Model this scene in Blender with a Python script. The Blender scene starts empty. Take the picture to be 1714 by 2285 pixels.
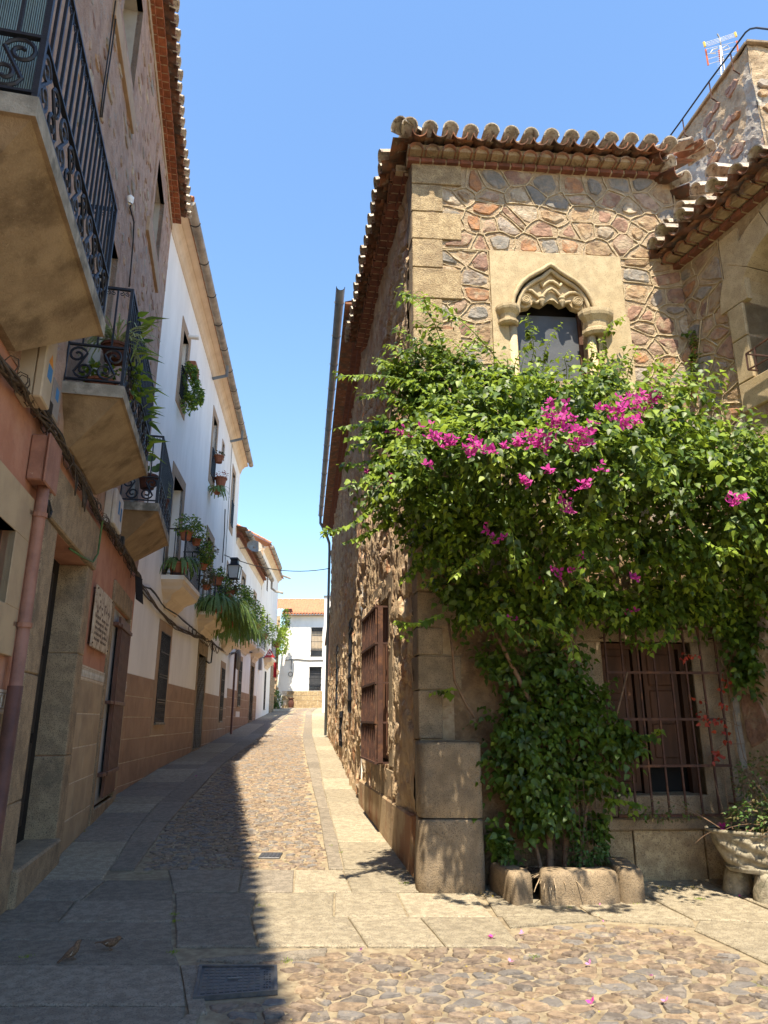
import bpy, math, random
import numpy as np
from mathutils import Vector, Matrix, Quaternion
random.seed(11)
rnd = random.random
def ru(a, b): return a + (b - a) * random.random()
S = bpy.context.scene
C = S.collection
# ---------------------------------------------------------------- camera, world, sun
CAMZ = 1.6
FPX = 1584.0
TH = math.atan((1605 - 1142.5) / FPX)
cam_d = bpy.data.cameras.new('camera')
cam = bpy.data.objects.new('camera', cam_d)
C.objects.link(cam)
cam.location = (0, 0, CAMZ)
cam.rotation_euler = (math.pi / 2 + TH, 0, 0)
cam_d.sensor_fit = 'VERTICAL'
cam_d.sensor_height = 24.0
cam_d.lens = 24.0 * FPX / 2285.0
cam_d.clip_end = 2000
S.camera = cam
SUNV = Vector((0.09, 1.0, -2.05)).normalized()
world = bpy.data.worlds.new('World')
S.world = world
world.use_nodes = True
wn = world.node_tree
bgn = wn.nodes['Background']
sky = wn.nodes.new('ShaderNodeTexSky')
sky.sky_type = 'NISHITA'
sky.sun_disc = False
sky.sun_elevation = math.radians(64)
sky.sun_rotation = math.radians(186)
sky.altitude = 400
sky.air_density = 1.7
sky.dust_density = 0.0
sky.ozone_density = 8.0
wn.links.new(sky.outputs[0], bgn.inputs[0])
bgn.inputs[1].default_value = 0.12
sun_d = bpy.data.lights.new('sun', 'SUN')
sun_d.energy = 5.0
sun_d.angle = math.radians(0.53)
sun_d.color = (1.0, 0.89, 0.71)
sun = bpy.data.objects.new('sun', sun_d)
C.objects.link(sun)
sun.rotation_euler = SUNV.to_track_quat('-Z', 'Y').to_euler()
sun.location = (-2, -20, 40)
S.view_settings.view_transform = 'Standard'
S.view_settings.look = 'None'
S.view_settings.gamma = 1
S.view_settings.use_curve_mapping = False
S.view_settings.exposure = 1.2
S.cycles.max_bounces = 8
S.cycles.diffuse_bounces = 5
S.cycles.transmission_bounces = 4
S.cycles.use_denoising = True
# ---------------------------------------------------------------- frames
GP = [(-400, 0), (7, 0), (9, .08), (11.5, .19), (14, .3), (17.3, .5), (22.7, .69), (30, .97), (51.6, 2.15), (58, 2.47), (90, 3.8), (900, 3.8)]
def g(y):
    for (a, b), (d, e) in zip(GP, GP[1:]):
        if y <= d: return b + (e - b) * (y - a) / (d - a)
    return GP[-1][1]
def ray(px, py):
    x = (px - 857) / FPX; y = (1142.5 - py) / FPX
    return Vector((x, math.cos(TH) - y * math.sin(TH), math.sin(TH) + y * math.cos(TH)))
class Fr:
    """vertical wall frame: u along the wall, v up, w out of the wall"""
    def __init__(s, O, U, ref):
        s.O = Vector((O[0], O[1], 0)); s.U = Vector((U[0], U[1], 0))
        n = Vector((U[1], -U[0], 0)).normalized()
        if n.dot(Vector((ref[0], ref[1], 0))) < 0: n = -n
        s.N = n
    def P(s, u, v, w=0): 
        p = s.O + s.U * u + s.N * w; p.z = v; return p
    def px(s, x, y, w=0):
        r = ray(x, y); o = Vector((0, 0, CAMZ)); q = s.O + s.N * w
        t = (q - o).dot(s.N) / r.dot(s.N); p = o + r * t
        d = (p - q); d.z = 0
        return d.dot(s.U) / s.U.dot(s.U), p.z
class GFr:
    N = Vector((0, 0, 1))
    def P(s, u, v, w=0): return Vector((u, v, g(v) + w))
    def px(s, x, y, w=0):
        r = ray(x, y)
        for i in range(8000):
            yy = .5 + i * .01; k = yy / r.y
            if CAMZ + r.z * k <= g(yy) + w: return r.x * k, yy
        return r.x * k, yy
class PFr:
    """plane at any tilt: origin and two axes"""
    def __init__(s, O, U, V): s.O = Vector(O); s.U = Vector(U); s.V = Vector(V); s.N = s.U.cross(s.V).normalized()
    def P(s, u, v, w=0): return s.O + s.U * u + s.V * v + s.N * w
G = GFr()
FA = Fr((0, 7.75 - .08 * .38), (1, .08), (0, -1))          # facade with the arched window, u = X
AW = Fr((1.558, 0), (-.152, 1), (-1, 0))                   # near street wall, u = Y
BW = Fr((1.018, 0), (-.11, 1), (-1, 0))                    # far street wall
PW = Fr((-1.8, 0), (-.218, 1), (1, 0))                     # pink house
WW = Fr((-3.463, 0), (-.1006, 1), (1, 0))                  # white house
W2 = Fr((-4.696, 0), (-.06, 1), (1, 0))                    # white house further up
WI = Fr((3.87, 8.03), (.3285 / 1.0526, -1 / 1.0526), (-1, -.33))   # wing, u towards the camera
EH = Fr((0, 58), (1, 0), (0, -1))
# ---------------------------------------------------------------- mesh helpers
class MB:
    def __init__(s): s.v = []; s.f = []; s.m = []
    def add(s, vs, fs, m=0):
        k = len(s.v); s.v.extend([tuple(a) for a in vs])
        s.f.extend([tuple(i + k for i in f) for f in fs]); s.m.extend([m] * len(fs)); return s
    def quad(s, a, b, c, d, m=0): return s.add([a, b, c, d], [(0, 1, 2, 3)], m)
    def box(s, fr, u0, u1, v0, v1, w0, w1, m=0, ch=0.0, j=0.0):
        if ch <= 0:
            vs = [fr.P(u, v, w) for w in (w0, w1) for v in (v0, v1) for u in (u0, u1)]
            return s.add(vs, [(0, 1, 3, 2), (4, 6, 7, 5), (0, 4, 5, 1), (2, 3, 7, 6), (0, 2, 6, 4), (1, 5, 7, 3)], m)
        u = (u0, u1); v = (v0, v1); w = (w0, w1); c = ch; vs = []; idx = {}
        for i in (0, 1):
            for jj in (0, 1):
                for k in (0, 1):
                    du = c if i == 0 else -c; dv = c if jj == 0 else -c; dw = c if k == 0 else -c
                    ja, jb, jc = (ru(-j, j), ru(-j, j), ru(-j, j)) if j else (0, 0, 0)
                    idx[i, jj, k] = len(vs)
                    vs += [fr.P(u[i] + ja, v[jj] + dv + jb, w[k] + dw + jc), fr.P(u[i] + du + ja, v[jj] + jb, w[k] + dw + jc), fr.P(u[i] + du + ja, v[jj] + dv + jb, w[k] + jc)]
        I = idx; fs = []
        for i in (0, 1):
            fs.append(tuple(I[i, a, b] for a, b in ((0, 0), (1, 0), (1, 1), (0, 1))))
            fs.append(tuple(I[a, i, b] + 1 for a, b in ((0, 0), (1, 0), (1, 1), (0, 1))))
            fs.append(tuple(I[a, b, i] + 2 for a, b in ((0, 0), (1, 0), (1, 1), (0, 1))))
        for a in (0, 1):
            for b in (0, 1):
                fs.append((I[a, b, 0], I[a, b, 1], I[a, b, 1] + 1, I[a, b, 0] + 1))
                fs.append((I[a, 0, b], I[a, 1, b], I[a, 1, b] + 2, I[a, 0, b] + 2))
                fs.append((I[0, a, b] + 1, I[1, a, b] + 1, I[1, a, b] + 2, I[0, a, b] + 2))
        for q in I.values(): fs.append((q, q + 1, q + 2))
        return s.add(vs, fs, m)
    def stone(s, fr, poly, w0, w1, inset=.14, m=0, j=.004, dome=.0):
        n = len(poly); cx = sum(p[0] for p in poly) / n; cy = sum(p[1] for p in poly) / n
        wm = w0 + .65 * (w1 - w0)
        r0 = [fr.P(p[0], p[1], w0) for p in poly]
        r1 = [fr.P(p[0] + (cx - p[0]) * .03, p[1] + (cy - p[1]) * .03, wm) for p in poly]
        r2 = [fr.P(p[0] + (cx - p[0]) * inset, p[1] + (cy - p[1]) * inset, w1 + ru(-j, j)) for p in poly]
        fs = []
        for i in range(n):
            k = (i + 1) % n
            fs += [(i, k, n + k, n + i), (n + i, n + k, 2 * n + k, 2 * n + i), (2 * n + i, 2 * n + k, 3 * n)]
        return s.add(r0 + r1 + r2 + [fr.P(cx + ru(-.01, .01), cy + ru(-.01, .01), w1 + dome + ru(-j, j))], fs, m)
    def prism(s, fr, poly, w0, w1, m=0):
        n = len(poly)
        vs = [fr.P(p[0], p[1], w0) for p in poly] + [fr.P(p[0], p[1], w1) for p in poly]
        return s.add(vs, [(i, (i + 1) % n, n + (i + 1) % n, n + i) for i in range(n)] + [tuple(range(n)), tuple(range(n, 2 * n))], m)
    def tube(s, path, r, n=6, m=0, cap=True, flat=1.0):
        path = [Vector(p) for p in path]; k = len(path)
        if k < 2: return s
        rs = r if isinstance(r, (list, tuple)) else [r] * k
        t0 = (path[1] - path[0]).normalized()
        up = Vector((0, 0, 1)) if abs(t0.z) < .9 else Vector((0, 1, 0))
        x = t0.cross(up).normalized(); vs = []
        for i, p in enumerate(path):
            t = (path[min(i + 1, k - 1)] - path[max(i - 1, 0)])
            if t.length < 1e-9: t = t0
            t.normalize(); x = (x - t * x.dot(t))
            if x.length < 1e-6: x = t.orthogonal()
            x.normalize(); y = t.cross(x)
            for a in range(n):
                q = 2 * math.pi * (a + .5) / n
                vs.append(p + (x * math.cos(q) + y * math.sin(q) * flat) * rs[i])
        fs = [(i * n + a, i * n + (a + 1) % n, (i + 1) * n + (a + 1) % n, (i + 1) * n + a) for i in range(k - 1) for a in range(n)]
        if cap: fs += [tuple(range(n)), tuple(range((k - 1) * n, k * n))]
        return s.add(vs, fs, m)
    def lathe(s, c, prof, n=12, m=0, sx=1, sy=1):
        c = Vector(c); vs = [c + Vector((r * math.cos(2 * math.pi * a / n) * sx, r * math.sin(2 * math.pi * a / n) * sy, z)) for r, z in prof for a in range(n)]
        k = len(prof); fs = [(i * n + a, i * n + (a + 1) % n, (i + 1) * n + (a + 1) % n, (i + 1) * n + a) for i in range(k - 1) for a in range(n)]
        return s.add(vs, fs + [tuple(range(n)), tuple(range((k - 1) * n, k * n))], m)
    def grid(s, fn, nu, nv, m=0):
        vs = [fn(i / nu, j / nv) for j in range(nv + 1) for i in range(nu + 1)]
        return s.add(vs, [(j * (nu + 1) + i, j * (nu + 1) + i + 1, (j + 1) * (nu + 1) + i + 1, (j + 1) * (nu + 1) + i) for j in range(nv) for i in range(nu)], m)
    def build(s, name, mats, parent=None, smooth=False, kind=None, label=None, at=None):
        if not isinstance(mats, (list, tuple)): mats = [mats]
        v = np.array(s.v, dtype=float)
        if at is None:
            lo = v.min(0); hi = v.max(0); base = Vector(((lo[0] + hi[0]) / 2, (lo[1] + hi[1]) / 2, lo[2]))
        else: base = Vector(at)
        me = bpy.data.meshes.new(name)
        me.from_pydata([tuple(a) for a in (v - np.array(base))], [], s.f)
        for q in mats: me.materials.append(q)
        if len(mats) > 1: me.polygons.foreach_set('material_index', s.m)
        if smooth: me.polygons.foreach_set('use_smooth', [True] * len(s.f))
        me.update()
        return link(name, me, base, parent, kind, label)
WL = {}
def link(name, me, base, parent=None, kind=None, label=None, rot=None):
    o = bpy.data.objects.new(name, me); C.objects.link(o)
    base = Vector(base)
    WL[o.name] = base
    if parent: o.parent = parent; o.location = base - WL[parent.name]
    else: o.location = base
    if rot is not None: o.rotation_euler = rot
    if kind: o['kind'] = kind
    if label: o['label'] = label
    return o
def thing(name, loc, label, cat, group=None):
    o = bpy.data.objects.new(name, None); C.objects.link(o); o.location = loc; WL[o.name] = Vector(loc)
    o.empty_display_size = .1
    o['label'] = label; o['category'] = cat
    if group: o['group'] = group
    return o
def tag(o, label, cat, group=None):
    o['label'] = label; o['category'] = cat
    if group: o['group'] = group
    return o
def holed(mb, fr, u0, u1, v0, v1, w, holes, depth=.25, m=0, mr=None, vf=None):
    """flat wall face with rectangular holes and their reveals"""
    us = sorted({u0, u1} | {h[0] for h in holes} | {h[1] for h in holes}); vs = sorted({v0, v1} | {h[2] for h in holes} | {h[3] for h in holes})
    for a, b in zip(us, us[1:]):
        for c, d in zip(vs, vs[1:]):
            mu, mv = (a + b) / 2, (c + d) / 2
            if mu < u0 or mu > u1 or mv < v0 or mv > v1: continue
            if any(h[0] < mu < h[1] and h[2] < mv < h[3] for h in holes): continue
            mb.quad(fr.P(a, c, w), fr.P(b, c, w), fr.P(b, d, w), fr.P(a, d, w), m)
    mr = m if mr is None else mr
    for h in holes:
        a, b, c, d = h[:4]; e = w - depth
        mb.quad(fr.P(a, c, w), fr.P(a, d, w), fr.P(a, d, e), fr.P(a, c, e), mr)
        mb.quad(fr.P(b, c, w), fr.P(b, d, w), fr.P(b, d, e), fr.P(b, c, e), mr)
        mb.quad(fr.P(a, d, w), fr.P(b, d, w), fr.P(b, d, e), fr.P(a, d, e), mr)
        mb.quad(fr.P(a, c, w), fr.P(b, c, w), fr.P(b, c, e), fr.P(a, c, e), mr)
    return mb
# value noise for meshes
_T = np.random.RandomState(5).rand(4096)
def vno(x, y, z=0.0):
    x = np.asarray(x, float); y = np.asarray(y, float); z = np.zeros_like(x) + z
    xi = np.floor(x).astype(np.int64); yi = np.floor(y).astype(np.int64); zi = np.floor(z).astype(np.int64)
    fx = x - xi; fy = y - yi; fz = z - zi
    fx = fx * fx * (3 - 2 * fx); fy = fy * fy * (3 - 2 * fy); fz = fz * fz * (3 - 2 * fz)
    h = lambda a, b, c: _T[((a * 7919) ^ (b * 104729) ^ (c * 1299721)) & 4095]
    r = 0
    for a in (0, 1):
        for b in (0, 1):
            for c in (0, 1):
                r = r + h(xi + a, yi + b, zi + c) * (fx if a else 1 - fx) * (fy if b else 1 - fy) * (fz if c else 1 - fz)
    return r
def fbm(x, y, o=4):
    s = 0; a = .5; t = 0
    for i in range(o): s = s + a * vno(x * 2 ** i + 17 * i, y * 2 ** i - 31 * i); t += a; a *= .5
    return s / t
def worley(x, y, seed=0):
    """jittered cells: distance to the border between the two nearest, and the cell's number"""
    xi = np.floor(x).astype(np.int64); yi = np.floor(y).astype(np.int64); d1 = np.full(x.shape, 9.); d2 = np.full(x.shape, 9.); idn = np.zeros(x.shape, np.int64)
    for a in (-1, 0, 1):
        for b in (-1, 0, 1):
            cx, cy = xi + a, yi + b; h = ((cx * 7919) ^ (cy * 104729) ^ (seed * 31)) & 4095
            px, py = cx + .1 + .8 * _T[h], cy + .1 + .8 * _T[(h * 13 + 7) & 4095]; d = np.hypot(px - x, py - y)
            n = d < d1; d2 = np.where(n, d1, np.minimum(d2, d)); idn = np.where(n, h, idn); d1 = np.where(n, d, d1)
    return d2 - d1, idn
# voronoi cells inside a rectangle / polygon mask
def clip(poly, a, b, c):
    out = []; n = len(poly)
    for i in range(n):
        p, q = poly[i], poly[(i + 1) % n]; dp = a * p[0] + b * p[1] - c; dq = a * q[0] + b * q[1] - c
        if dp <= 0: out.append(p)
        if (dp < 0 < dq) or (dq < 0 < dp):
            t = dp / (dp - dq); out.append((p[0] + (q[0] - p[0]) * t, p[1] + (q[1] - p[1]) * t))
    return out
def voro(seeds, R, bounds, gap, ax=1.0):
    """cells of seeds (x squeezed by ax), bounds = convex polygon; returns (seed, cell) list"""
    P = [(x / ax, y) for x, y in seeds]; B = [(x / ax, y) for x, y in bounds]
    cells = {}
    for i, p in enumerate(P): cells.setdefault((int(p[0] // R), int(p[1] // R)), []).append(i)
    out = []
    for i, p in enumerate(P):
        gx, gy = int(p[0] // R), int(p[1] // R); nb = []
        for a in range(-2, 3):
            for b in range(-2, 3):
                nb += cells.get((gx + a, gy + b), [])
        nb = sorted((j for j in nb if j != i), key=lambda j: (P[j][0] - p[0]) ** 2 + (P[j][1] - p[1]) ** 2)[:16]
        poly = list(B)
        poly = [(max(min(x, p[0] + 2 * R), p[0] - 2 * R), max(min(y, p[1] + 2 * R), p[1] - 2 * R)) for x, y in poly] if len(B) == 4 and B[0][1] == B[1][1] else poly
        for j in nb:
            q = P[j]; dx, dy = q[0] - p[0], q[1] - p[1]; L = math.hypot(dx, dy) or 1e-6
            c = (dx * (p[0] + q[0]) / 2 + dy * (p[1] + q[1]) / 2) / L - gap / 2
            poly = clip(poly, dx / L, dy / L, c)
            if len(poly) < 3: break
        if len(poly) >= 3: out.append((seeds[i], [(x * ax, y) for x, y in poly]))
    return out
def jgrid(x0, x1, y0, y1, sx, sy, j=.32):
    out = []; r = 0; y = y0 + sy / 2
    while y < y1:
        x = x0 + sx / 2 + (sx / 2 if r % 2 else 0) - sx * .25
        while x < x1: out.append((x + ru(-j, j) * sx, y + ru(-j, j) * sy)); x += sx
        y += sy; r += 1
    return out
def rnd_poly(poly, k=.25, mx=10):
    """cut the corners, drop tiny edges"""
    p = []
    for i in range(len(poly)):
        a = poly[i]; b = poly[(i + 1) % len(poly)]
        if math.hypot(a[0] - b[0], a[1] - b[1]) > .018: p.append(a)
    if len(p) < 3: return poly
    out = []
    n = len(p)
    for i in range(n):
        a, b = p[i], p[(i + 1) % n]
        out += [(a[0] + (b[0] - a[0]) * k, a[1] + (b[1] - a[1]) * k), (a[0] + (b[0] - a[0]) * (1 - k), a[1] + (b[1] - a[1]) * (1 - k))]
    while len(out) > mx:
        ds = [math.hypot(out[i][0] - out[(i + 1) % len(out)][0], out[i][1] - out[(i + 1) % len(out)][1]) for i in range(len(out))]
        out.pop(ds.index(min(ds)))
    return out
def area(p): return abs(sum(p[i][0] * p[(i + 1) % len(p)][1] - p[(i + 1) % len(p)][0] * p[i][1] for i in range(len(p)))) / 2
def inpoly(x, y, P):
    r = False
    for i in range(len(P)):
        (a, b), (c, d) = P[i], P[(i + 1) % len(P)]
        if (b > y) != (d > y) and x < (c - a) * (y - b) / (d - b) + a: r = not r
    return r
# ---------------------------------------------------------------- materials
def mat(name, c1, c2=None, scale=6, bump=.3, bs=40, rough=.9, speck=None, stain=None, vary=0.0, metal=0, detail=6, zs=1.0, spec=.3, lo=.35, hi=.65, transl=None, bd=.02, hue=0.0, stain2=None):
    m = bpy.data.materials.new(name); m.use_nodes = True; nt = m.node_tree; N = nt.nodes; L = nt.links
    b = N['Principled BSDF']; b.inputs['Roughness'].default_value = rough; b.inputs['Metallic'].default_value = metal
    b.inputs['Specular IOR Level'].default_value = spec
    geo = N.new('ShaderNodeNewGeometry'); mp = N.new('ShaderNodeMapping'); L.new(geo.outputs['Position'], mp.inputs[0]); mp.inputs['Scale'].default_value = (1, 1, zs)
    def noise(sc, det=detail, ro=.6, off=0):
        n = N.new('ShaderNodeTexNoise'); n.inputs['Scale'].default_value = sc; n.inputs['Detail'].default_value = det; n.inputs['Roughness'].default_value = ro
        if off:
            o = N.new('ShaderNodeVectorMath'); o.operation = 'ADD'; o.inputs[1].default_value = (off, off * 1.7, -off); L.new(mp.outputs[0], o.inputs[0]); L.new(o.outputs[0], n.inputs[0])
        else: L.new(mp.outputs[0], n.inputs[0])
        return n.outputs[0]
    def ramp(src, a, bb):
        r = N.new('ShaderNodeMapRange'); r.inputs[1].default_value = a; r.inputs[2].default_value = bb; r.interpolation_type = 'SMOOTHSTEP'; L.new(src, r.inputs[0]); return r.outputs[0]
    def mix(f, ca, cb):
        x = N.new('ShaderNodeMix'); x.data_type = 'RGBA'
        if isinstance(f, float): x.inputs[0].default_value = f
        else: L.new(f, x.inputs[0])
        for k, cc in ((6, ca), (7, cb)):
            if isinstance(cc, tuple): x.inputs[k].default_value = (*cc, 1)
            else: L.new(cc, x.inputs[k])
        return x.outputs[2]
    col = mix(ramp(noise(scale), lo, hi), c1, c2 or tuple(x * .75 for x in c1))
    for q, st in enumerate((stain, stain2)):
        if st: col = mix(mul(N, L, ramp(noise(st[1], 5, .65, 13.3 + 9 * q), st[2], st[3]), st[4] if len(st) > 4 else .8), col, st[0])
    if speck: col = mix(mul(N, L, ramp(noise(speck[1], 2, .5, 5.1), speck[2], speck[2] + .06), speck[3] if len(speck) > 3 else .7), col, speck[0])
    if vary or hue:
        oi = N.new('ShaderNodeObjectInfo'); hs = N.new('ShaderNodeHueSaturation'); mr = N.new('ShaderNodeMapRange')
        mr.inputs[3].default_value = 1 - vary; mr.inputs[4].default_value = 1 + vary; L.new(oi.outputs['Random'], mr.inputs[0]); L.new(mr.outputs[0], hs.inputs['Value']); L.new(col, hs.inputs['Color'])
        if hue:
            m2 = N.new('ShaderNodeMath'); m2.operation = 'MULTIPLY'; m2.inputs[1].default_value = 7.31; L.new(oi.outputs['Random'], m2.inputs[0])
            fr = N.new('ShaderNodeMath'); fr.operation = 'FRACT'; L.new(m2.outputs[0], fr.inputs[0])
            m3 = N.new('ShaderNodeMapRange'); m3.inputs[3].default_value = .5 - hue; m3.inputs[4].default_value = .5 + hue; L.new(fr.outputs[0], m3.inputs[0]); L.new(m3.outputs[0], hs.inputs['Hue'])
        col = hs.outputs[0]
    L.new(col, b.inputs['Base Color'])
    if bump:
        bn = N.new('ShaderNodeBump'); bn.inputs['Strength'].default_value = bump; bn.inputs['Distance'].default_value = bd
        L.new(noise(bs, 6, .65, 3.3), bn.inputs['Height']); L.new(bn.outputs[0], b.inputs['Normal'])
    if transl:
        t = N.new('ShaderNodeBsdfTranslucent'); L.new(col, t.inputs[0])
        if isinstance(transl, tuple):
            tm = mix(.65, col, transl[1]); L.new(tm, t.inputs[0]); f = transl[0]
        else: f = transl
        ms = N.new('ShaderNodeMixShader'); ms.inputs[0].default_value = f
        L.new(b.outputs[0], ms.inputs[1]); L.new(t.outputs[0], ms.inputs[2]); L.new(ms.outputs[0], N['Material Output'].inputs[0])
    return m
def mul(N, L, s, k):
    x = N.new('ShaderNodeMath'); x.operation = 'MULTIPLY'; L.new(s, x.inputs[0]); x.inputs[1].default_value = k; return x.outputs[0]
M = {}
dk = (.05, .045, .04)
M['mortar'] = mat('mortar', (.53, .41, .27), (.40, .295, .185), 9, 1.0, 34, stain=((.2, .14, .09), 2.2, .55, .72, .6), stain2=((.34, .18, .10), 7, .58, .68, .6), bd=.04)
M['ridge'] = mat('pointing', (.60, .49, .32), (.46, .36, .22), 14, .8, 60)
M['granite'] = mat('granite', (.50, .385, .225), (.36, .265, .15), 9, 1.0, 55, speck=((.17, .12, .07), 75, .55, .65), stain=((.22, .16, .10), 2.4, .5, .7, .6), stain2=((.27, .19, .11), 20, .55, .68, .6), vary=.12, bd=.02, lo=.4, hi=.6)
M['granite_grey'] = mat('granite_grey', (.33, .25, .16), (.22, .165, .105), 5, .9, 70, speck=((.08, .065, .05), 120, .56, .7), stain=((.14, .115, .09), 2.0, .48, .7, .6), vary=.08, bd=.01)
M['arch'] = mat('carved_granite', (.53, .425, .26), (.43, .335, .20), 8, .7, 90, speck=((.19, .14, .085), 95, .57, .55), stain=((.27, .22, .15), 1.3, .52, .75, .5), bd=.006)
SC = [('slate', (.13, .15, .155), (.25, .25, .23)), ('rust', (.42, .17, .055), (.27, .13, .07)), ('dusty', (.34, .18, .125), (.20, .10, .07)), ('cream', (.52, .45, .34), (.36, .28, .19)),
      ('wine', (.16, .08, .07), (.24, .12, .09)), ('tan', (.40, .27, .14), (.26, .16, .085)), ('grey', (.30, .28, .25), (.22, .18, .15)), ('rose', (.42, .29, .21), (.30, .19, .13))]
ST = []
bl_ = lambda a, b, t: tuple(x * (1 - t) + y * t for x, y in zip(a, b))
for n_, a_, b_ in SC:
    a_, b_ = bl_(a_, (.48, .36, .25), .25), bl_(b_, (.38, .27, .185), .3)
    ST.append(mat('stone_' + n_, a_, b_, 9, .9, 22, stain=((.42, .33, .22), 5, .50, .66, .85), stain2=((.16, .12, .09), 14, .58, .68, .6), vary=.14, bd=.03, lo=.4, hi=.6))
M['render_rough'] = mat('rough_render', (.56, .42, .26), (.38, .26, .155), 5, 1.0, 26, stain=((.36, .19, .10), 1.1, .5, .66, .75), stain2=((.44, .37, .28), 2.3, .52, .68, .7), zs=.6, bd=.04)
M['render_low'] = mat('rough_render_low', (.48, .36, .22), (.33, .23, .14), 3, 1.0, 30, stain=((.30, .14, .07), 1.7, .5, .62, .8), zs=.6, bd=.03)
CB = []
for n_, a_, b_ in [('a', (.25, .19, .14), (.15, .11, .085)), ('b', (.19, .17, .15), (.12, .105, .095)), ('c', (.27, .195, .13), (.18, .13, .088)), ('d', (.21, .16, .12), (.13, .10, .078)), ('e', (.14, .135, .135), (.20, .185, .17)), ('f', (.28, .20, .125), (.19, .135, .09))]:
    a_, b_ = bl_(a_, (.25, .19, .13), .2), bl_(b_, (.15, .115, .08), .2)
    CB.append(mat('cobble_' + n_, a_, b_, 14, .8, 50, .7, vary=.16, stain=((.38, .30, .20), 9, .53, .68, .75), stain2=((.07, .06, .05), 22, .58, .68, .5), bd=.02, spec=.4, lo=.42, hi=.58))
M['joint'] = mat('sandy_joint', (.46, .38, .25), (.32, .25, .165), 12, .9, 90, stain=((.17, .13, .09), 3, .5, .7, .6), stain2=((.16, .17, .06), 1.9, .62, .72, .6), bd=.03)
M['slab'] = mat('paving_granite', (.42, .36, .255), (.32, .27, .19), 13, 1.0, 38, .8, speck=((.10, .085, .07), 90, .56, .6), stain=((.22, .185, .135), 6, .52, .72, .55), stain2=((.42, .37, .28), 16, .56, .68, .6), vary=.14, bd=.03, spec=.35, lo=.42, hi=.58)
M['slab_dark'] = mat('paving_granite_dark', (.31, .265, .205), (.23, .195, .15), 13, 1.0, 38, .75, speck=((.08, .07, .06), 90, .56, .6), stain=((.16, .135, .105), 6, .52, .72, .55), stain2=((.30, .27, .22), 18, .60, .7, .6), vary=.14, bd=.03, spec=.35, lo=.42, hi=.58)  # darker copy of the paving granite, on the left and in kerb strips
M['tile'] = mat('clay_tile', (.36, .16, .085), (.22, .10, .06), 7, .6, 50, stain=((.13, .10, .075), 5, .42, .62, .8), stain2=((.45, .39, .30), 9, .56, .68, .6), vary=.18, bd=.01)
M['tile_lichen'] = mat('lichen_tile', (.62, .57, .47), (.40, .32, .24), 11, .8, 50, stain=((.10, .075, .06), 13, .53, .66, .8), stain2=((.34, .17, .10), 4, .6, .75, .5), vary=.14, bd=.015)
M['tile_end'] = mat('orange_tile', (.55, .23, .11), (.42, .17, .08), 6, .4, 50, stain=((.25, .13, .08), 3, .5, .7, .5), vary=.15, bd=.01)
M['brick'] = mat('brick', (.36, .13, .06), (.25, .085, .045), 9, .7, 60, stain=((.14, .07, .045), 6, .5, .7, .6), vary=.2, bd=.01)
M['brick_dark'] = mat('cornice_brick', (.22, .085, .055), (.14, .06, .04), 9, .7, 60, vary=.2, bd=.01)
M['pinkwall'] = mat('pink_rubble_mortar', (.50, .345, .26), (.38, .25, .18), 4, 1.0, 30, stain=((.27, .16, .12), 4.5, .54, .62, .6), stain2=((.36, .32, .28), 7, .56, .63, .6), bd=.04)
M['pinkplaster'] = mat('terracotta_plaster', (.47, .235, .155), (.39, .18, .115), 3, .5, 18, stain=((.50, .28, .19), 1.6, .5, .72, .7), stain2=((.22, .10, .06), 3.1, .58, .74, .6), bd=.015)
M['dado'] = mat('ochre_dado', (.42, .32, .20), (.34, .255, .165), 2.5, .3, 60, stain=((.19, .145, .10), 1.7, .52, .75, .5), bd=.008, vary=.05)
M['dado_w'] = mat('brown_dado', (.40, .265, .17), (.33, .21, .135), 2.5, .3, 60, stain=((.19, .125, .085), 1.4, .5, .75, .55), bd=.008, vary=.06)
M['whiteline'] = mat('white_joint', (.66, .58, .47), (.5, .42, .33), 10, .2, 50)
M['white'] = mat('white_wall', (.88, .86, .81), (.80, .78, .73), 1.6, .25, 14, stain=((.52, .50, .46), 1.1, .58, .8, .45), stain2=((.46, .38, .27), 4.0, .70, .78, .5), zs=.35, bd=.02)
M['cream'] = mat('cream_cornice', (.72, .60, .45), (.64, .52, .38), 2, .15, 30, stain=((.45, .36, .26), 2, .55, .75, .4), bd=.01)
M['frame_brown'] = mat('painted_surround', (.40, .285, .185), (.34, .235, .15), 3, .2, 50, vary=.05, bd=.006)
M['lintel'] = mat('granite_jamb', (.42, .315, .195), (.29, .215, .135), 7, .8, 90, speck=((.10, .085, .065), 110, .54, .75), stain=((.13, .105, .075), 1.6, .5, .68, .6), bd=.012)
M['reveal_dark'] = mat('dark_interior', (.02, .018, .016), (.012, .011, .01), 3, 0)
M['soffit'] = mat('balcony_render', (.33, .25, .16), (.24, .175, .11), 3, .8, 60, stain=((.09, .06, .035), 1.5, .48, .66, .7), speck=((.5, .4, .27), 120, .66, .5), bd=.012)
M['slabedge'] = mat('balcony_edge', (.36, .33, .27), (.22, .20, .16), 6, .6, 60, stain=((.10, .095, .075), 3, .48, .62, .8), bd=.01)
M['iron'] = mat('black_iron', (.012, .014, .02), (.02, .02, .025), 10, .2, 60, .45, spec=.5, metal=.2)
M['iron_rust'] = mat('rusted_iron', (.085, .038, .026), (.05, .023, .017), 10, .5, 60, .75, spec=.4, stain=((.20, .09, .04), 7, .5, .7, .6), bd=.004)
M['zinc'] = mat('zinc', (.22, .22, .21), (.15, .15, .145), 4, .2, 40, .5, metal=.5, spec=.5, bd=.004)
M['gutter_grey'] = mat('fibre_gutter', (.40, .36, .30), (.26, .235, .20), 3, .2, 40, .7, stain=((.14, .13, .115), 2.4, .45, .65, .6))
M['pipe_blue'] = mat('blue_grey_pipe', (.23, .29, .35), (.17, .21, .26), 3, .1, 40, .5)
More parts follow.
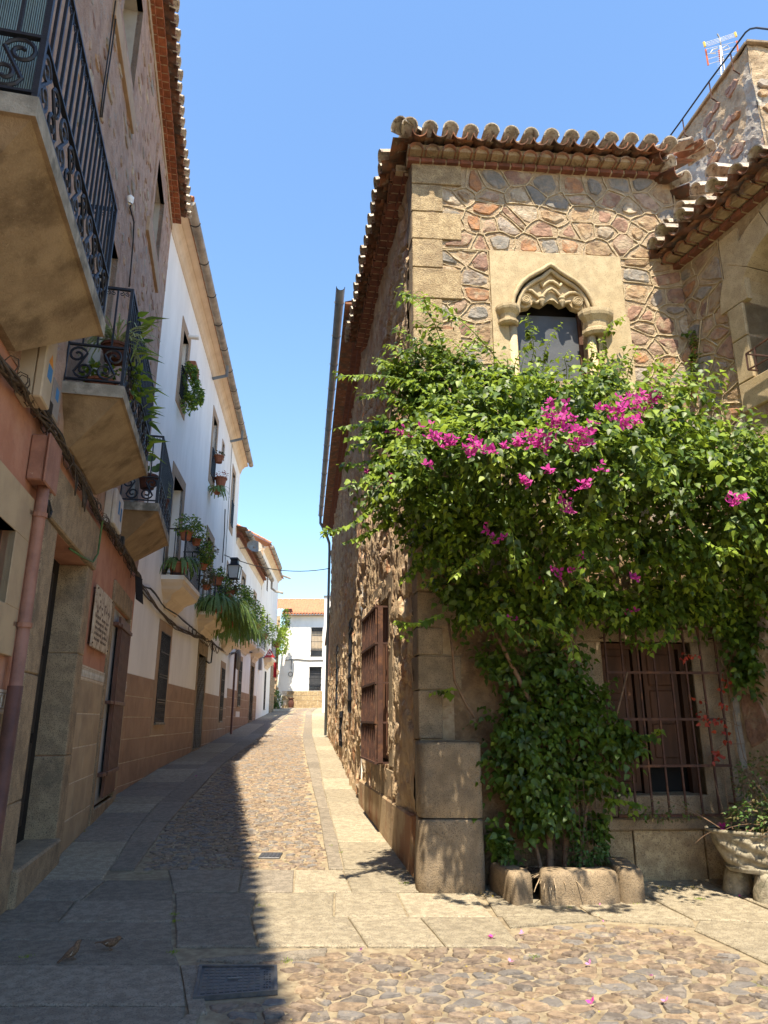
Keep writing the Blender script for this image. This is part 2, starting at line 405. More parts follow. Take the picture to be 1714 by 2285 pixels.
M['wood'] = mat('aged_wood', (.10, .045, .024), (.055, .026, .015), 8, .6, 40, .7, zs=.15, bd=.006)
M['shutter'] = mat('brown_shutter', (.20, .095, .055), (.12, .055, .035), 6, .5, 30, .75, zs=.12, bd=.006, stain=((.30, .17, .10), 3, .55, .7, .4))
M['door_grey'] = mat('blue_grey_door', (.40, .43, .46), (.33, .36, .38), 3, .1, 40, .6)
M['metal_brown'] = mat('brown_painted_metal', (.15, .065, .042), (.10, .045, .03), 6, .2, 40, .55, spec=.4)
M['blind'] = mat('grey_blind', (.10, .105, .115), (.075, .08, .09), 2, .1, 30, .5)
M['glass'] = mat('window_glass', (.05, .06, .07), (.03, .035, .04), 2, 0, 10, .08, spec=.8)
M['pot'] = mat('terracotta_pot', (.38, .14, .07), (.28, .10, .05), 8, .3, 60, .85, vary=.2, bd=.004)
M['pot_dark'] = mat('brown_pot', (.12, .045, .03), (.08, .032, .022), 8, .3, 60, .7, bd=.004)
M['soil'] = mat('soil', (.07, .05, .035), (.04, .03, .022), 20, 1, 60, 1)
M['box_beige'] = mat('beige_box', (.44, .36, .26), (.37, .30, .21), 3, .1, 40, .6, stain=((.2, .15, .1), 4, .6, .75, .5))
M['box_grey'] = mat('grey_box', (.28, .26, .24), (.22, .20, .185), 3, .1, 40, .6)
M['box_white'] = mat('white_box', (.62, .60, .57), (.5, .47, .43), 3, .1, 40, .5, stain=((.2, .15, .1), 5, .6, .7, .6))
M['pipe_pink'] = mat('terracotta_pipe', (.34, .165, .11), (.25, .12, .08), 6, .3, 40, .6, stain=((.5, .36, .27), 6, .62, .7, .7))
M['cable'] = mat('dusty_cable', (.10, .075, .055), (.055, .042, .033), 14, .4, 60, .75, bd=.005)
M['cable_dark'] = mat('black_cable', (.015, .014, .014), (.03, .028, .025), 14, .1, 60, .6)
M['cable_green'] = mat('green_cable', (.10, .19, .06), (.07, .13, .05), 14, .1, 60, .6)
M['sticker_blue'] = mat('blue_sticker', (.06, .20, .42), (.05, .17, .36), 30, 0)
M['sticker_orange'] = mat('orange_sticker', (.55, .22, .03), (.5, .2, .03), 30, 0)
M['plaque'] = mat('stained_plaque', (.58, .50, .37), (.42, .33, .23), 7, .3, 50, .6, stain=((.16, .09, .055), 9, .50, .62, .85), bd=.004)
M['plaque_text'] = mat('plaque_lettering', (.07, .045, .035), None, 8, 0)
M['paper'] = mat('pale_sticker', (.66, .60, .40), (.6, .55, .36), 8, 0)
M['lampglass'] = mat('milky_lamp_glass', (.70, .70, .66), (.62, .62, .58), 2, 0, 10, .3)
M['red'] = mat('red_paint', (.42, .02, .03), (.36, .02, .02), 6, 0, 10, .5)
M['signwhite'] = mat('sign_white', (.75, .73, .70), None, 3, 0, 10, .5)
M['lichen_stone'] = mat('lichen_stone', (.36, .32, .235), (.20, .17, .12), 12, .8, 60, stain=((.13, .12, .08), 10, .5, .62, .7), stain2=((.50, .46, .35), 22, .58, .68, .5), bd=.015)
M['leaf'] = mat('bougainvillea_leaf', (.068, .125, .012), (.022, .048, .006), 6, 0, 10, .48, spec=.4, transl=(.22, (.26, .36, .02)), stain=((.19, .28, .03), 9, .5, .7, .7))
M['leaf_new_lit'] = mat('young_lit_leaf', (.26, .35, .035), (.16, .25, .022), 8, 0, 10, .5, spec=.35, transl=(.36, (.42, .55, .06)))  # young growth, also the painted sunlit tone of the vine's upper shoots
M['bract'] = mat('magenta_bract', (.52, .04, .30), (.40, .03, .22), 30, 0, 10, .6, transl=(.3, (.75, .08, .45)), vary=.1)
M['stem'] = mat('woody_stem', (.24, .15, .09), (.15, .095, .06), 20, .6, 60, .9, bd=.006)
M['stem_green'] = mat('green_stem', (.20, .26, .06), (.16, .2, .05), 20, 0)
M['plant'] = mat('pot_plant_leaf', (.09, .17, .04), (.05, .105, .025), 9, 0, 10, .5, transl=(.25, (.25, .4, .06)), stain=((.16, .22, .08), 7, .5, .7, .7))
M['spider'] = mat('spider_leaf', (.13, .22, .05), (.08, .15, .035), 12, 0, 10, .45, transl=(.3, (.3, .42, .08)), stain=((.45, .50, .25), 40, .5, .6, .4))
M['variegated'] = mat('variegated_leaf', (.42, .46, .26), (.20, .28, .10), 60, 0, 10, .45, transl=(.3, (.45, .5, .15)))
M['redleaf'] = mat('red_vine_leaf', (.42, .07, .03), (.30, .03, .03), 20, 0, 10, .5, transl=(.3, (.6, .12, .05)))
M['dryplant'] = mat('brownish_foliage', (.15, .11, .05), (.09, .09, .035), 12, 0, 10, .6, transl=(.2, (.3, .25, .1)))
M['petal'] = mat('fallen_petal', (.72, .10, .42), (.6, .06, .34), 30, 0, 10, .6, transl=.3, vary=.1)
M['petal_pale'] = mat('pale_petal', (.70, .30, .58), (.6, .22, .5), 30, 0, 10, .6, transl=.3)
M['cast'] = mat('cast_iron', (.10, .10, .105), (.065, .065, .07), 20, .3, 60, .5, metal=.4, spec=.5, stain=((.17, .14, .10), 9, .5, .7, .5), bd=.004)
M['alu'] = mat('aluminium', (.6, .62, .64), (.5, .5, .52), 5, 0, 10, .4, metal=.6)
M['yellow'] = mat('yellow_cap', (.75, .55, .15), None, 5, 0)
M['orange'] = mat('orange_reflector', (.55, .14, .06), None, 5, 0)
M['feather'] = mat('brown_feathers', (.24, .14, .08), (.06, .042, .03), 120, .4, 200, .9, bd=.003)
M['feather_pale'] = mat('pale_feathers', (.5, .43, .35), (.2, .16, .12), 90, .3, 200, .9)
M['cyanblind'] = mat('ribbed_pale_blue_blind', (.45, .60, .62), (.38, .52, .55), 4, 0, 10, .5)
M['yellowleaf'] = mat('dry_debris', (.42, .33, .06), (.28, .2, .05), 60, 0)
M['low_shade_render'] = mat('brown_shade_render', (.31, .205, .115), (.20, .13, .075), 6, 1.0, 30, stain=((.12, .08, .05), 2.5, .5, .66, .7), stain2=((.42, .32, .20), 8, .58, .68, .5), bd=.03)  # brown tone of the low wall, darkened with painted shade
# ---------------------------------------------------------------- sky is the world; ground, street, paving
def lerpt(T, y):
    if y <= T[0][0]: return T[0][1]
    for (a, b), (d, e) in zip(T, T[1:]):
        if y <= d: return b + (e - b) * (y - a) / (d - a)
    return T[-1][1]
mb = MB()
ys = [-400, -40, 0, 3, 5, 7, 8, 9, 11.5, 14, 17.3, 22.7, 30, 40, 51.6, 58, 75, 90, 200, 900]
xs = [-400, -60, -10, -5, 0, 5, 10, 60, 400]
vs = [Vector((x, y, g(y) - .004)) for y in ys for x in xs]
mb.add(vs, [(j * len(xs) + i, j * len(xs) + i + 1, (j + 1) * len(xs) + i + 1, (j + 1) * len(xs) + i) for j in range(len(ys) - 1) for i in range(len(xs) - 1)])
ground = mb.build('ground', M['joint'], kind='structure', at=(0, 0, 0)); ground['label'] = 'sandy mortar bed under the granite slabs and cobbles of the sloping street'
def wallL(y): return -1.8 - .218 * y if y < 13.3 else (-3.463 - .1006 * y if y < 30.4 else -4.696 - .06 * y)
def wallR(y): return 1.558 - .152 * y if y < 12.8 else 1.018 - .11 * y
CLo = [(6.3, -2.62), (8, -2.85), (10.3, -3.34), (12.4, -3.72), (19.8, -4.55), (30, -5.5), (50, -6.9), (58, -7.4)]
CLi = [(8, -2.6), (10.6, -3.03), (12.4, -3.28), (18.6, -3.95), (28, -4.75), (50, -6.3), (58, -6.8)]
CR = [(8, -.55), (8.6, -.62), (12.16, -1.05), (18.56, -1.9), (28.3, -3.1), (50, -5.3), (58, -5.6)]
CRo = [(8, -.40), (8.7, -.46), (10.3, -.65), (14.7, -1.18), (20, -1.75), (30, -2.9), (50, -4.9), (58, -5.2)]
VJ = [(3, -.85), (4.5, -1.08), (5.2, -1.25), (5.76, -1.52), (6.64, -1.76), (7.45, -1.98), (8.3, -2.3)]
paving = thing('pavement', (0, 6, 0), 'granite slab pavement along both sides of the street and across its foot', 'pavement'); del paving['category']
paving['kind'] = 'structure'
def slab(poly, m, w=.014, gap=.005, parent=None, name='paving_slab'):
    n = len(poly); cx = sum(p[0] for p in poly) / n; cy = sum(p[1] for p in poly) / n
    q = []
    for i in range(n):
        a, b = poly[i], poly[(i + 1) % n]
        L = math.hypot(b[0] - a[0], b[1] - a[1]); k = 2 if L > .5 else 1
        for t in range(k + 0):
            f = t / k; x = a[0] + (b[0] - a[0]) * f; y = a[1] + (b[1] - a[1]) * f
            d = math.hypot(cx - x, cy - y) or 1
            s = gap * (1.3 if t == 0 else 1) + ru(0, .008)
            q.append((x + (cx - x) / d * s + ru(-.004, .004), y + (cy - y) / d * s + ru(-.004, .004)))
    b = MB(); w += ru(-.004, .004); nn = len(q)
    r0 = [G.P(x, y, -.02) for x, y in q]; r1 = [G.P(x, y, w - .008) for x, y in q]
    r2 = [G.P(x + (cx - x) * .03, y + (cy - y) * .03, w) for x, y in q]
    fs = []
    for i in range(nn):
        k = (i + 1) % nn; fs += [(i, k, nn + k, nn + i), (nn + i, nn + k, 2 * nn + k, 2 * nn + i)]
    fs.append(tuple(range(2 * nn, 3 * nn)))
    b.add(r0 + r1 + r2, fs); b.build(name, m, parent or paving)
SL = [M['slab'], M['slab'], M['slab_dark']]
def sm(): return random.choice(SL)
# left walkway
rows = [2.6, 3.35, 4.05, 4.74, 5.44, 6.02, 6.5, 7.18, 7.9]
for a, b in zip(rows, rows[1:]):
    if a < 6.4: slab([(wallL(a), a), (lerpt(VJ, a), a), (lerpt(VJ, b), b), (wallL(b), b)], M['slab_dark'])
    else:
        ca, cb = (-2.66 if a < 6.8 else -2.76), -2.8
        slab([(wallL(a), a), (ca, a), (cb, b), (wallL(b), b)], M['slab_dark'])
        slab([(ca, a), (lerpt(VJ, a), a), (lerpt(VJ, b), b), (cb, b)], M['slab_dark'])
y = 7.9
while y < 57:
    d = ru(.75, 1.1) if y < 20 else ru(1.2, 2.2)
    a, b = y, min(y + d, 57.5); oa, ob = lerpt(CLo, a), lerpt(CLo, b); la, lb = wallL(a), wallL(b)
    if oa - la > 1.05 and rnd() < .55:
        f = ru(.4, .65); slab([(la, a), (la + (oa - la) * f, a), (lb + (ob - lb) * f, b), (lb, b)], sm()); slab([(la + (oa - la) * f, a), (oa, a), (ob, b), (lb + (ob - lb) * f, b)], sm())
    else: slab([(la, a), (oa, a), (ob, b), (lb, b)], sm())
    y = b + .001
y = 8.3
while y < 57:
    d = ru(1.0, 1.8) if y < 30 else 4; a, b = y, min(y + d, 57.5)
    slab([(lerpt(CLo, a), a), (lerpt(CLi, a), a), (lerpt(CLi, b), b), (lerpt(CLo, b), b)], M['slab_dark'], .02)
    y = b + .001
y = 8.35
while y < 57:
    d = ru(.9, 1.6) if y < 30 else 4; a, b = y, min(y + d, 57.5)
    slab([(lerpt(CR, a), a), (lerpt(CRo, a), a), (lerpt(CRo, b), b), (lerpt(CR, b), b)], M['slab_dark'], .02)
    y = b + .001
y = 8.35
while y < 57:
    d = ru(1.1, 1.7) if y < 30 else 3.5; a, b = y, min(y + d, 57.5)
    wa, wb = (wallR(a) if a < 29 else wallR(29) - .045 * (a - 29)), (wallR(b) if b < 29 else wallR(29) - .045 * (b - 29))
    oa, ob = lerpt(CRo, a), lerpt(CRo, b)
    if wa - oa > .3:
        slab([(oa, a), (wa, a), (wb, b), (ob, b)], M['slab'])
    y = b + .001
# cross bands
def band(y0, y1, xs0, xs1):
    for i in range(len(xs0) - 1):
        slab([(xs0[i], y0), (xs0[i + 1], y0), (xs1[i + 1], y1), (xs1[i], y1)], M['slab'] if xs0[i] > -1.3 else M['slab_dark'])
band(7.47, 8.32, [-2.0, -1.38, -.86, -.30, .36], [-2.3, -1.5, -.95, -.44, .28])
band(6.68, 7.45, [-1.76, -1.12, -.42, .20, .92], [-1.98, -1.2, -.47, .12, .86])
band(5.85, 6.66, [-1.52, -.92, -.12, .45, 1.0], [-1.76, -1.12, -.3, .3, .95])
slab([(-1.30, 5.55), (-.40, 5.82), (-.40, 5.62), (-.95, 5.50)], M['slab_dark'])
slab([(-1.24, 4.0), (-.98, 4.0), (-1.03, 4.62), (-1.1, 4.62)], M['slab_dark']); slab([(-1.1, 4.62), (-1.03, 4.62), (-1.0, 4.64), (-1.24, 5.46), (-1.38, 5.46)], M['slab_dark'])
# apron in front of the facade and strip on the right
slab([(.95, 6.7), (1.75, 6.72), (1.60, 7.75), (.92, 7.75)], M['slab'])
slab([(1.0, 6.36), (1.80, 6.58), (1.75, 6.7), (.98, 6.68)], M['slab'])
slab([(1.77, 6.72), (2.55, 6.6), (2.35, 7.85), (1.62, 7.78)], M['slab'])
slab([(2.57, 6.6), (3.4, 6.45), (3.2, 7.95), (2.37, 7.85)], M['slab'])
slab([(3.42, 6.45), (4.6, 6.2), (4.3, 8.05), (3.22, 7.95)], M['slab'])
slab([(1.82, 6.58), (2.5, 6.38), (2.56, 6.58), (1.8, 6.7)], M['slab'])
slab([(2.44, 6.3), (2.62, 5.4), (3.5, 5.55), (3.4, 6.43), (2.58, 6.56)], M['slab'])
slab([(3.52, 5.5), (4.8, 5.3), (4.6, 6.18), (3.42, 6.42)], M['slab'])
slab([(2.64, 5.38), (3.0, 4.3), (3.9, 4.5), (3.52, 5.5)], M['slab'])
slab([(3.02, 4.28), (3.5, 3.2), (4.6, 3.4), (3.92, 4.48)], M['slab'])
slab([(3.94, 4.5), (5.2, 4.6), (4.8, 5.28), (3.54, 5.5)], M['slab'])
# cobbles
cob = []
SQ = [(-1.20, 5.60), (-.43, 5.78), (.53, 5.88), (1.0, 6.30), (1.80, 6.52), (2.38, 6.33), (2.56, 5.5), (2.95, 4.3), (3.45, 3.0), (-1.0, 2.6), (-1.0, 4.60)]
GR = [(-1.245, 5.42), (-.71, 5.42), (-.64, 4.93), (-1.14, 4.82)]
def cells(poly, sx, sy, gap, ax, j=.36):
    x0 = min(p[0] for p in poly); x1 = max(p[0] for p in poly); y0 = min(p[1] for p in poly); y1 = max(p[1] for p in poly)
    sd = jgrid(x0 - sx, x1 + sx, y0 - sy, y1 + sy, sx, sy, j)
    return voro(sd, sy * 1.5, [(x0 - 1, y0 - 1), (x1 + 1, y0 - 1), (x1 + 1, y1 + 1), (x0 - 1, y1 + 1)], gap, ax)
for (sx_, sy_), cc in cells(SQ, .165, .104, .014, 1.5, .46):
    if not all(inpoly(x, y, SQ) for x, y in cc[::2]) or any(inpoly(x, y, GR) for x, y in cc) or inpoly(sx_, sy_, GR): continue
    if inpoly(sx_, sy_, SQ): cob.append((cc, sy_))
LN = [(lerpt(CLi, yy), yy) for yy in (8.35, 10.6, 12.4, 18.6, 28, 50, 57)] + [(lerpt(CR, yy), yy) for yy in (57, 50, 28.3, 18.56, 12.16, 8.6, 8.35)]
for (y0, y1, sx, sy) in ((8.35, 13, .135, .09), (13, 30, .17, .115), (30, 57, .34, .26)):
    for (sx_, sy_), cc in cells([(-7.5 if y0 > 20 else -5.2, y0), (-.4, y1)], sx, sy, .013, 1.45, .46):
        if y0 <= sy_ < y1 and inpoly(sx_, sy_, LN) and sum(inpoly(x, y, LN) for x, y in cc) >= len(cc) - 1: cob.append((cc, sy_))
MH = (-1.46, -1.17, 8.86, 9.16)
cob = [(c, y) for c, y in cob if not any(MH[0] < p[0] < MH[1] and MH[2] < p[1] < MH[3] for p in c)]
cob.sort(key=lambda a: a[1] if a[1] > 4.4 else 99)
street = thing('cobbled_street', (-.5, 9, .08), 'cobbled strip climbing between the granite slabs', 'street'); del street['category']; street['kind'] = 'structure'
for i, (c, y) in enumerate(cob[:300]):
    b = MB(); p = rnd_poly(c, .13, 8); k_ = ru(.84, 1.04); cx_, cy_ = sum(q[0] for q in p) / len(p), sum(q[1] for q in p) / len(p); p = [(cx_ + (q[0] - cx_) * k_ + ru(-.008, .008), cy_ + (q[1] - cy_) * k_ + ru(-.006, .006)) for q in p]
    b.stone(G, p, -.02, ru(.004, .014), ru(.08, .2), j=.004, dome=.001); b.build('cobble', CB[int(rnd() ** 1.1 * 6)], street, smooth=False)
b = MB()
for c, y in cob[300:]:
    p = rnd_poly(c, .22, 7); k = int(rnd() * 6)
    if y < 14: b.stone(G, p, -.02, ru(.004, .016), .16, m=k, j=.004, dome=.001)
    else:
        n = len(p); cx = sum(q[0] for q in p) / n; cy = sum(q[1] for q in p) / n
        b.add([G.P(q[0], q[1], -.01) for q in p] + [G.P(q[0] + (cx - q[0]) * .2, q[1] + (cy - q[1]) * .2, ru(.006, .016)) for q in p], [(i, (i + 1) % n, n + (i + 1) % n, n + i) for i in range(n)] + [tuple(range(n, 2 * n))], k)
b.build('far_cobbles', CB, street, smooth=False, kind='stuff')
# little debris and dry petals in the joints
b = MB()
for i in range(900):
    x, y = ru(-.6, 3.2), ru(3.2, 6.6)
    if not inpoly(x, y, SQ) or fbm(x * 2.2, y * 2.2, 2) < .5: continue
    s = ru(.004, .011); a = ru(0, 6.3); c0 = G.P(x, y, .012)
    b.add([c0 + Vector((math.cos(a + q) * s, math.sin(a + q) * s * ru(.4, 1), ru(0, .006))) for q in (0, 2, 4)], [(0, 1, 2)])
o = b.build('dry_leaf_litter', M['yellowleaf'], kind='stuff'); o['label'] = 'tiny dry yellow leaf litter between the foreground cobbles'
# drain cover
dc = thing('drain_cover', G.P(-.94, 5.12, 0), 'rectangular cast iron drain cover with a raised grid of small squares beside the cobbles', 'drain cover')
def bil(P4, u, v):
    a, b_, c, d = P4; x = (a[0] * (1 - u) + b_[0] * u) * (1 - v) + (d[0] * (1 - u) + c[0] * u) * v; y = (a[1] * (1 - u) + b_[1] * u) * (1 - v) + (d[1] * (1 - u) + c[1] * u) * v
    return x, y
GC = [(-1.235, 5.405), (-.715, 5.405), (-.645, 4.94), (-1.13, 4.83)]
def gp(poly, w0, w1, mbx): mbx.prism(G, [bil(GC, u, v) for u, v in poly], w0, w1)
b = MB(); fw = .04
for r in ([(0, 0), (1, 0), (1, fw), (0, fw)], [(0, 1 - fw), (1, 1 - fw), (1, 1), (0, 1)], [(0, fw), (fw, fw), (fw, 1 - fw), (0, 1 - fw)], [(1 - fw, fw), (1, fw), (1, 1 - fw), (1 - fw, 1 - fw)]): gp(r, 0, .026, b)
b.build('cover_frame', M['cast'], dc)
b = MB(); gp([(fw, fw), (1 - fw, fw), (1 - fw, 1 - fw), (fw, 1 - fw)], 0, .013, b); b.build('cover_plate', M['cast'], dc)
b = MB()
for i in range(10):
    for j in range(8):
        u0 = .08 + i * .072; v0 = .09 + j * .103
        if j in (3, 4) and 4 <= i <= 5: continue
        gp([(u0, v0), (u0 + .054, v0), (u0 + .054, v0 + .082), (u0, v0 + .082)], .013, .021, b)
o = b.build('tread_square', M['cast'], dc, kind='stuff')
b = MB(); gp([(.38, .44), (.56, .44), (.56, .48), (.38, .48)], .021, .0235, b); b.build('handle_slot', M['zinc'], dc)
b = MB()
for j in range(9):   # worn raised letters up the side
    v0 = .09 + j * .095
    for q in range(3):
        u0 = .83 + q * .035
        if (j * 3 + q) % 5: gp([(u0, v0 + ru(0, .02)), (u0 + .018, v0), (u0 + .018, v0 + ru(.03, .06)), (u0, v0 + .05)], .013, .019, b)
b.build('raised_lettering', M['cast'], dc, kind='stuff')
mh = thing('utility_cover', G.P(-1.31, 9.0, 0), 'small worn iron utility cover set among the street cobbles', 'utility cover')
b = MB(); b.box(G, -1.44, -1.19, 8.88, 9.14, -.01, .012, ch=.006); b.build('cover_plate', M['cast'], mh)
b = MB()
for i in range(5): b.box(G, -1.41 + i * .045, -1.39 + i * .045, 8.92, 9.10, .012, .018)
b.build('tread_bars', M['cast'], mh)
# ---------------------------------------------------------------- stone house on the corner
def rect_px(fr, x0, y0, x1, y1, w=0):
    a = fr.px(x0, y0, w); b = fr.px(x1, y1, w); return min(a[0], b[0]), max(a[0], b[0]), min(a[1], b[1]), max(a[1], b[1])
def stone_pick(): 
    return random.choices(ST, [2, 2.4, 2.6, 2.2, .7, 2.6, 1.3, 2.2])[0]
house = thing('stone_house', (2.2, 7.9, 0), 'rubble stone corner house with ogee arched window, tiled eaves and rough street wall', 'house')
ZT = 8.66      # wall top under the cornice
b = MB()
ax0, az1 = FA.px(1090, 563); ax1, _ = FA.px(1379, 573)
OU0, _ = FA.px(1155, 750); OU1, _ = FA.px(1311, 760); _, OZ1 = FA.px(1230, 600); _, OZ0 = FA.px(1230, 850)
LW = rect_px(FA, 1345, 1432, 1553, 1774)
LW = (FA.px(1352, 1600)[0], FA.px(1556, 1600)[0], FA.px(1450, 1774)[1], FA.px(1450, 1433)[1])
holed(b, FA, .38, 3.9, -.3, ZT + .5, 0, [(OU0, OU1, OZ0, OZ1), LW], .35)
front = b.build('front_wall', M['mortar'], house)
b = MB(); holed(b, FA, .74, 3.9, -.3, 3.35, .004, [LW], .02); b.build('low_shade_coat', M['low_shade_render'], front)  # thin skin whose darker colour paints the shade under the vine
# rubble stones with raised pointing
def rubble(fr, region, sx, sy, parent, ax=1.15, gap=.04, w=(.004, .022), ridge=True, skip=None, rname='raised_pointing', drop=.0, big=.0):
    x0 = min(p[0] for p in region); x1 = max(p[0] for p in region); y0 = min(p[1] for p in region); y1 = max(p[1] for p in region)
    sd = [p for p in jgrid(x0, x1, y0, y1, sx * .93, sy * .9, .44) if inpoly(p[0], p[1], region) and rnd() > .12]
    cs = voro(sd, sy * 1.7, region, gap, ax)
    rb = MB(); seen = set()
    full = voro(sd, sy * 1.7, region, 0, ax)
    for (sd_, c), (_, f) in zip(cs, full):
        if skip and skip(sd_): continue
        if area(c) < .004: continue
        k = ru(.70, 1.02); cx, cy = sd_
        q = [(cx + (p[0] - cx) * k + ru(-.024, .024), cy + (p[1] - cy) * k + ru(-.022, .022)) for p in c]
        if rnd() >= drop:
            s = MB(); s.stone(fr, rnd_poly(q, ru(.16, .28), 9), -.01, ru(*w), ru(.05, .3), j=.007); s.build('stone', stone_pick(), parent)
        if ridge:
            for i in range(len(f)):
                a, e = f[i], f[(i + 1) % len(f)]
                if math.hypot(a[0] - e[0], a[1] - e[1]) < .03: continue
                key = tuple(sorted(((round(a[0], 2), round(a[1], 2)), (round(e[0], 2), round(e[1], 2)))))
                if key in seen: continue
                seen.add(key)
                m_ = ((a[0] + e[0]) / 2 + ru(-.015, .015), (a[1] + e[1]) / 2 + ru(-.015, .015))
                rb.tube([fr.P(a[0], a[1], .006), fr.P(m_[0] * .5 + a[0] * .5 + ru(-.008, .008), m_[1] * .5 + a[1] * .5 + ru(-.008, .008), .008), fr.P(m_[0], m_[1], .009), fr.P(m_[0] * .5 + e[0] * .5 + ru(-.008, .008), m_[1] * .5 + e[1] * .5 + ru(-.008, .008), .008), fr.P(e[0], e[1], .006)], [ru(.004, .011) for _ in range(5)], 5, cap=False)
    if ridge and rb.v: rb.build(rname, M['ridge'], parent, smooth=True, kind='stuff')
quL = .74
rubble(FA, [(quL - .2, az1 + .02), (3.92, az1 + .02), (3.92, ZT), (quL - .2, ZT)], .34, .27, front)
rubble(FA, [(ax1 + .02, 3.2), (3.92, 3.2), (3.92, az1), (ax1 + .02, az1)], .29, .26, front)
rubble(FA, [(quL - .2, 3.0), (ax0 - .01, 3.0), (ax0 - .01, az1), (quL - .2, az1)], .27, .27, front)
rubble(FA, [(LW[1] + .38, .2), (3.92, .2), (3.92, 3.18), (LW[1] + .38, 3.18)], .42, .36, front, ridge=False)
# quoins
qy = [356, 413, 474, 535, 599, 667, 733, 800, 868, 938, 1010, 1085, 1160, 1240, 1320, 1400, 1462, 1540, 1650, 1740]
qz = [FA.px(930, y)[1] for y in qy]
for i in range(len(qz) - 1):
    wd = (FA.px(1027, qy[i])[0] - .38) if i % 2 == 0 else (FA.px(986, qy[i])[0] - .38)
    if i == 0: wd = FA.px(1027, 356)[0] - .38
    z1, z0 = qz[i] - .008, qz[i + 1] + .008
    s = MB(); s.box(FA, .36, .38 + wd, z0, z1, -.2, .03 + ru(0, .006), ch=.008, j=.003); s.build('quoin', M['granite'] if i < 14 else M['granite_grey'], front)
# carved panel with ogee opening
def ppx(pts, w=0): return [FA.px(x, y, w) for x, y in pts]
r5 = lambda x, y: (1080 + x / 4.88, 570 + y / 4.88)
arcL = [(310, 640), (312, 530), (330, 440), (370, 360), (420, 290), (490, 235), (570, 190), (640, 155), (690, 118), (725, 100)]
arcR = [(725, 100), (765, 125), (820, 170), (900, 222), (990, 275), (1060, 335), (1120, 400), (1170, 480), (1205, 560), (1222, 660)]
arc = [r5(*p) for p in arcL + arcR[1:]]
pw = .045
A0 = [FA.px(x, y, pw) for x, y in arc]
zc = A0[0][1]; zr = A0[-1][1]
b = MB()
n = len(A0)
outer = []
for i, (u, z) in enumerate(A0):
    t = i / (n - 1)
    if i < 4: outer.append((ax0, zc + (az1 - zc) * (i / 3) ** 1.0 if i else zc))
    elif i >= n - 4: outer.append((ax1, zr + (az1 - zr) * ((n - 1 - i) / 3)))
    else: outer.append((ax0 + (ax1 - ax0) * (i - 3) / (n - 7), az1))
for i in range(n - 1):
    b.quad(FA.P(*outer[i], pw), FA.P(*outer[i + 1], pw), FA.P(*A0[i + 1], pw), FA.P(*A0[i], pw))
    b.quad(FA.P(*A0[i], pw), FA.P(*A0[i + 1], pw), FA.P(*A0[i + 1], -.2), FA.P(*A0[i], -.2))
    b.quad(FA.P(*outer[i], pw), FA.P(*outer[i + 1], pw), FA.P(*outer[i + 1], -.02), FA.P(*outer[i], -.02))
# jambs below the springing
jl0 = FA.px(1092, 800)[0]; jl1 = OU0 + .01; jr0 = OU1 - .01; jr1 = FA.px(1392, 800)[0]
b.box(FA, ax0, A0[0][0], OZ0 - .3, zc, -.2, pw); b.box(FA, A0[-1][0], ax1 + .04, OZ0 - .3, zr, -.2, pw)
surround = b.build('window_surround', M['arch'], house)
def sweep(name, pts, w, r, parent=surround, m='arch', n=7):
    t = MB(); t.tube([FA.P(*FA.px(x, y, w), w) for x, y in pts], r, n); return t.build(name, M[m], parent, smooth=True)
sweep('arch_moulding', arc, .05, .030)
inner = [r5(*p) for p in [(368, 620), (372, 540), (392, 462), (430, 390), (490, 325), (560, 280), (640, 240), (690, 195), (725, 165), (765, 195), (820, 240), (900, 290), (975, 335), (1040, 390), (1095, 460), (1130, 540), (1150, 640)]]
sweep('arch_moulding', inner, .01, .030)
mid = [((a[0] + c[0]) / 2, (a[1] + c[1]) / 2) for a, c in zip([arc[0], arc[2], arc[4], arc[6], arc[7], arc[9], arc[11], arc[12], arc[14], arc[16], arc[18]], [inner[0], inner[2], inner[4], inner[5], inner[6], inner[8], inner[10], inner[11], inner[13], inner[14], inner[16]])]
t = MB()
for k_ in range(len(inner) - 1):
    pass
# tracery plate between the inner arch and the lobed lower edge
low = [r5(*p) for p in [(378, 560), (430, 575), (500, 560), (545, 505), (585, 540), (640, 545), (680, 500), (735, 470), (790, 505), (815, 545), (880, 545), (905, 500), (945, 560), (1010, 590), (1075, 590), (1120, 560)]]
b = MB(); k = len(inner); lw = [];
for i in range(k):
    t = i / (k - 1) * (len(low) - 1); a = int(min(t, len(low) - 2)); f = t - a
    lw.append((low[a][0] + (low[a + 1][0] - low[a][0]) * f, low[a][1] + (low[a + 1][1] - low[a][1]) * f))
for wv in (-.03,):
    I = [FA.px(x, y, wv) for x, y in inner]; Lo = [FA.px(x, y, wv) for x, y in lw]
    for i in range(k - 1):
        b.quad(FA.P(*I[i], wv), FA.P(*I[i + 1], wv), FA.P(*Lo[i + 1], wv), FA.P(*Lo[i], wv))
        b.quad(FA.P(*Lo[i], wv), FA.P(*Lo[i + 1], wv), FA.P(*Lo[i + 1], -.12), FA.P(*Lo[i], -.12))
b.build('tracery', M['arch'], surround)
ribs = [[(430, 400), (470, 375), (520, 385), (560, 420), (600, 460), (625, 470), (650, 430), (690, 385), (735, 362), (780, 390), (815, 430), (850, 465), (880, 440), (930, 410), (990, 405), (1040, 425), (1085, 480)],
        [(620, 300), (640, 345), (670, 310), (710, 285), (750, 285), (790, 310), (825, 345), (840, 310)],
        [(530, 500), (570, 520), (600, 500)], [(870, 520), (905, 510), (945, 505)]]
for r_ in ribs: sweep('tracery_rib', [r5(*p) for p in r_], .0, .022)
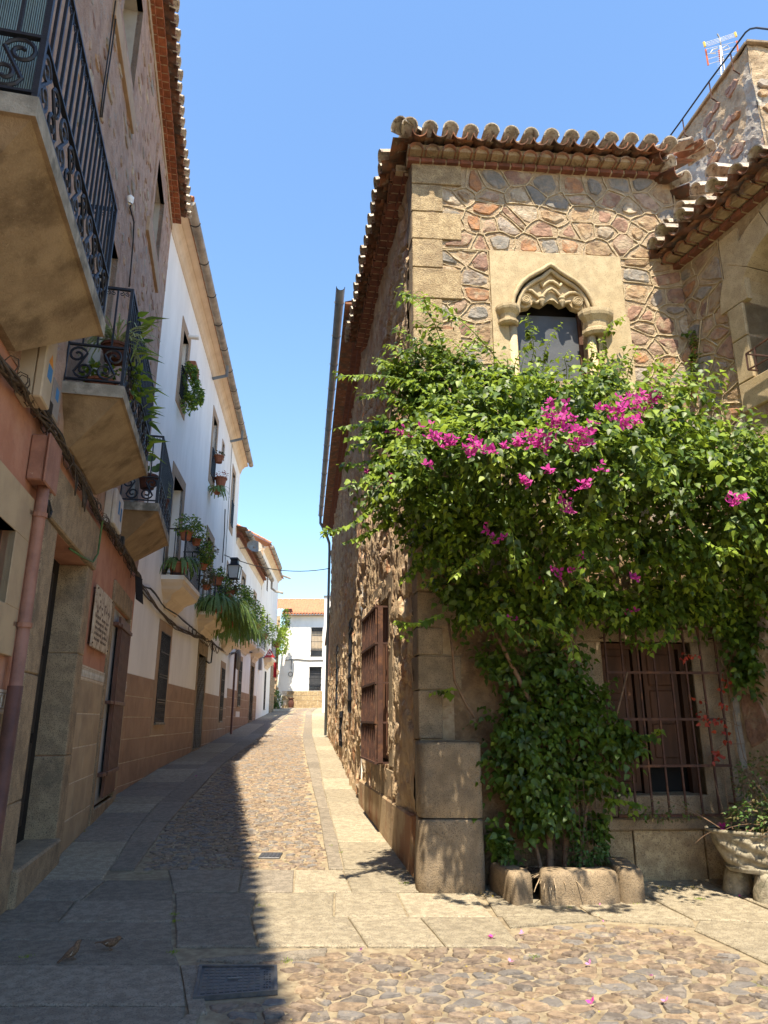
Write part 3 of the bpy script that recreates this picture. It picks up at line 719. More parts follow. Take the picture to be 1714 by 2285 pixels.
for cx, cy in ((455, 480), (1018, 508)):
    t = MB(); u, z = FA.px(*r5(cx, cy), .0); R_ = .066
    t.lathe((0, 0, 0), [(0, 0)], 3) if False else None
    ring = [FA.P(u + R_ * math.cos(a * .5236), z + R_ * math.sin(a * .5236), .02) for a in range(12)]; ring2 = [FA.P(u + R_ * math.cos(a * .5236), z + R_ * math.sin(a * .5236), -.1) for a in range(12)]
    t.add(ring + ring2, [(i, (i + 1) % 12, 12 + (i + 1) % 12, 12 + i) for i in range(12)] + [tuple(range(12))])
    sp = [FA.P(u + (R_ * (1 - a / 30)) * math.cos(a * .55), z + (R_ * (1 - a / 30)) * math.sin(a * .55), .022) for a in range(29)]
    t.tube(sp, .0085, 5); t.build('volute', M['arch'], surround, smooth=False)
for cx, cy in ((625, 470), (845, 480)):
    u, z = FA.px(*r5(cx, cy), .0); t = MB(); c0 = FA.P(u, z - .11, .005)
    t.lathe(c0, [(.008, 0), (.028, .012), (.026, .03), (.042, .055), (.044, .075), (.036, .1), (.046, .105), (.046, .125), (.03, .14)], 10); t.build('pendant', M['arch'], surround, smooth=True)
# capitals and colonnettes
def capital(pts_x0, pts_x1, ytop, ybot, side):
    u0, zt = FA.px(pts_x0, ytop, .1); u1, _ = FA.px(pts_x1, ytop, .1); _, zb = FA.px((pts_x0 + pts_x1) / 2, ybot, .1)
    c = (u0 + u1) / 2; hw = (u1 - u0) / 2; t = MB(); H = zt - zb
    prof = [(0, .70), (.10, .84), (.22, .84), (.30, .66), (.55, .70), (.75, .95), (.86, 1.0), (1.0, 1.0)]
    n_ = 6; vs = []
    for h, r_ in prof:
        for a in range(n_ + 1):
            q = math.pi * a / n_
            vs.append(FA.P(c - hw * r_ * math.cos(q) * (1 if True else 1), zb + H * h, .02 + .17 * r_ * math.sin(q)))
    k_ = n_ + 1
    t.add(vs, [(i * k_ + a, i * k_ + a + 1, (i + 1) * k_ + a + 1, (i + 1) * k_ + a) for i in range(len(prof) - 1) for a in range(n_)] + [tuple(range((len(prof) - 1) * k_, len(prof) * k_)), tuple(range(k_))])
    t.build('capital', M['arch'], surround)
    cr = .055; cc = c + (hw * .35 if side < 0 else -hw * .35)
    t = MB(); t.tube([FA.P(cc, OZ0 - .3, .02), FA.P(cc, zb + .01, .02)], cr, 10); t.build('colonnette', M['arch'], surround, smooth=True)
capital(1106, 1163, 681, 722, -1); capital(1294, 1373, 690, 745, 1)
# the window itself
wd = thing_win = None
b = MB(); b.box(FA, OU0, OU1, OZ0, OZ1, -.345, -.335); b.build('dark_recess', M['reveal_dark'], house)
b = MB(); u_, z_ = FA.px(1290, 705, -.15)
b.box(FA, OU0 + .02, FA.px(1291, 740, -.15)[0], OZ0, FA.px(1230, 703, -.15)[1], -.20, -.185); b.build('roller_blind', M['blind'], house)
b = MB(); uu = FA.px(1291, 740, -.15)[0]; b.box(FA, uu, uu + .07, OZ0, OZ1 - .3, -.21, -.15); b.build('window_frame', M['wood'], house)
# lower window : granite jambs, sill, wooden shutters, iron grille
b = MB(); b.box(FA, LW[0] - .28, LW[0], LW[2], LW[3], -.3, .03, ch=.008); b.build('jamb_stone', M['granite_grey'], house)
b = MB(); b.box(FA, LW[1], LW[1] + .36, LW[2] - .02, LW[3], -.3, .03, ch=.008); b.build('jamb_stone', M['granite_grey'], house)
b = MB(); b.box(FA, LW[0] - .35, LW[1] + .36, LW[3], LW[3] + .42, -.3, .035, ch=.008); b.build('window_lintel', M['granite_grey'], house)
zs0 = FA.px(1450, 1822)[1]; zs1 = FA.px(1450, 1850)[1]; zs2 = FA.px(1450, 1975)[1]
b = MB(); b.box(FA, LW[0] - .35, LW[1] + .4, zs0, LW[2], -.3, .04, ch=.01); b.build('window_sill', M['granite_grey'], house)
b = MB(); b.box(FA, LW[0] - .4, LW[1] + .5, zs1, zs0 - .005, -.2, .10, ch=.015); b.build('stone_ledge', M['granite_grey'], house)
for u0, u1 in ((LW[0] - .4, FA.px(1410, 1900)[0]), (FA.px(1412, 1900)[0], FA.px(1568, 1900)[0]), (FA.px(1570, 1900)[0], FA.px(1625, 1900)[0])):
    b = MB(); b.box(FA, u0 + .004, u1 - .004, -.05, zs1 - .005, -.2, .06, ch=.006); b.build('plinth_stone', M['granite'], house)
def shutter(u0, u1, z0, z1, w, name='shutter_leaf'):
    b = MB(); b.box(FA, u0, u1, z0, z1, w - .03, w)
    for q0, q1 in ((.06, .34), (.38, .62), (.66, .93)):
        b.box(FA, u0 + .05, u1 - .05, z0 + (z1 - z0) * q0, z0 + (z1 - z0) * q1, w, w + .014, ch=.012)
    return b.build(name, M['wood'], house)
mid_ = (LW[0] + LW[1]) / 2
shutter(LW[0] + .02, mid_ - .1, LW[2] + .02, LW[3] - .03, -.2)
shutter(mid_ + .02, LW[1] - .1, LW[2] + .28, LW[3] - .03, -.16)
b = MB(); b.box(FA, LW[0], LW[1], LW[2], LW[3], -.34, -.33); b.build('dark_recess', M['reveal_dark'], house)
b = MB(); b.box(FA, mid_ - .08, mid_ + .0, LW[2], LW[3], -.24, -.17); b.box(FA, LW[0], LW[1], LW[3] - .06, LW[3], -.24, -.15); b.box(FA, LW[1] - .06, LW[1], LW[2], LW[3] - .06, -.24, -.15); b.build('window_frame', M['wood'], house)
gx = [1347, 1382.5, 1417, 1452, 1487, 1521, 1556, 1591]
gu = [FA.px(x, 1403, .16)[0] for x in gx]; gz1 = FA.px(1480, 1402, .16)[1]; gz0 = FA.px(1480, 1820, .16)[1]
b = MB()
grl = thing('window_grille', FA.P((gu[0] + gu[-1]) / 2, gz0, .16), 'rusty iron grille over the lower facade window half hidden by bougainvillea', 'window grille')
for u in gu:
    b = MB(); b.box(FA, u - .009, u + .009, gz0, gz1, .15, .168); b.build('bar', M['iron_rust'], grl)
for yy in (1402, 1501, 1605, 1709, 1820):
    z = FA.px(1480, yy, .16)[1]; b = MB(); b.box(FA, gu[0] - .012, gu[-1] + .012, z - .013, z + .013, .145, .173); b.build('crossbar', M['iron_rust'], grl)
for u in (gu[0], gu[-1]):
    for z in (gz0 + .1, gz1 - .1):
        b = MB(); b.tube([FA.P(u, z, .02), FA.P(u, z, .15)], .008, 5); b.build('fixing', M['iron_rust'], grl)
# near street wall (rough render) and farther street wall: displaced sheets
def rough(fr, y0, y1, z0, z1, dy, dz, amp, holes, name, parent, mm, top=None):
    ny = int((y1 - y0) / dy); nz = int((z1 - z0) / dz)
    Y, Z = np.meshgrid(np.linspace(y0, y1, ny + 1), np.linspace(z0, z1, nz + 1))
    zz = Z
    n1 = fbm(Y * 2.6, zz * 2.2, 4); n2 = fbm(Y * 7 + 50, zz * 5.5, 3); n3 = vno(Y * .8 + 9, zz * .6)
    cellv = np.abs(fbm(Y * 4.5 + 20, zz * 3.6 + 7, 2) - .5) * 2
    wx, wz = Y * 3.1 + 1.6 * n1 + .5 * n2, Z * 4.3 + 1.4 * n3 + .5 * n2
    dd, cid = worley(wx, wz, int(y0)); dome = np.clip(dd * 3.2, 0, 1) ** .6; prd = _T[(cid * 5 + 3) & 4095]
    cover = np.clip((fbm(Y * 1.1 + 4, Z * 1.0, 3) - .44) * 7, 0, 1)      # patches where the render still covers the stones
    W = amp * ((dome * (.25 + .6 * prd) - .35) * (1 - .75 * cover) + .8 * (n1 - .5) + .55 * (n2 - .5) + .15 * cover)
    W = np.where(np.abs(Z - z1) < .01, 0, W)
    b = MB(); P = [[fr.P(Y[j, i], Z[j, i], W[j, i]) for i in range(ny + 1)] for j in range(nz + 1)]
    vs = [p for row in P for p in row]; fs = []; ms = []
    for j in range(nz):
        for i in range(ny):
            cy = (Y[j, i] + Y[j, i + 1]) / 2; cz = (Z[j, i] + Z[j + 1, i]) / 2
            if any(h[0] < cy < h[1] and h[2] < cz < h[3] for h in holes): continue
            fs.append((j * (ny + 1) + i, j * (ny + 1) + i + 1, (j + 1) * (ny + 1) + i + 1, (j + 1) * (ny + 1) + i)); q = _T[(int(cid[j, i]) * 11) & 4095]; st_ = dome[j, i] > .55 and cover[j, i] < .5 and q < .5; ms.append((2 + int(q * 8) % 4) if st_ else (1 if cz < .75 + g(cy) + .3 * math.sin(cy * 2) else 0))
    b.v = [tuple(p) for p in vs]; b.f = fs; b.m = ms
    return b.build(name, mm, parent)
AWH = (9.72, 11.35, 1.02, 3.22)
BS = [(15.1, 16.0, 1.75, 3.68), (21.4, 22.2, 1.9, 3.75), (18.3, 19.6, .95, 1.8)]
sidew = rough(AW, 7.98, 12.8, -.2, ZT + .1, .03, .036, .10, [AWH], 'street_wall', house, [M['render_rough'], M['render_low'], ST[5], ST[3], ST[7], ST[1]])
b = MB(); b.box(AW, AWH[0], AWH[1], AWH[2], AWH[3], -.36, -.34); b.build('dark_recess', M['reveal_dark'], house)
b = MB()
for (a, c, d, e) in ((AWH[0], AWH[1], AWH[3], AWH[3] + .01), (AWH[0], AWH[1], AWH[2] - .01, AWH[2]), (AWH[0] - .01, AWH[0], AWH[2], AWH[3]), (AWH[1], AWH[1] + .01, AWH[2], AWH[3])): b.box(AW, a, c, d, e, -.35, -.01)
b.build('window_reveal', M['granite_grey'], house)
b = MB(); b.box(AW, AWH[0] + .05, AWH[1] - .05, AWH[2] + .05, AWH[3] - .02, -.12, -.07); 
o = b.build('wooden_shutter', M['shutter'], house)
for q in range(6):
    u = AWH[0] + .12 + q * .25; b = MB(); b.box(AW, u, u + .21, AWH[2] + .1, AWH[3] - .08, -.07, -.05, ch=.006); b.build('shutter_board', M['shutter'], o)
# granite band down the corner on the street side, window surround stones
for i in range(len(qz) - 1):
    wdt = .24 if i % 2 else .34
    b = MB(); b.box(AW, 7.74, 7.76 + wdt, qz[i + 1] + .006, qz[i] - .006, -.1, .015 + ru(0, .01), ch=.008, j=.003); b.build('quoin', M['granite_grey'], house)
b = MB(); b.box(AW, 8.1, 12.75, -.3, g(9) + .55, -.1, .05 , j=0, ch=.02); b.build('wall_plinth', M['render_low'], house)
for a, c, d, e in ((AWH[0] - .32, AWH[0] - .02, AWH[2], AWH[3] + .2), (AWH[0] - .3, AWH[1] + .1, AWH[2] - .55, AWH[2] - .04), (AWH[0] - .3, AWH[1] + .1, AWH[3] + .03, AWH[3] + .33)):
    b = MB(); b.box(AW, a, c, d, e, -.2, .022, ch=.01, j=.006); b.build('jamb_stone', M['granite_grey'], house)
# projecting side grille
sg = thing('window_grille', AW.P(10.6, .98, .12), 'tall brown projecting iron grille on the rough street wall round the corner', 'window grille')
gy0, gy1 = 9.93, 11.45; wv = .16; gz = [.98, 1.72, 2.28, 2.85, 3.32]
gz = [AW.px(863, 1713, wv)[1], AW.px(863, 1613, wv)[1], AW.px(863, 1515, wv)[1], AW.px(863, 1418, wv)[1], AW.px(863, 1328, wv)[1]]
for q in range(9):
    y = gy0 + (gy1 - gy0) * q / 8; b = MB(); b.box(AW, y - .011, y + .011, gz[0], gz[-1], wv - .01, wv + .012); b.build('bar', M['iron_rust'], sg)
for z in gz:
    b = MB(); b.box(AW, gy0 - .02, gy1 + .02, z - .015, z + .015, wv - .02, wv + .02); b.build('crossbar', M['iron_rust'], sg)
    for yy in (gy0, gy1):
        b = MB(); b.box(AW, yy - .015, yy + .015, z - .012, z + .012, -.02, wv - .02); b.build('bracket', M['iron_rust'], sg)
for yy in (gy0 - .02, gy1 + .02):
    b = MB(); b.box(AW, yy - .013, yy + .013, gz[0], gz[-1], wv - .09, wv - .02); b.build('side_bar', M['iron_rust'], sg)
# back and inner volume of the house so light does not leak
b = MB(); p = [FA.P(.38, 0, -.6), FA.P(3.9, 0, -.6), Vector((5.5, 12.8, 0)), AW.P(12.8, 0, -.5)]
vs = [Vector((q.x, q.y, -.3)) for q in p] + [Vector((q.x, q.y, ZT + .3)) for q in p]
b.add(vs, [(0, 1, 5, 4), (1, 2, 6, 5), (2, 3, 7, 6), (3, 0, 4, 7), (4, 5, 6, 7)]); b.build('inner_wall', M['mortar'], house)
# ------------------------------------------------------ tiles
def half_tile(name, R0, R1, L, th=.014, seg=8, down=False, m=None, arc_=math.pi):
    """barrel tile along +Y (front end at y=0), convex up"""
    mb = MB(); vs = []
    for (y, R) in ((0, R0), (L, R1)):
        for rr in (R, R - th):
            for a in range(seg + 1):
                q = (math.pi - arc_) / 2 + arc_ * a / seg; vs.append(Vector((rr * math.cos(q), y, rr * math.sin(q) * (-1 if down else 1))))
    k = seg + 1; fs = []
    for a in range(seg):
        fs += [(a, a + 1, 2 * k + a + 1, 2 * k + a), (k + a, k + a + 1, 3 * k + a + 1, 3 * k + a), (a, a + 1, k + a + 1, k + a), (2 * k + a, 2 * k + a + 1, 3 * k + a + 1, 3 * k + a)]
    fs += [(0, k, 3 * k, 2 * k), (k - 1, 2 * k - 1, 4 * k - 1, 3 * k - 1)]
    mb.add(vs, fs); me = bpy.data.meshes.new(name); me.from_pydata([tuple(v) for v in mb.v], [], mb.f); me.materials.append(m)
    me.polygons.foreach_set('use_smooth', [a % 4 < 2 and a < 4 * seg for a in range(len(fs))]); me.update(); return me
TC = half_tile('cover_tile', .105, .085, .5, m=M['tile_lichen']); TP = half_tile('pan_tile', .10, .115, .5, down=True, m=M['tile'])
TC2 = half_tile('cover_tile', .095, .08, .42, m=M['tile']); TF = half_tile('far_tile', .10, .09, .5, seg=5, m=M['tile_end'], th=.012)
def place(me, name, fr, u, v, w, parent, pitch=.32, yaw=0, roll=0):
    """tile whose axis runs from the eave edge back over the wall"""
    inn = -fr.N; ang = math.atan2(inn.y, inn.x) - math.pi / 2
    e = Matrix.Rotation(ang + yaw, 4, 'Z') @ Matrix.Rotation(pitch, 4, 'X') @ Matrix.Rotation(roll, 4, 'Y')
    return link(name, me, fr.P(u, v, w), parent, rot=e.to_euler())
ulen = lambda fr: fr.U.length
def eave(fr, u0, u1, z, over, parent, sp=.262, corbel=True, rows=2, brick=True, bricks2=False, prefix='', brick_m='brick_dark', jit=1.0, nob=False):
    L = ulen(fr); n = int(round((u1 - u0) * L / sp)); du = (u1 - u0) / n
    for i in range(n + 1):
        u = u0 + i * du
        z_ = z + ru(-.008, .008) * jit; 
        place(TC, 'cover_tile', fr, u, z_ + .115, over + .03 + ru(-.02, .03) * jit, parent, .26 + ru(-.03, .03), ru(-.05, .05))
        if rows > 1: place(TC, 'cover_tile', fr, u + ru(-.01, .01), z_ + .265, over - .36, parent, .26, ru(-.05, .05))
        if i < n:
            place(TP, 'pan_tile', fr, u + du / 2, z_ + .095, over + .01 + ru(-.02, .02) * jit, parent, .24, ru(-.05, .05))
    if corbel:
        n2 = int((u1 - u0) * L / .215); d2 = (u1 - u0) / n2
        for i in range(n2): place(TC2, 'corbel_tile', fr, u0 + (i + .5) * d2, z - .07 + ru(-.006, .006), over * .62 + ru(-.01, .01), parent, .05, ru(-.04, .04))
        b = MB(); b.box(fr, u0, u1, z - .05, z + .03, -.1, over * .52); b.build('eave_bedding', M['mortar'], parent)
    b = MB(); q = [fr.P(u0, z + .05, over * .8), fr.P(u1, z + .05, over * .8), fr.P(u1, z + .05 + 1.6 * .3, over * .8 - 1.8), fr.P(u0, z + .05 + 1.6 * .3, over * .8 - 1.8)]
    b.quad(*q); b.build('roof_bed', M['tile'], parent)
    if brick:
        b = MB(); b.box(fr, u0, u1, z - .13, z - .08, -.05, over * .22 - .012); b.build('brick_joint', M['mortar'], parent)
        if bricks2: b = MB(); b.box(fr, u0, u1, z - .066, z - .012, -.05, over * .55 - .012); b.build('brick_joint', M['mortar'], parent)
        bl = .17 if not nob else .26; k = int((u1 - u0) * L / bl); d3 = (u1 - u0) / k
        for i in range(k):
            b = MB(); b.box(fr, u0 + i * d3 + .011, u0 + (i + 1) * d3 - .011, z - .135, z - .075, -.05, over * .22 + ru(0, .008), ch=.004, j=.002); b.build('cornice_brick', M[brick_m], parent)
        if bricks2:
            for i in range(k):
                b = MB(); b.box(fr, u0 + (i + .5) * d3 + .011, u0 + (i + 1.5) * d3 - .011, z - .07, z - .008, -.05, over * .55 + ru(0, .008), ch=.004, j=.002); b.build('cornice_brick', M[brick_m], parent)
roof = MB(); rp = [FA.P(.1, 8.9, .2), FA.P(4.2, 8.85, .2), Vector((4.2, 9.6, 9.9)), Vector((1.6, 9.6, 9.9))]
roof.quad(*rp); rp2 = [FA.P(.1, 8.9, .2), AW.P(12.8, 8.9, .2), Vector((1.6, 12.8, 9.9)), Vector((1.6, 9.6, 9.9))]; roof.quad(*rp2); roof.quad(Vector((4.2, 9.6, 9.9)), Vector((1.6, 9.6, 9.9)), Vector((1.6, 12.8, 9.9)), Vector((5.5, 12.8, 9.9)))
roof = roof.build('roof', M['tile'], house)
ZE = 8.79
eave(FA, .30, 3.75, ZE, .36, roof)
eave(AW, 7.95, 12.75, ZE, .36, roof, bricks2=True, sp=.262)
b = MB()  # hip tile at the corner
cpos = FA.P(.16, ZE + .15, .34)
o = link('hip_tile', half_tile('hip_tile', .13, .11, .6, m=M['tile_lichen']), cpos, roof, rot=(Matrix.Rotation(-.72, 4, 'Z') @ Matrix.Rotation(.3, 4, 'X')).to_euler())
# guard stone at the corner
gs = thing('corner_guard_stone', (.63, 7.5, 0), 'worn granite guard stone of two blocks standing against the house corner', 'guard stone')
def gblock(z0, z1, flare):
    b = MB(); ring = []; xl, xr = .33, .965; yf, yb = 7.42, 7.76; k = 0
    zs = [z0 + (z1 - z0) * t for t in (0, .015, .25, .5, .8, .96, .99, 1.0)]; ins = (.012, 0, 0, 0, 0, .002, .014, .035)
    for n_, (z, d) in enumerate(zip(zs, ins)):
        f = flare * max(0, 1 - (z - z0) / (z1 - z0)) ** 1.4; R_ = .13; pts = [(xl - f * .6, yb + .2), (xl - f * .6, yf + R_ + .02)]
        for a in range(1, 6): q = math.pi + a * math.pi / 12; pts.append((xl - f * .6 * (1 - a / 6) + R_ + R_ * math.cos(q), yf + R_ + R_ * math.sin(q) - f * .2))
        for a in range(0, 5): q = 1.5 * math.pi + a * math.pi / 8; pts.append((xr - .06 + .06 * math.cos(q), yf + .06 + .06 * math.sin(q)))
        pts.append((xr, yb)); cx, cy = .65, 7.65
        for x, y in pts:
            w = .010 * (float(fbm(np.array(x * 9 + z * 4), np.array(z * 7 + y * 5), 3)) - .5) * 2; l_ = math.hypot(x - cx, y - cy); ring.append(Vector((x + (cx - x) / l_ * (d + w), y + (cy - y) / l_ * (d + w), z)))
        k = len(pts)
    m_ = len(zs); b.add(ring, [(i * k + a, i * k + (a + 1) % k, (i + 1) * k + (a + 1) % k, (i + 1) * k + a) for i in range(m_ - 1) for a in range(k)] + [tuple(range((m_ - 1) * k, m_ * k)), tuple(range(k))])
    b.build('stone_block', M['granite_grey'], gs, smooth=True)
zj = FA.px(1000, 1826, .3)[1]; zt = FA.px(1000, 1656, .3)[1]
gblock(-.02, zj - .006, .05); gblock(zj + .006, zt, .0)
# planter kerb
def kerbstone(name, pts, h, parent=None, label=None, rd=.05):
    b = MB(); n = len(pts); cx = sum(p[0] for p in pts) / n; cy = sum(p[1] for p in pts) / n
    q = []
    for i in range(n):
        a, c = pts[i], pts[(i + 1) % n]
        for f in (.12, .5, .88): q.append((a[0] + (c[0] - a[0]) * f + ru(-.006, .006), a[1] + (c[1] - a[1]) * f + ru(-.006, .006)))
    rings = []
    for z, s in ((-.02, 0), (h * .5, .0), (h - rd, .004), (h - rd * .3, .022), (h, .06)):
        for x, y in q:
            d = math.hypot(cx - x, cy - y); rings.append(Vector((x + (cx - x) / d * s, y + (cy - y) / d * s, z + (ru(-.004, .004) if z > 0 else 0))))
    k = len(q); b.add(rings, [(i * k + a, i * k + (a + 1) % k, (i + 1) * k + (a + 1) % k, (i + 1) * k + a) for i in range(4) for a in range(k)] + [tuple(range(4 * k, 5 * k))])
    return b.build(name, M['granite_grey'], parent, smooth=True, label=label)
o = kerbstone('planter_kerb', [(1.0, 7.62), (1.20, 7.66), (1.36, 7.10), (1.15, 6.98)], .28); tag(o, 'rounded granite kerb block set slantwise beside the corner guard stone', 'kerb stone', 'granite kerb blocks round the bougainvillea bed')
o = kerbstone('planter_kerb', [(1.40, 7.00), (2.12, 7.06), (2.12, 7.28), (1.42, 7.24)], .29); tag(o, 'long granite kerb block across the front of the bougainvillea bed', 'kerb stone', 'granite kerb blocks round the bougainvillea bed')
o = kerbstone('planter_kerb', [(2.125, 7.06), (2.37, 7.10), (2.40, 7.74), (2.14, 7.72)], .295); tag(o, 'pale granite kerb block closing the right end of the bougainvillea bed', 'kerb stone', 'granite kerb blocks round the bougainvillea bed')
b = MB(); b.grid(lambda u, v: Vector((1.12 + u * 1.05, 7.12 + v * .68, .17 + .06 * fbm(np.array(u * 6.), np.array(v * 5.), 2))), 14, 10); o = b.build('planter_soil', M['soil'], kind='structure')
# ---------------------------------------------------------------- farther street house on the right
b2 = thing('street_house', (0, 20, .5), 'tall rough rendered house with grey gutter and narrow barred slits beyond the corner house', 'house')
rough(BW, 12.8, 29, -.2, 9.25, .07, .08, .11, BS, 'street_wall', b2, [M['render_rough'], M['render_low'], ST[5], ST[3], ST[7], ST[1]])
for h in BS:
    b = MB(); b.box(BW, h[0] - .05, h[1] + .05, h[2] - .05, h[3] + .05, -.32, -.3); b.build('dark_recess', M['reveal_dark'], b2)
    b = MB(); b.box(BW, h[0], h[1], h[3], h[3] + .01, -.3, -.01); b.box(BW, h[1], h[1] + .01, h[2], h[3], -.3, -.01); b.box(BW, h[0], h[1], h[2] - .01, h[2], -.3, -.01); b.build('window_reveal', M['granite_grey'], b2)
for a, c, e, f in BS:
    for q in range(4 if c - a > .9 else 3):
        y = a + (c - a) * (q + .5) / (4 if c - a > .9 else 3); b = MB(); b.box(BW, y - .012, y + .012, e, f, .03, .055); b.build('bar', M['iron'], b2)
    k = 4 if f - e > 1.2 else 3
    for q in range(k):
        z = e + (f - e) * (q + .5) / k; b = MB(); b.box(BW, a - .03, c + .03, z - .015, z + .015, .02, .065); b.build('crossbar', M['iron'], b2)
b = MB(); b.box(BW, 12.8, 29, 9.0, 9.12, -.1, .10); b.box(BW, 12.8, 29, 9.13, 9.26, -.1, .2); b.build('cornice', M['brick_dark'], b2)
b = MB(); q = [BW.P(12.0, 9.3, .45), BW.P(29, 9.3, .45), BW.P(29, 10.6, -4), BW.P(12.0, 10.6, -4)]; b.quad(*q)
b.box(BW, 12.0, 29, 9.25, 9.29, -.1, .44); b.build('roof', M['tile'], b2)
b = MB(); vs = [BW.P(12.8, z, 0) for z in (-.3, 9.3)] + [BW.P(12.8, z, -6) for z in (-.3, 9.3)]; b.quad(vs[0], vs[1], vs[3], vs[2]); vs = [BW.P(29, z, 0) for z in (-.3, 9.3)] + [BW.P(29, z, -6) for z in (-.3, 9.3)]; b.quad(vs[0], vs[1], vs[3], vs[2]); b.build('end_wall', M['white'], b2)
gt = MB(); R_ = .085
pr = [(R_ * math.cos(a), R_ * math.sin(a)) for a in [math.pi + math.pi * i / 8 for i in range(9)]]
vs = []
for y in (11.7, 27.3):
    vs += [BW.P(y, 9.42 + b_, .55 + a_) for a_, b_ in pr]
    vs += [BW.P(y, 9.42 + b_ * .88, .55 + a_ * .88) for a_, b_ in pr]
gt.add(vs, [(i, i + 1, 18 + i + 1, 18 + i) for i in range(8)] + [(9 + i, 10 + i, 28 + i, 27 + i) for i in range(8)] + [(0, 9, 27, 18), (8, 17, 35, 26)])
gt.build('gutter', M['pipe_blue'], b2, smooth=False)
for i in range(13):
    y = 12.2 + i * 1.25; t = MB(); t.tube([BW.P(y, 9.42 + b_ * 1.1, .55 + a_ * 1.1) for a_, b_ in pr], .011, 4); t.build('gutter_joint', M['pipe_blue'], b2)
t = MB(); t.tube([BW.P(27.25, 9.36, .55), BW.P(27.3, 9.1, .55), BW.P(27.8, 8.8, .3), BW.P(28.6, 8.6, .14), BW.P(28.75, 8.3, .12), BW.P(28.75, 1.0, .12)], .055, 8); t.build('downpipe', M['pipe_blue'], b2, smooth=True)
# far right walls
fw_ = thing('garden_wall', (-3, 37, 1.3), 'low reddish plastered wall with tiled coping beyond the downpipe', 'wall')
CWf = Fr((-.12, 0), (-.0785, 1), (-1, 0))
CWf = Fr((-2.28 + .092 * 30.5, 0), (-.092, 1), (-1, 0))
b = MB(); b.box(CWf, 30.6, 44, .6, 5.9, -.4, 0); b.build('wall_face', M['pinkplaster'], fw_)
b = MB(); b.box(CWf, 31.5, 33.2, .9, 3.4, .0, .03); b.box(CWf, 36.5, 38.0, 1.2, 3.6, .0, .03); b.build('door_jamb', M['granite'], fw_)
b = MB(); b.grid(lambda u, v: CWf.P(30.5 + u * 13.6, 5.9 + .25 * math.sin(math.pi * v) + .05 * math.sin(u * 180), -.5 + .62 * v), 90, 4); b.build('coping', M['tile'], fw_)
wt = thing('white_block', (-3, 50, 2), 'narrow white house end rising behind the low tiled wall', 'house')
b = MB(); b.box(G_ := Fr((0, 49), (1, 0), (0, -1)), -4.12, -.5, 1.8, 9.75, -5, 0); b.build('wall_face', M['white'], wt)
b = MB(); b.box(G_, -4.18, -.45, 9.75, 9.85, -5.1, .06); b.build('coping', M['zinc'], wt)
# ---------------------------------------------------------------- wing on the right
wing = thing('wing_house', WI.P(1.6, 0, 0), 'stone wing at right with arched window and sagging tiled eave meeting the facade', 'house')
ZW = 7.22
su0 = WI.px(1632, 720)[0]
ou0 = WI.px(1668, 720, 0)[0]; oz0 = WI.px(1690, 840)[1]; ozs = WI.px(1672, 665)[1]
b = MB(); holed(b, WI, -.1, 3.8, -.3, ZW + .15, 0, [(ou0, 2.4, oz0, ozs + .62)], .45)
ww = b.build('side_wall', M['mortar'], wing)
rubble(WI, [(.0, 3.4), (su0 - .02, 3.4), (su0 - .02, ZW), (.0, ZW)], .24, .27, ww)
rubble(WI, [(su0, ozs + .95), (3.6, ozs + .95), (3.6, ZW), (su0, ZW)], .28, .27, ww)
rubble(WI, [(.05, .3), (3.6, .3), (3.6, 3.35), (.05, 3.35)], .42, .36, ww, ridge=False)
# arched granite surround: blocks on the left side and voussoirs
r_in = (2.4 - ou0) / 2; cxw = (2.4 + ou0) / 2
b = MB(); arcn = 10
for i in range(5):
    a0, a1 = math.pi - math.pi * i / 5, math.pi - math.pi * (i + 1) / 5
    pts = []
    for t_ in np.linspace(a0 - .006, a1 + .006, 4): pts.append((cxw + r_in * math.cos(t_), ozs + .62 * math.sin(t_)))
    for t_ in np.linspace(a1 + .006, a0 - .006, 4): pts.append((cxw + (r_in + .32) * math.cos(t_), ozs + (.62 + .33) * math.sin(t_)))
    b = MB(); b.prism(WI, pts, -.45, .035); b.build('arch_stone', M['arch'], ww)
zz = [ozs, (ozs + oz0) / 2 + .05, oz0, oz0 - .35]
for i in range(3):
    b = MB(); b.box(WI, su0, ou0 if i < 2 else 3.2, zz[i + 1] + .006, zz[i] - .006, -.45, .035, ch=.008); b.build('jamb_stone', M['arch'], ww)
b = MB(); b.box(WI, su0 + .02, su0 + .3, ozs + .0, ozs + .94, -.05, .03); b.build('spandrel_stone', M['arch'], ww)
b = MB(); b.box(WI, ou0 - .02, 2.5, oz0 - .05, ozs + .7, -.46, -.45); b.build('dark_recess', M['reveal_dark'], wing)
b = MB(); b.box(WI, ou0 + .35, ou0 + .42, oz0, ozs + .5, -.4, -.3); b.build('window_frame', M['wood'], wing)
wroof = MB(); wroof.quad(WI.P(-.3, ZW + .25, .3), WI.P(4.6, ZW + .25, .3), WI.P(4.6, ZW + 1.35, -3), WI.P(-.3, ZW + 1.35, -3))
wroof = wroof.build('roof', M['tile'], wing)
eave(WI, -.25, 3.9, ZW + .16, .40, wroof, sp=.28, jit=3.0)
b = MB(); b.box(FA, 3.9, 6, -.3, 8.6, -.5, -.02); b.build('back_wall', M['mortar'], wing)
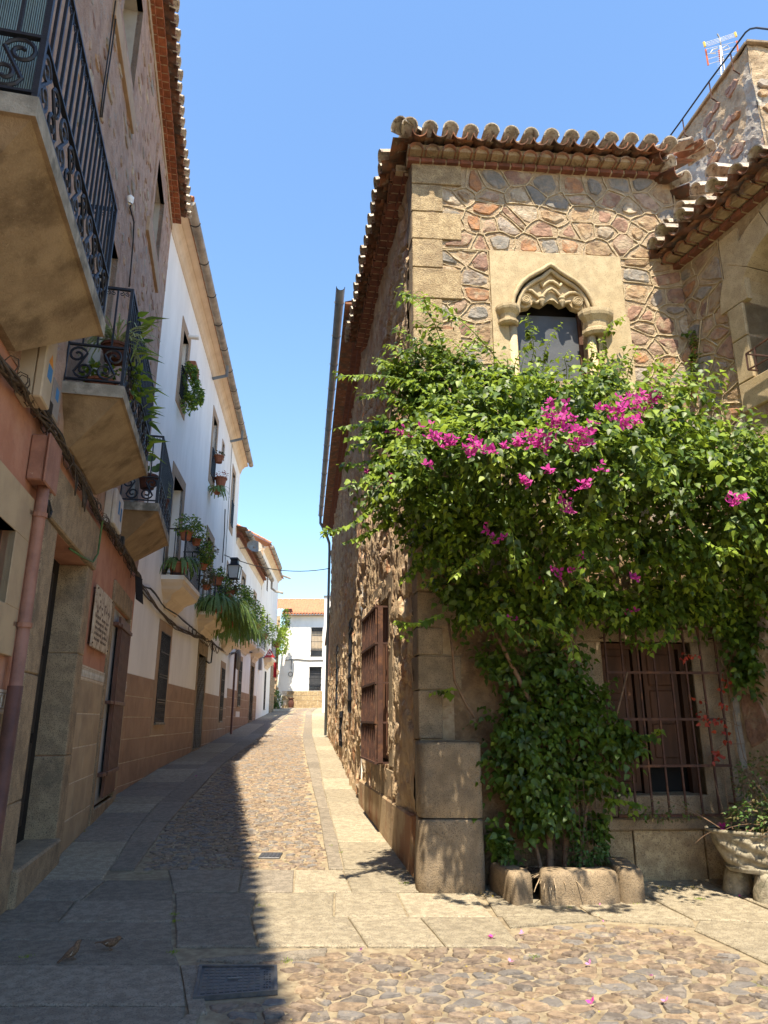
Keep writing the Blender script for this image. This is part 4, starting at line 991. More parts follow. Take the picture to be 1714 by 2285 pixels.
# jumble of tiles where the two roofs meet
for (px_, py_, yaw, pit, m_) in ((1545, 322, .9, .25, TC), (1566, 324, .5, .2, TC2), (1588, 326, .3, .2, TC)):
    u, z = FA.px(px_, py_, .0); place(m_, 'cover_tile', FA, u, z, .0, wroof, pit, yaw)
for q in range(6): place(TC if q % 2 else TP, 'valley_tile', FA, 3.70 + q * .10, 8.80 - q * .10, .30 - .02 * q, wroof, .3, .45 + ru(-.08, .08))
for q in range(5): place(TC, 'valley_tile', WI, -.30 + q * .25, 7.82 + .10 * q, .16 - .05 * q, wroof, .3, ru(-.08, .08))
b = MB(); b.quad(WI.P(-.5, 7.6, .05), WI.P(.9, 7.9, .0), WI.P(.9, 8.3, -1.0), WI.P(-.5, 8.2, -1.0)); b.build('roof_bed', M['tile'], wroof)
# iron bracket under the wing window
br = thing('flower_bracket', WI.P(1.6, oz0, .1), 'triangular rusty iron pot bracket below the arched window at the right edge', 'bracket')
pts = [(1664.6, 790), (1714, 755), (1750, 735)]; A_ = [WI.px(x, y, .12) for x, y in pts]; B_ = [WI.px(x, y, .12) for x, y in ((1664.6, 790), (1714, 795), (1750, 800))]; C_ = [WI.px(x, y, .12) for x, y in ((1670, 825), (1700, 808), (1750, 780))]
for nm, pp in (('rail', A_), ('rail', B_), ('rail', C_), ('strut', [A_[0], C_[0]]), ('strut', [WI.px(1684, 776, .12), WI.px(1688, 826, .12)]), ('strut', [C_[0], WI.px(1692, 827, .12)])):
    t = MB(); t.tube([WI.P(u, z, .12) for u, z in pp], .011, 5); t.build(nm, M['iron_rust'], br)
t = MB(); t.tube([WI.P(B_[2][0], B_[2][1], .12), WI.P(B_[2][0], B_[2][1], -.02)], .011, 5); t.build('wall_fixing', M['iron_rust'], br)
# ---------------------------------------------------------------- tower block above
TA = Fr((8.5, 0), (-.152, 1), (-1, 0))
tower = thing('upper_house', (8, 11.5, 0), 'weathered plaster and stone upper storey with thin coping rising behind the roofs at right', 'house')
ytn = TA.px(1664.6, 97)[0]; zt_ = TA.px(1664.6, 97)[1]
TFf = Fr((0, ytn - .02), (1, .1), (0, -1))
b = MB(); vs = [TA.P(ytn, 6, 0), TA.P(14.5, 6, 0), TA.P(14.5, zt_, 0), TA.P(ytn, zt_, 0)]
NN = 46
def tw(u, v):
    y = ytn + u * 3.6; z = 9.5 + v * (zt_ - 9.5); w = .09 * (float(fbm(np.array(y * 2.4), np.array(z * 2.4), 4)) - .5) + .05 * (float(fbm(np.array(y * 9.), np.array(z * 8.), 3)) - .5)
    return TA.P(y, z, w)
b.grid(tw, 60, 70)
for f in range(len(b.f)):
    c = np.array(b.v[b.f[f][0]]); q = float(vno(np.array(c[1] * .9), np.array(c[2] * .7)));
    b.m[f] = 1 if q > .60 else (2 if q < .3 else 0)
M['plaster_patch'] = mat('old_plaster', (.50, .45, .37), (.36, .31, .25), 3, .9, 30, stain=((.15, .11, .09), 5, .54, .66, .8), bd=.03)
tf = b.build('side_wall', [M['plaster_patch'], M['mortar'], M['pinkwall']], tower)
bx = TA.P(ytn, 0, 0).x
b = MB()
def tw2(u, v):
    x = bx + u * 3.0; z = 9.5 + v * (zt_ - 9.5); w = .12 * (float(fbm(np.array(x * 2.4), np.array(z * 2.4 + 9), 4)) - .5) + .06 * (float(fbm(np.array(x * 9.), np.array(z * 8.), 3)) - .5)
    return Vector((x, ytn + .08 * u * 3 - w, z))
b.grid(tw2, 50, 60)
for f in range(len(b.f)):
    c = b.v[b.f[f][0]]; q = float(vno(np.array(c[0] * 1.3), np.array(c[2] * 1.1))); b.m[f] = 1 if q > .55 else 0
b.build('front_wall', [M['mortar'], M['plaster_patch']], tower)
FT = Fr((bx, ytn - .03), (1, .08), (0, -1))
b = MB(); vs = [Vector((bx + .06, ytn + .06, 9)), Vector((bx + 3, ytn + .3, 9)), Vector((bx + 3, 14.5, 9)), TA.P(14.5, 9, -.1)]; vs += [v + Vector((0, 0, zt_ - 9.04)) for v in vs]; b.add(vs, [(0, 1, 5, 4), (1, 2, 6, 5), (2, 3, 7, 6), (3, 0, 4, 7), (4, 5, 6, 7)]); b.build('inner_wall', M['plaster_patch'], tower)
for k_ in range(26):
    u = ru(.1, 1.6); z = ru(10.5, zt_ - .4); r_ = ru(.06, .16)
    s = MB(); s.stone(FT, [(u + r_ * 1.3 * math.cos(a * 1.05) * ru(.8, 1.1), z + r_ * math.sin(a * 1.05) * ru(.8, 1.1)) for a in range(6)], -.03, ru(.015, .04), .15, j=.008); s.build('stone', random.choice(ST[1:3] + ST[5:]), tower)
for k_ in range(30):
    y = ru(ytn + .5, ytn + 2.0); z = ru(11.0, zt_ - .3); r_ = ru(.07, .15)
    s = MB(); s.stone(TA, [(y + r_ * 1.6 * math.cos(a * 1.05) * ru(.8, 1.1), z + r_ * math.sin(a * 1.05) * ru(.8, 1.1)) for a in range(6)], -.03, ru(.02, .05), .15, j=.008); s.build('stone', ST[random.choice([1, 2, 4, 7])], tower)
b = MB(); b.box(TA, ytn - .03, 14.5, zt_ - .05, zt_ + .015, -.5, .05, ch=.01); b.build('coping', M['granite_grey'], tower)
b = MB(); b.box(FT, -.03, .75, zt_ - .05, zt_ + .013, -.5, .06, ch=.01); b.build('coping', M['granite_grey'], tower)
rail = thing('roof_handrail', TA.P(11.5, zt_, .1), 'thin dark iron handrail on short posts along the coping at top right', 'handrail')
hp = [(1490.5, 310), (1522.6, 266), (1582, 182.5), (1630, 118.5), (1652, 88), (1664, 72), (1674, 64.5), (1688, 62), (1714, 65), (1740, 67)]
t = MB(); t.tube([TA.P(*TA.px(x, y, .12), .12) for x, y in hp[:5]] + [TA.P(*TA.px(x, y, .12), .12) for x, y in hp[5:]], .018, 6); t.build('rail', M['iron'], rail, smooth=True)
for x, y, x2, y2 in ((1523, 266, 1524, 296), (1582, 182.5, 1586, 210), (1630, 118.5, 1632, 150)):
    t = MB(); u, z = TA.px(x, y, .12); t.tube([TA.P(u, z, .12), TA.P(u, z - .42, .12), TA.P(u, z - .5, .0)], .014, 5); t.build('post', M['iron_rust'], rail)
# aerial
AN = Fr((0, 13.0), (1, 0), (0, -1)); r6 = lambda x, y: (1440 + x / 6.055, y / 6.055)
ant = thing('tv_aerial', AN.P(*AN.px(*r6(1080, 1010))), 'silver and orange television aerial with yellow tipped bars above the roof', 'aerial')
def atube(nm, pts, r, m, parent=ant, w=0):
    t = MB(); t.tube([AN.P(*AN.px(*r6(*p), w), w) for p in pts], r, 5); return t.build(nm, M[m], parent)
atube('mast', [(1150, 1300), (1080, 1010), (1010, 520), (975, 460)], .018, 'zinc')
atube('boom', [(1030, 1030), (1015, 620)], .014, 'alu', w=.1)
for q in range(4): atube('dipole', [(800 + q * 12, 580 + q * 16), (1200 + q * 8, 450 + q * 14)], .006, 'alu', w=.05)
for q in (790, 1210): atube('end_cap', [(q, 570 if q < 1000 else 440), (q + 18, 632 if q < 1000 else 495)], .028, 'yellow', w=.05)
atube('reflector_tip', [(815, 670), (850, 880)], .02, 'orange', w=-.05); atube('reflector_tip', [(1235, 555), (1255, 740)], .02, 'orange', w=-.05); atube('reflector_core', [(1000, 680), (1020, 830)], .03, 'orange', w=0)
for q in range(4): atube('reflector_bar', [(820 + q * 10, 665 + q * 68), (1235 + q * 6, 560 + q * 62)], .006, 'alu', w=-.05)
for q in range(12): atube('director', [(975, 700 + q * 28), (1065, 680 + q * 28)], .004, 'alu', w=.1)
for s_ in (-1, 1): atube('loop', [(1010 + s_ * 30, 650), (1010 + s_ * 100, 640 - s_ * 30), (1010 + s_ * 130, 690 - s_ * 30), (1010 + s_ * 60, 700 - s_ * 20)], .013, 'alu', w=.1)
# ---------------------------------------------------------------- house closing the street
end = thing('end_house', (-6.4, 58, 2.47), 'white two storey house with orange tiled roof closing the top of the street', 'house')
b = MB(); holed(b, EH, -8.05, -4.6, 2.2, 9.8, 0, [(-5.9, -4.98, 6.46, 8.77), (-5.96, -5.0, 3.8, 5.64)], .3); b.box(EH, -8.1, -4.6, 9.5, 9.66, -6, -.31); b.build('front_wall', M['white'], end)
b = MB(); b.add([EH.P(-8.05, 2.2, 0), EH.P(-8.6, 2.2, 0), EH.P(-8.25, 6.4, 0), EH.P(-8.05, 7.4, 0)], [(0, 1, 2, 3)]); b.build('buttress', M['white'], end)
for (u0, u1, z0, z1, bl) in ((-5.9, -4.98, 6.46, 8.77, (.42, .36, .22)), (-5.96, -5.0, 3.8, 5.64, None)):
    b = MB(); b.box(EH, u0, u1, z0, z1, -.3, -.25); o = b.build('window_pane', M['cream'] if bl else M['blind'], end)
    b = MB(); b.box(EH, u0, u1, z1 - .3, z1, -.25, -.2); b.box(EH, u0, u1, z0, z0 + (.3 if not bl else .5), -.25, -.2); b.build('dark_recess', M['glass'], end)
    for q in range(8):
        x = u0 + (u1 - u0) * (q + .5) / 8; b = MB(); b.box(EH, x - .012, x + .012, z0, z1, .02, .045); b.build('bar', M['iron'], end)
    for z in (z0 + .05, (z0 + z1) / 2, z1 - .05, z0 + .45): b = MB(); b.box(EH, u0 - .03, u1 + .03, z - .015, z + .015, .01, .05); b.build('crossbar', M['iron'], end)
zd = 3.75
for r_ in range(4):
    z0 = 2.3 + r_ * .37; z1 = min(z0 + .37, zd); u = -8.05 + (.35 if r_ % 2 else 0)
    while u < -4.65:
        u1 = min(u + .82, -4.6); b = MB(); b.box(EH, u + .012, u1 - .012, z0 + .012, z1 - .012, -.02, .05, ch=.006); b.build('dado_stone', M['granite'], end); u = u1
b = MB(); b.box(EH, -8.06, -4.6, 2.2, zd, -.02, .03); b.build('dado_joint', M['whiteline'], end)
# roof: two slopes of ribbed tiles
M['far_roof'] = mat('orange_roof_tiles', (.50, .22, .11), (.38, .15, .08), 8, .6, 30, stain=((.22, .12, .08), 3, .5, .68, .6), bd=.02)
b = MB(); b.grid(lambda u, v: Vector((-8.3 + u * 3.8, 57.55 + v * 4.4, 9.72 + v * 1.95 + .045 * abs(math.sin(u * 3.8 / .24 * math.pi)) + .035 * ((v * 11) % 1))), 128, 33); b.build('roof', M['far_roof'], end)
b = MB(); b.grid(lambda u, v: Vector((-9.6 + u * 2.2 * (1 - .4 * v) + .0, 57.6 + v * 4.3, 10.2 + v * 1.45 + .045 * abs(math.sin(u * 2.2 / .24 * math.pi)) + (.03 * ((v * 11) % 1)))), 72, 33); b.build('side_roof', M['far_roof'], end)
for q in range(9):
    link('ridge_tile', TF, (-9.4 + q * .55, 61.95, 11.66), end, rot=(0, 0, -math.pi / 2))
for q in range(16): place(TF, 'roof_tile', EH, -8.2 + q * .24, 9.76, .5, end, .42)
b = MB(); b.quad(EH.P(-8.4, 9.66, .4), EH.P(-4.5, 9.66, .4), EH.P(-4.5, 9.66, -.2), EH.P(-8.4, 9.66, -.2)); b.build('eave_board', M['cream'], end)
t = MB(); t.tube([EH.P(-7.9, 6.15, .04), EH.P(-7.0, 6.22, .04), EH.P(-6, 6.12, .04), EH.P(-4.7, 6.15, .04)], .03, 5); t.tube([EH.P(-7.4, 6.2, .05), EH.P(-7.42, 5.4, .05)], .025, 5)
lp = [EH.P(-7.45 + .17 * math.cos(a), 5.05 + .17 * math.sin(a), .05) for a in np.linspace(0, 6.28, 14)]; t.tube(lp, .02, 5); t.build('loose_cable', M['cable_dark'], end)
sw = thing('old_stone_wall', (-9, 56.5, 2.4), 'ruined ochre stone wall with climbing plants left of the white end house', 'wall')
SWF = Fr((0, 56.6), (1, 0), (0, -1))
b = MB()
def swf(u, v):
    x = -10.5 + u * 2.25; z = 2.2 + v * 7.3 * (1 - .0 * u); 
    return SWF.P(x, z, .18 * (float(fbm(np.array(x * 2.2), np.array(z * 2.2), 3)) - .5))
b.grid(swf, 30, 80); b.build('wall_face', [M['mortar']], sw)
for k_ in range(90):
    u = ru(-10.0, -8.3); z = ru(2.6, 9.2); r_ = ru(.07, .17)
    s = MB(); s.stone(SWF, [(u + r_ * 1.3 * math.cos(a * 1.05), z + r_ * math.sin(a * 1.05)) for a in range(6)], -.05, ru(.06, .12), .15, j=.01); s.build('stone', random.choice(ST), sw)
b = MB(); b.box(SWF, -8.4, -7.75, 7.55, 8.6, .0, .12); b.build('lattice_panel', M['white'], sw)
for i in range(3):
    for j in range(3):
        b = MB(); b.box(SWF, -8.25 + i * .17, -8.14 + i * .17, 7.7 + j * .28, 7.88 + j * .28, .12, .13); b.build('lattice_hole', M['brick_dark'], sw)
urn = thing('urn_planter', (-7.25, 57.4, 2.44), 'brown waisted clay urn standing before the white end house', 'urn')
b = MB(); b.lathe((-7.25, 57.4, 2.42), [(.14, 0), (.2, .1), (.24, .4), (.17, .62), (.15, .68), (.24, .74), (.24, .78)], 14); b.build('urn_body', M['pot_dark'], urn, smooth=True)
# overhead cable across the street
oc = MB(); a_ = WW.P(*WW.px(500, 1238, .1), .1); z_ = BW.P(*BW.px(737, 1268, .12), .12)
k_ = 14; oc.tube([a_.lerp(z_, i / k_) - Vector((0, 0, .32 * 4 * (i / k_) * (1 - i / k_))) for i in range(k_ + 1)], .016, 5)
o = oc.build('overhead_cable', M['cable_dark']); tag(o, 'single dark cable sagging across the street between the white house and the downpipe', 'cable')
# ---------------------------------------------------------------- pink house at left
pink = thing('pink_house', PW.P(5, 0, 0), 'terracotta and pink rubble house at left with three iron balconies', 'house')
ZP = 12.0; ZM = 4.28
tops = [(6.68, 7.8, 9.95, 11.38), (10.5, 11.7, 9.97, 11.32), (2.8, 3.9, 9.95, 11.35)]
doorsB = [(3.5, 4.5, 4.82, 7.5), (7.2, 8.15, 4.82, 7.5), (11.3, 12.2, 4.82, 7.5)]
low = [(4.4, 5.5, 2.47, 3.05), (6.87, 8.58, .30, 3.42), (10.92, 12.76, .36, 3.32)]
b = MB()
# rubble face, gently displaced grid
ys_ = np.arange(-4, 13.31, .09); zs_ = np.arange(ZM, ZP + .05, .09)
Yg, Zg = np.meshgrid(ys_, zs_); Wg = .03 * (fbm(Yg * 2, Zg * 2, 3) - .5) + .022 * (fbm(Yg * 7, Zg * 6, 3) - .5)
hl = [(h[0] - .16, h[1] + .16, h[2] - .16, h[3] + .16) for h in tops + doorsB]
vs = [PW.P(Yg[j, i], Zg[j, i], Wg[j, i]) for j in range(len(zs_)) for i in range(len(ys_))]; n_ = len(ys_); fs = []
for j in range(len(zs_) - 1):
    for i in range(n_ - 1):
        cy, cz = ys_[i] + .045, zs_[j] + .045
        if any(h[0] < cy < h[1] and h[2] < cz < h[3] for h in hl): continue
        fs.append((j * n_ + i, j * n_ + i + 1, (j + 1) * n_ + i + 1, (j + 1) * n_ + i))
b.add(vs, fs); pw_ = b.build('upper_wall', M['pinkwall'], pink)
# flush stones showing in the render (long flat pieces)
cnt = 0
for k_ in range(2400):
    y, z = ru(5.4, 13.2), ru(5.6, 11.9)
    if any(h[0] - .3 < y < h[1] + .3 and h[2] - .15 < z < h[3] + .15 for h in hl): continue
    if cnt >= 290: break
    rx, rz = ru(.06, .24), ru(.03, .10); n_ = 6
    s = MB(); s.stone(PW, [(y + rx * math.cos(a * 1.047) * ru(.5, 1.1), z + rz * math.sin(a * 1.047) * ru(.7, 1.1)) for a in range(6)], -.02, ru(.004, .018), .2, j=.004); s.build('stone', random.choices([ST[0], ST[2], ST[3], ST[4], ST[6], ST[7]], [1, 2.5, 1.6, 1.4, 1.2, 3])[0], pw_); cnt += 1
def surround(fr, h, t, w, m, parent, bottom=True, depth=.3, mr='frame_brown', back='reveal_dark', extra=.0):
    b = MB(); u0, u1, z0, z1 = h
    b.box(fr, u0 - t, u0, z0, z1, -.05, w, ch=.004); b.box(fr, u1, u1 + t, z0, z1, -.05, w, ch=.004); b.box(fr, u0 - t, u1 + t, z1, z1 + t + extra, -.05, w, ch=.004)
    if bottom: b.box(fr, u0 - t, u1 + t, z0 - t, z0, -.05, w, ch=.004)
    o = b.build('window_surround', M[m], parent)
    r = MB()
    for q in ((u0, u0, z0, z1), (u1, u1, z0, z1)): r.quad(fr.P(q[0], z0, w - .004), fr.P(q[0], z1, w - .004), fr.P(q[0], z1, -depth), fr.P(q[0], z0, -depth))
    for z in (z0, z1): r.quad(fr.P(u0, z, w - .004), fr.P(u1, z, w - .004), fr.P(u1, z, -depth), fr.P(u0, z, -depth))
    r.build('window_reveal', M[mr], parent)
    k = MB(); k.box(fr, u0 - .01, u1 + .01, z0 - .01, z1 + .01, -depth - .02, -depth); k.build('window_back' if back != 'reveal_dark' else 'dark_recess', M[back], parent)
    return o
M['reveal_grey'] = mat('pale_reveal', (.44, .40, .34), (.38, .34, .29), 3, .1, 40)
for h in tops:
    surround(PW, h, .17, .035, 'pinkwall', pink, depth=.45, mr='reveal_grey', back='blind')
    b = MB(); b.box(PW, h[0] - .36, h[1] + .28, h[2] - .46, h[2] - .17, -.02, .05, ch=.006); b.build('window_sill', M['frame_brown'], pink)
for h in doorsB:
    surround(PW, h, .17, .03, 'pinkwall', pink, bottom=False, depth=.35, mr='reveal_grey')
    b = MB(); b.box(PW, h[0], h[0] + .06, h[2], h[3], -.3, -.24); b.box(PW, h[1] - .06, h[1], h[2], h[3], -.3, -.24); b.box(PW, (h[0] + h[1]) / 2 - .04, (h[0] + h[1]) / 2 + .04, h[2], h[3], -.3, -.24); b.box(PW, h[0], h[1], h[2] + .9, h[2] + 1.0, -.3, -.24); b.build('door_frame', M['wood'], pink)
    b = MB(); b.box(PW, h[0], h[1], h[2], h[3], -.31, -.3); b.build('door_glass', M['glass'], pink)
# lower wall
b = MB(); holed(b, PW, -4, 13.3, -.3, ZM + .02, -.004, low, .32); lw_ = b.build('lower_wall', M['pinkplaster'], pink)
b = MB(); vs = [PW.P(13.3, -.3, 0), PW.P(13.3, ZP + .3, 0), PW.P(13.3, ZP + .3, -7), PW.P(13.3, -.3, -7)]; b.quad(*vs); vs = [PW.P(-4, -.3, 0), PW.P(-4, ZP + .3, 0), PW.P(-4, ZP + .3, -7), PW.P(-4, -.3, -7)]; b.quad(*vs); b.quad(PW.P(-4, -.3, -7), PW.P(-4, ZP + .3, -7), PW.P(13.3, ZP + .3, -7), PW.P(13.3, -.3, -7)); b.build('end_wall', M['pinkplaster'], pink)
# dado blocks and band
def dado(fr, u0, u1, rowsz, m, parent, w=.012, uw=.85, name='dado_panel'):
    for i, (za, zb) in enumerate(zip(rowsz, rowsz[1:])):
        u = u0 - (uw * .5 if i % 2 else 0)
        while u < u1 - .02:
            a, c = max(u, u0), min(u + uw, u1)
            if c - a > .03: b = MB(); b.box(fr, a + .008, c - .008, za + .008, zb - .008, -.01, w, ch=.004); b.build(name, M[m], parent)
            u += uw
for a, c, e in ((5.2, 6.42, 1.655), (8.9, 10.75, 2.085), (12.9, 13.3, 2.085)): b = MB(); b.box(PW, a, c, -.3, e, -.02, .006); b.build('dado_joint', M['whiteline'], pink)
rz = [-.1, .44, .855, 1.265, 1.67, 2.08]
dado(PW, 8.92, 10.74, rz, 'dado', pink); dado(PW, 12.9, 13.29, rz, 'dado', pink); dado(PW, 3, 6.42, [-.1, .35, .78, 1.22, 1.65], 'dado', pink)
def band_(u0, u1, z0, z1):
    b = MB(); b.box(PW, u0, u1, z0, z1, -.01, .008); b.build('band_ground', M['dado'], pink)
    b = MB(); b.box(PW, u0, u1, z0, z0 + .022, .0, .014); b.box(PW, u0, u1, z1 - .022, z1, .0, .014)
    zc_ = (z0 + z1) / 2; r_ = (z1 - z0) / 2 - .03; n_ = int((u1 - u0) / (r_ * 1.25))
    for i in range(n_):
        c = u0 + (i + .5) * (u1 - u0) / n_
        b.tube([PW.P(c + r_ * .8 * math.cos(a), zc_ + r_ * math.sin(a), .011) for a in np.linspace(0, 2 * math.pi, 11)], .006, 4, cap=False)
    b.build('white_ornament_band', M['whiteline'], pink)
band_(8.92, 10.74, 2.085, 2.255); band_(12.9, 13.29, 2.085, 2.255); band_(4.8, 6.42, 1.655, 1.83)
# far left window
surround(PW, (4.4, 5.5, 2.47, 3.05), .38, .05, 'dado', pink, depth=.25, mr='dado')
for q in range(8):
    y = 4.45 + q * .15; t = MB(); t.tube([PW.P(y, 2.47, -.06), PW.P(y, 3.05, -.06)], .009, 5); t.build('bar', M['iron_rust'], pink)
t = MB(); t.tube([PW.P(4.4, 2.76, -.06), PW.P(5.5, 2.76, -.06)], .008, 5); t.build('crossbar', M['iron_rust'], pink)
# door 1
def stones(fr, u0, u1, zs__, w, m, parent, name='jamb_stone', w0=-.32):
    for a, c in zip(zs__, zs__[1:]): b = MB(); b.box(fr, u0, u1, a + .003, c - .003, w0, w, ch=.012, j=.003); b.build(name, M[m], parent)
stones(PW, 6.42, 6.885, [-.2, .9, 2.0, 3.42], .03, 'lintel', pink); stones(PW, 8.56, 8.93, [-.2, 1.2, 2.35, 3.42], .03, 'lintel', pink)
b = MB(); b.box(PW, 6.40, 8.92, 3.425, 3.97, -.32, .06, ch=.015); b.build('door_lintel', M['lintel'], pink)
b = MB(); b.box(PW, 6.85, 8.58, .0, .33, -.34, .09, ch=.02); b.build('door_step', M['lintel'], pink)
b = MB(); b.box(PW, 6.87, 8.58, .33, 3.42, -.34, -.30); d1 = b.build('house_door', M['reveal_dark'], pink)
for q in range(3):
    for k_ in range(2): b = MB(); b.box(PW, 6.98 + k_ * .72, 7.60 + k_ * .72, .5 + q * .95, 1.35 + q * .95, -.30, -.285, ch=.01); b.build('door_panel', M['iron'], d1)
# door 2 with metal leaf
stones(PW, 10.76, 10.935, [-.1, 1.6, 3.32], .03, 'lintel', pink); b = MB(); b.box(PW, 10.76, 12.9, 3.325, 3.66, -.2, .035, ch=.01); b.build('door_lintel', M['lintel'], pink)
stones(PW, 12.74, 12.9, [-.1, 1.6, 3.32], .03, 'lintel', pink)
b = MB(); b.box(PW, 10.92, 12.76, -.05, .36, -.32, .04, ch=.01); b.build('door_step', M['lintel'], pink)
b = MB(); b.box(PW, 10.93, 12.75, .36, 3.32, -.10, -.05); b.box(PW, 11.0, 11.8, .45, 3.2, -.05, -.03, ch=.008); b.box(PW, 11.86, 12.68, .45, 3.2, -.05, -.03, ch=.008); b.build('house_door', M['door_grey'], pink)
hx = PW.P(12.05, 0, .20); 
lf = MB(); lf.box(PW, 11.55, 12.74, .45, 3.2, .01, .05)
lf = lf.build('metal_door_leaf', M['metal_brown'], pink)
for q in range(9): b = MB(); b.box(PW, 11.60 + q * .13, 11.65 + q * .13, .8, 3.0, .05, .075); b.build('leaf_rib', M['metal_brown'], lf)
for z in (.8, 1.85, 3.05):
    b = MB(); b.box(PW, 11.52, 12.78, z - .03, z + .03, .045, .09, ch=.006); b.build('strap', M['metal_brown'], lf)
    b = MB(); b.box(PW, 11.2, 11.55, z - .025, z + .025, -.1, .07, ch=.004); b.build('hinge_arm', M['metal_brown'], lf)
# plaque, small pale strip, floodlight
pq = thing('wall_plaque', PW.P(9.85, 2.5, .02), 'stained rectangular stone plaque with illegible lettering on the terracotta wall', 'plaque')
b = MB(); b.box(PW, 9.2, 10.5, 2.5, 3.3, .03, .055, ch=.006); b.build('panel', M['plaque'], pq)
b = MB()
for r_ in range(9):
    u = 9.32
    while u < 10.35:
        l_ = ru(.03, .1)
        if rnd() < (.85 if r_ < 5 else .3): b.box(PW, u, u + l_ * .7, 2.60 + r_ * .072, 2.63 + r_ * .072 + ru(0, .008), .055, .0565)
        u += l_ + .01
b.build('lettering', M['plaque_text'], pq)
for u, z in ((9.24, 2.55), (10.46, 2.55), (9.24, 3.26), (10.46, 3.26)): t = MB(); t.tube([PW.P(u, z, .0), PW.P(u, z, .066)], .013, 8); t.build('bolt', M['iron_rust'], pq)
b = MB(); b.box(PW, 12.93, 13.08, 3.0, 3.42, .0, .012); o = b.build('paper_notice', M['paper']); tag(o, 'small pale paper strip stuck on the wall beside the metal door', 'notice')
fl = MB(); p0 = PW.P(12.1, 4.0, .12)
fl.add([p0, p0 + Vector((.06, -.02, -.42)), p0 + Vector((.16, .1, -.5)), p0 + Vector((.1, .1, -.05)), p0 + Vector((0, .18, 0)), p0 + Vector((.06, .2, -.4))], [(0, 1, 2, 3), (0, 1, 5, 4), (1, 2, 5), (0, 3, 4), (3, 2, 5, 4)])
o = fl.build('hanging_flap', M['iron']); tag(o, 'black folded metal flap hanging below the cable bundle', 'metal flap')
# boxes and pipe
def cbox_(name, y0, y1, z0, z1, d, m, label, stick=None, lid=True):
    t = thing(name, PW.P((y0 + y1) / 2, z0, d / 2), label, 'junction box', 'electric boxes on the left house fronts')
    b = MB(); b.box(PW, y0, y1, z0, z1, .0, d * .62, ch=.006); b.build('box_body', M[m], t)
    b = MB(); b.box(PW, y0 - .008, y1 + .008, z0 - .008, z1 + .008, d * .62 + .004, d, ch=.012); b.build('box_lid', M[m], t)
    if stick:
        for (a, c, e, f, mm) in stick: b = MB(); b.box(PW, y0 + (y1 - y0) * a, y0 + (y1 - y0) * c, z0 + (z1 - z0) * e, z0 + (z1 - z0) * f, d, d + .002); b.build('sticker', M[mm], t)
    return t
t = cbox_('junction_box', 5.1, 5.36, 4.06, 4.66, .2, 'box_beige', 'beige plastic box with blue and orange sticker under the nearest balcony', [(.3, .8, .35, .55, 'sticker_blue')])
b = MB(); b.add([PW.P(5.17, 4.40, .2025), PW.P(5.31, 4.40, .2025), PW.P(5.24, 4.50, .2025)], [(0, 1, 2)]); b.build('sticker', M['sticker_orange'], t)
cbox_('junction_box', 5.72, 5.97, 4.2, 4.52, .12, 'box_grey', 'small grey plastic box with blue label between the first two balconies', [(.3, .7, .5, .85, 'sticker_blue')])
cbox_('junction_box', 9.3, 9.95, 4.18, 4.66, .15, 'box_white', 'white plastic box with blue labels under the third balcony', [(.35, .55, .4, .8, 'sticker_blue'), (.68, .85, .3, .7, 'sticker_blue')])
pb = thing('pipe_box', PW.P(5.9, 3.55, .08), 'terracotta painted metal box topping the pink conduit pipe', 'junction box')
b = MB(); b.box(PW, 5.70, 6.1, 3.56, 3.97, .0, .13, ch=.01); b.build('box_body', M['pipe_pink'], pb); b = MB(); b.box(PW, 5.68, 6.12, 3.54, 3.99, .134, .16, ch=.012); b.build('box_lid', M['pipe_pink'], pb)
t = MB(); t.tube([PW.P(6.1, 3.5, .1), PW.P(6.14, 3.4, .13), PW.P(6.05, 3.33, .14), PW.P(5.98, 3.42, .13), PW.P(5.98, 3.56, .1)], .014, 6); t.build('cable_loop', M['cable_dark'], pb)
cp = thing('conduit_pipe', PW.P(5.92, .1, .1), 'thick pink conduit pipe clamped to the wall left of the granite doorway', 'pipe')
t = MB(); t.tube([PW.P(5.9, 1.84, .1), PW.P(5.9, 3.2, .1), PW.P(5.9, 3.56, .1)], .052, 12); t.build('upper_pipe', M['pipe_pink'], cp, smooth=True)
t = MB(); t.tube([PW.P(5.9, .08, .1), PW.P(5.9, 1.86, .1)], .060, 12); t.build('lower_pipe', M['metal_brown'], cp, smooth=True)
for z in (3.3, 2.35): t = MB(); t.tube([PW.P(5.9, z - .02, .1), PW.P(5.9, z + .02, .1)], .064, 12); t.build('clamp', M['pipe_pink'], cp); b = MB(); b.box(PW, 5.78, 6.02, z - .02, z + .02, .0, .05); b.build('clamp_foot', M['pipe_pink'], cp)
# cornice
eave(PW, -3.6, 13.3, ZP + .28, .34, pink, sp=.262, corbel=False, rows=1, brick_m='brick', bricks2=True)
b = MB(); b.box(PW, -4, 13.3, ZP - .02, ZP + .15, -.3, .02); b.build('cornice_bed', M['mortar'], pink)
b = MB(); b.quad(PW.P(-4, ZP + .5, .0), PW.P(13.3, ZP + .5, .0), PW.P(13.3, ZP + 2.2, -6), PW.P(-4, ZP + 2.2, -6)); b.quad(PW.P(13.3, ZP + .1, 0), PW.P(13.3, ZP + .5, .2), PW.P(13.3, ZP + 2.2, -6), PW.P(13.3, ZP + .1, -6)); b.build('roof', M['tile'], pink)
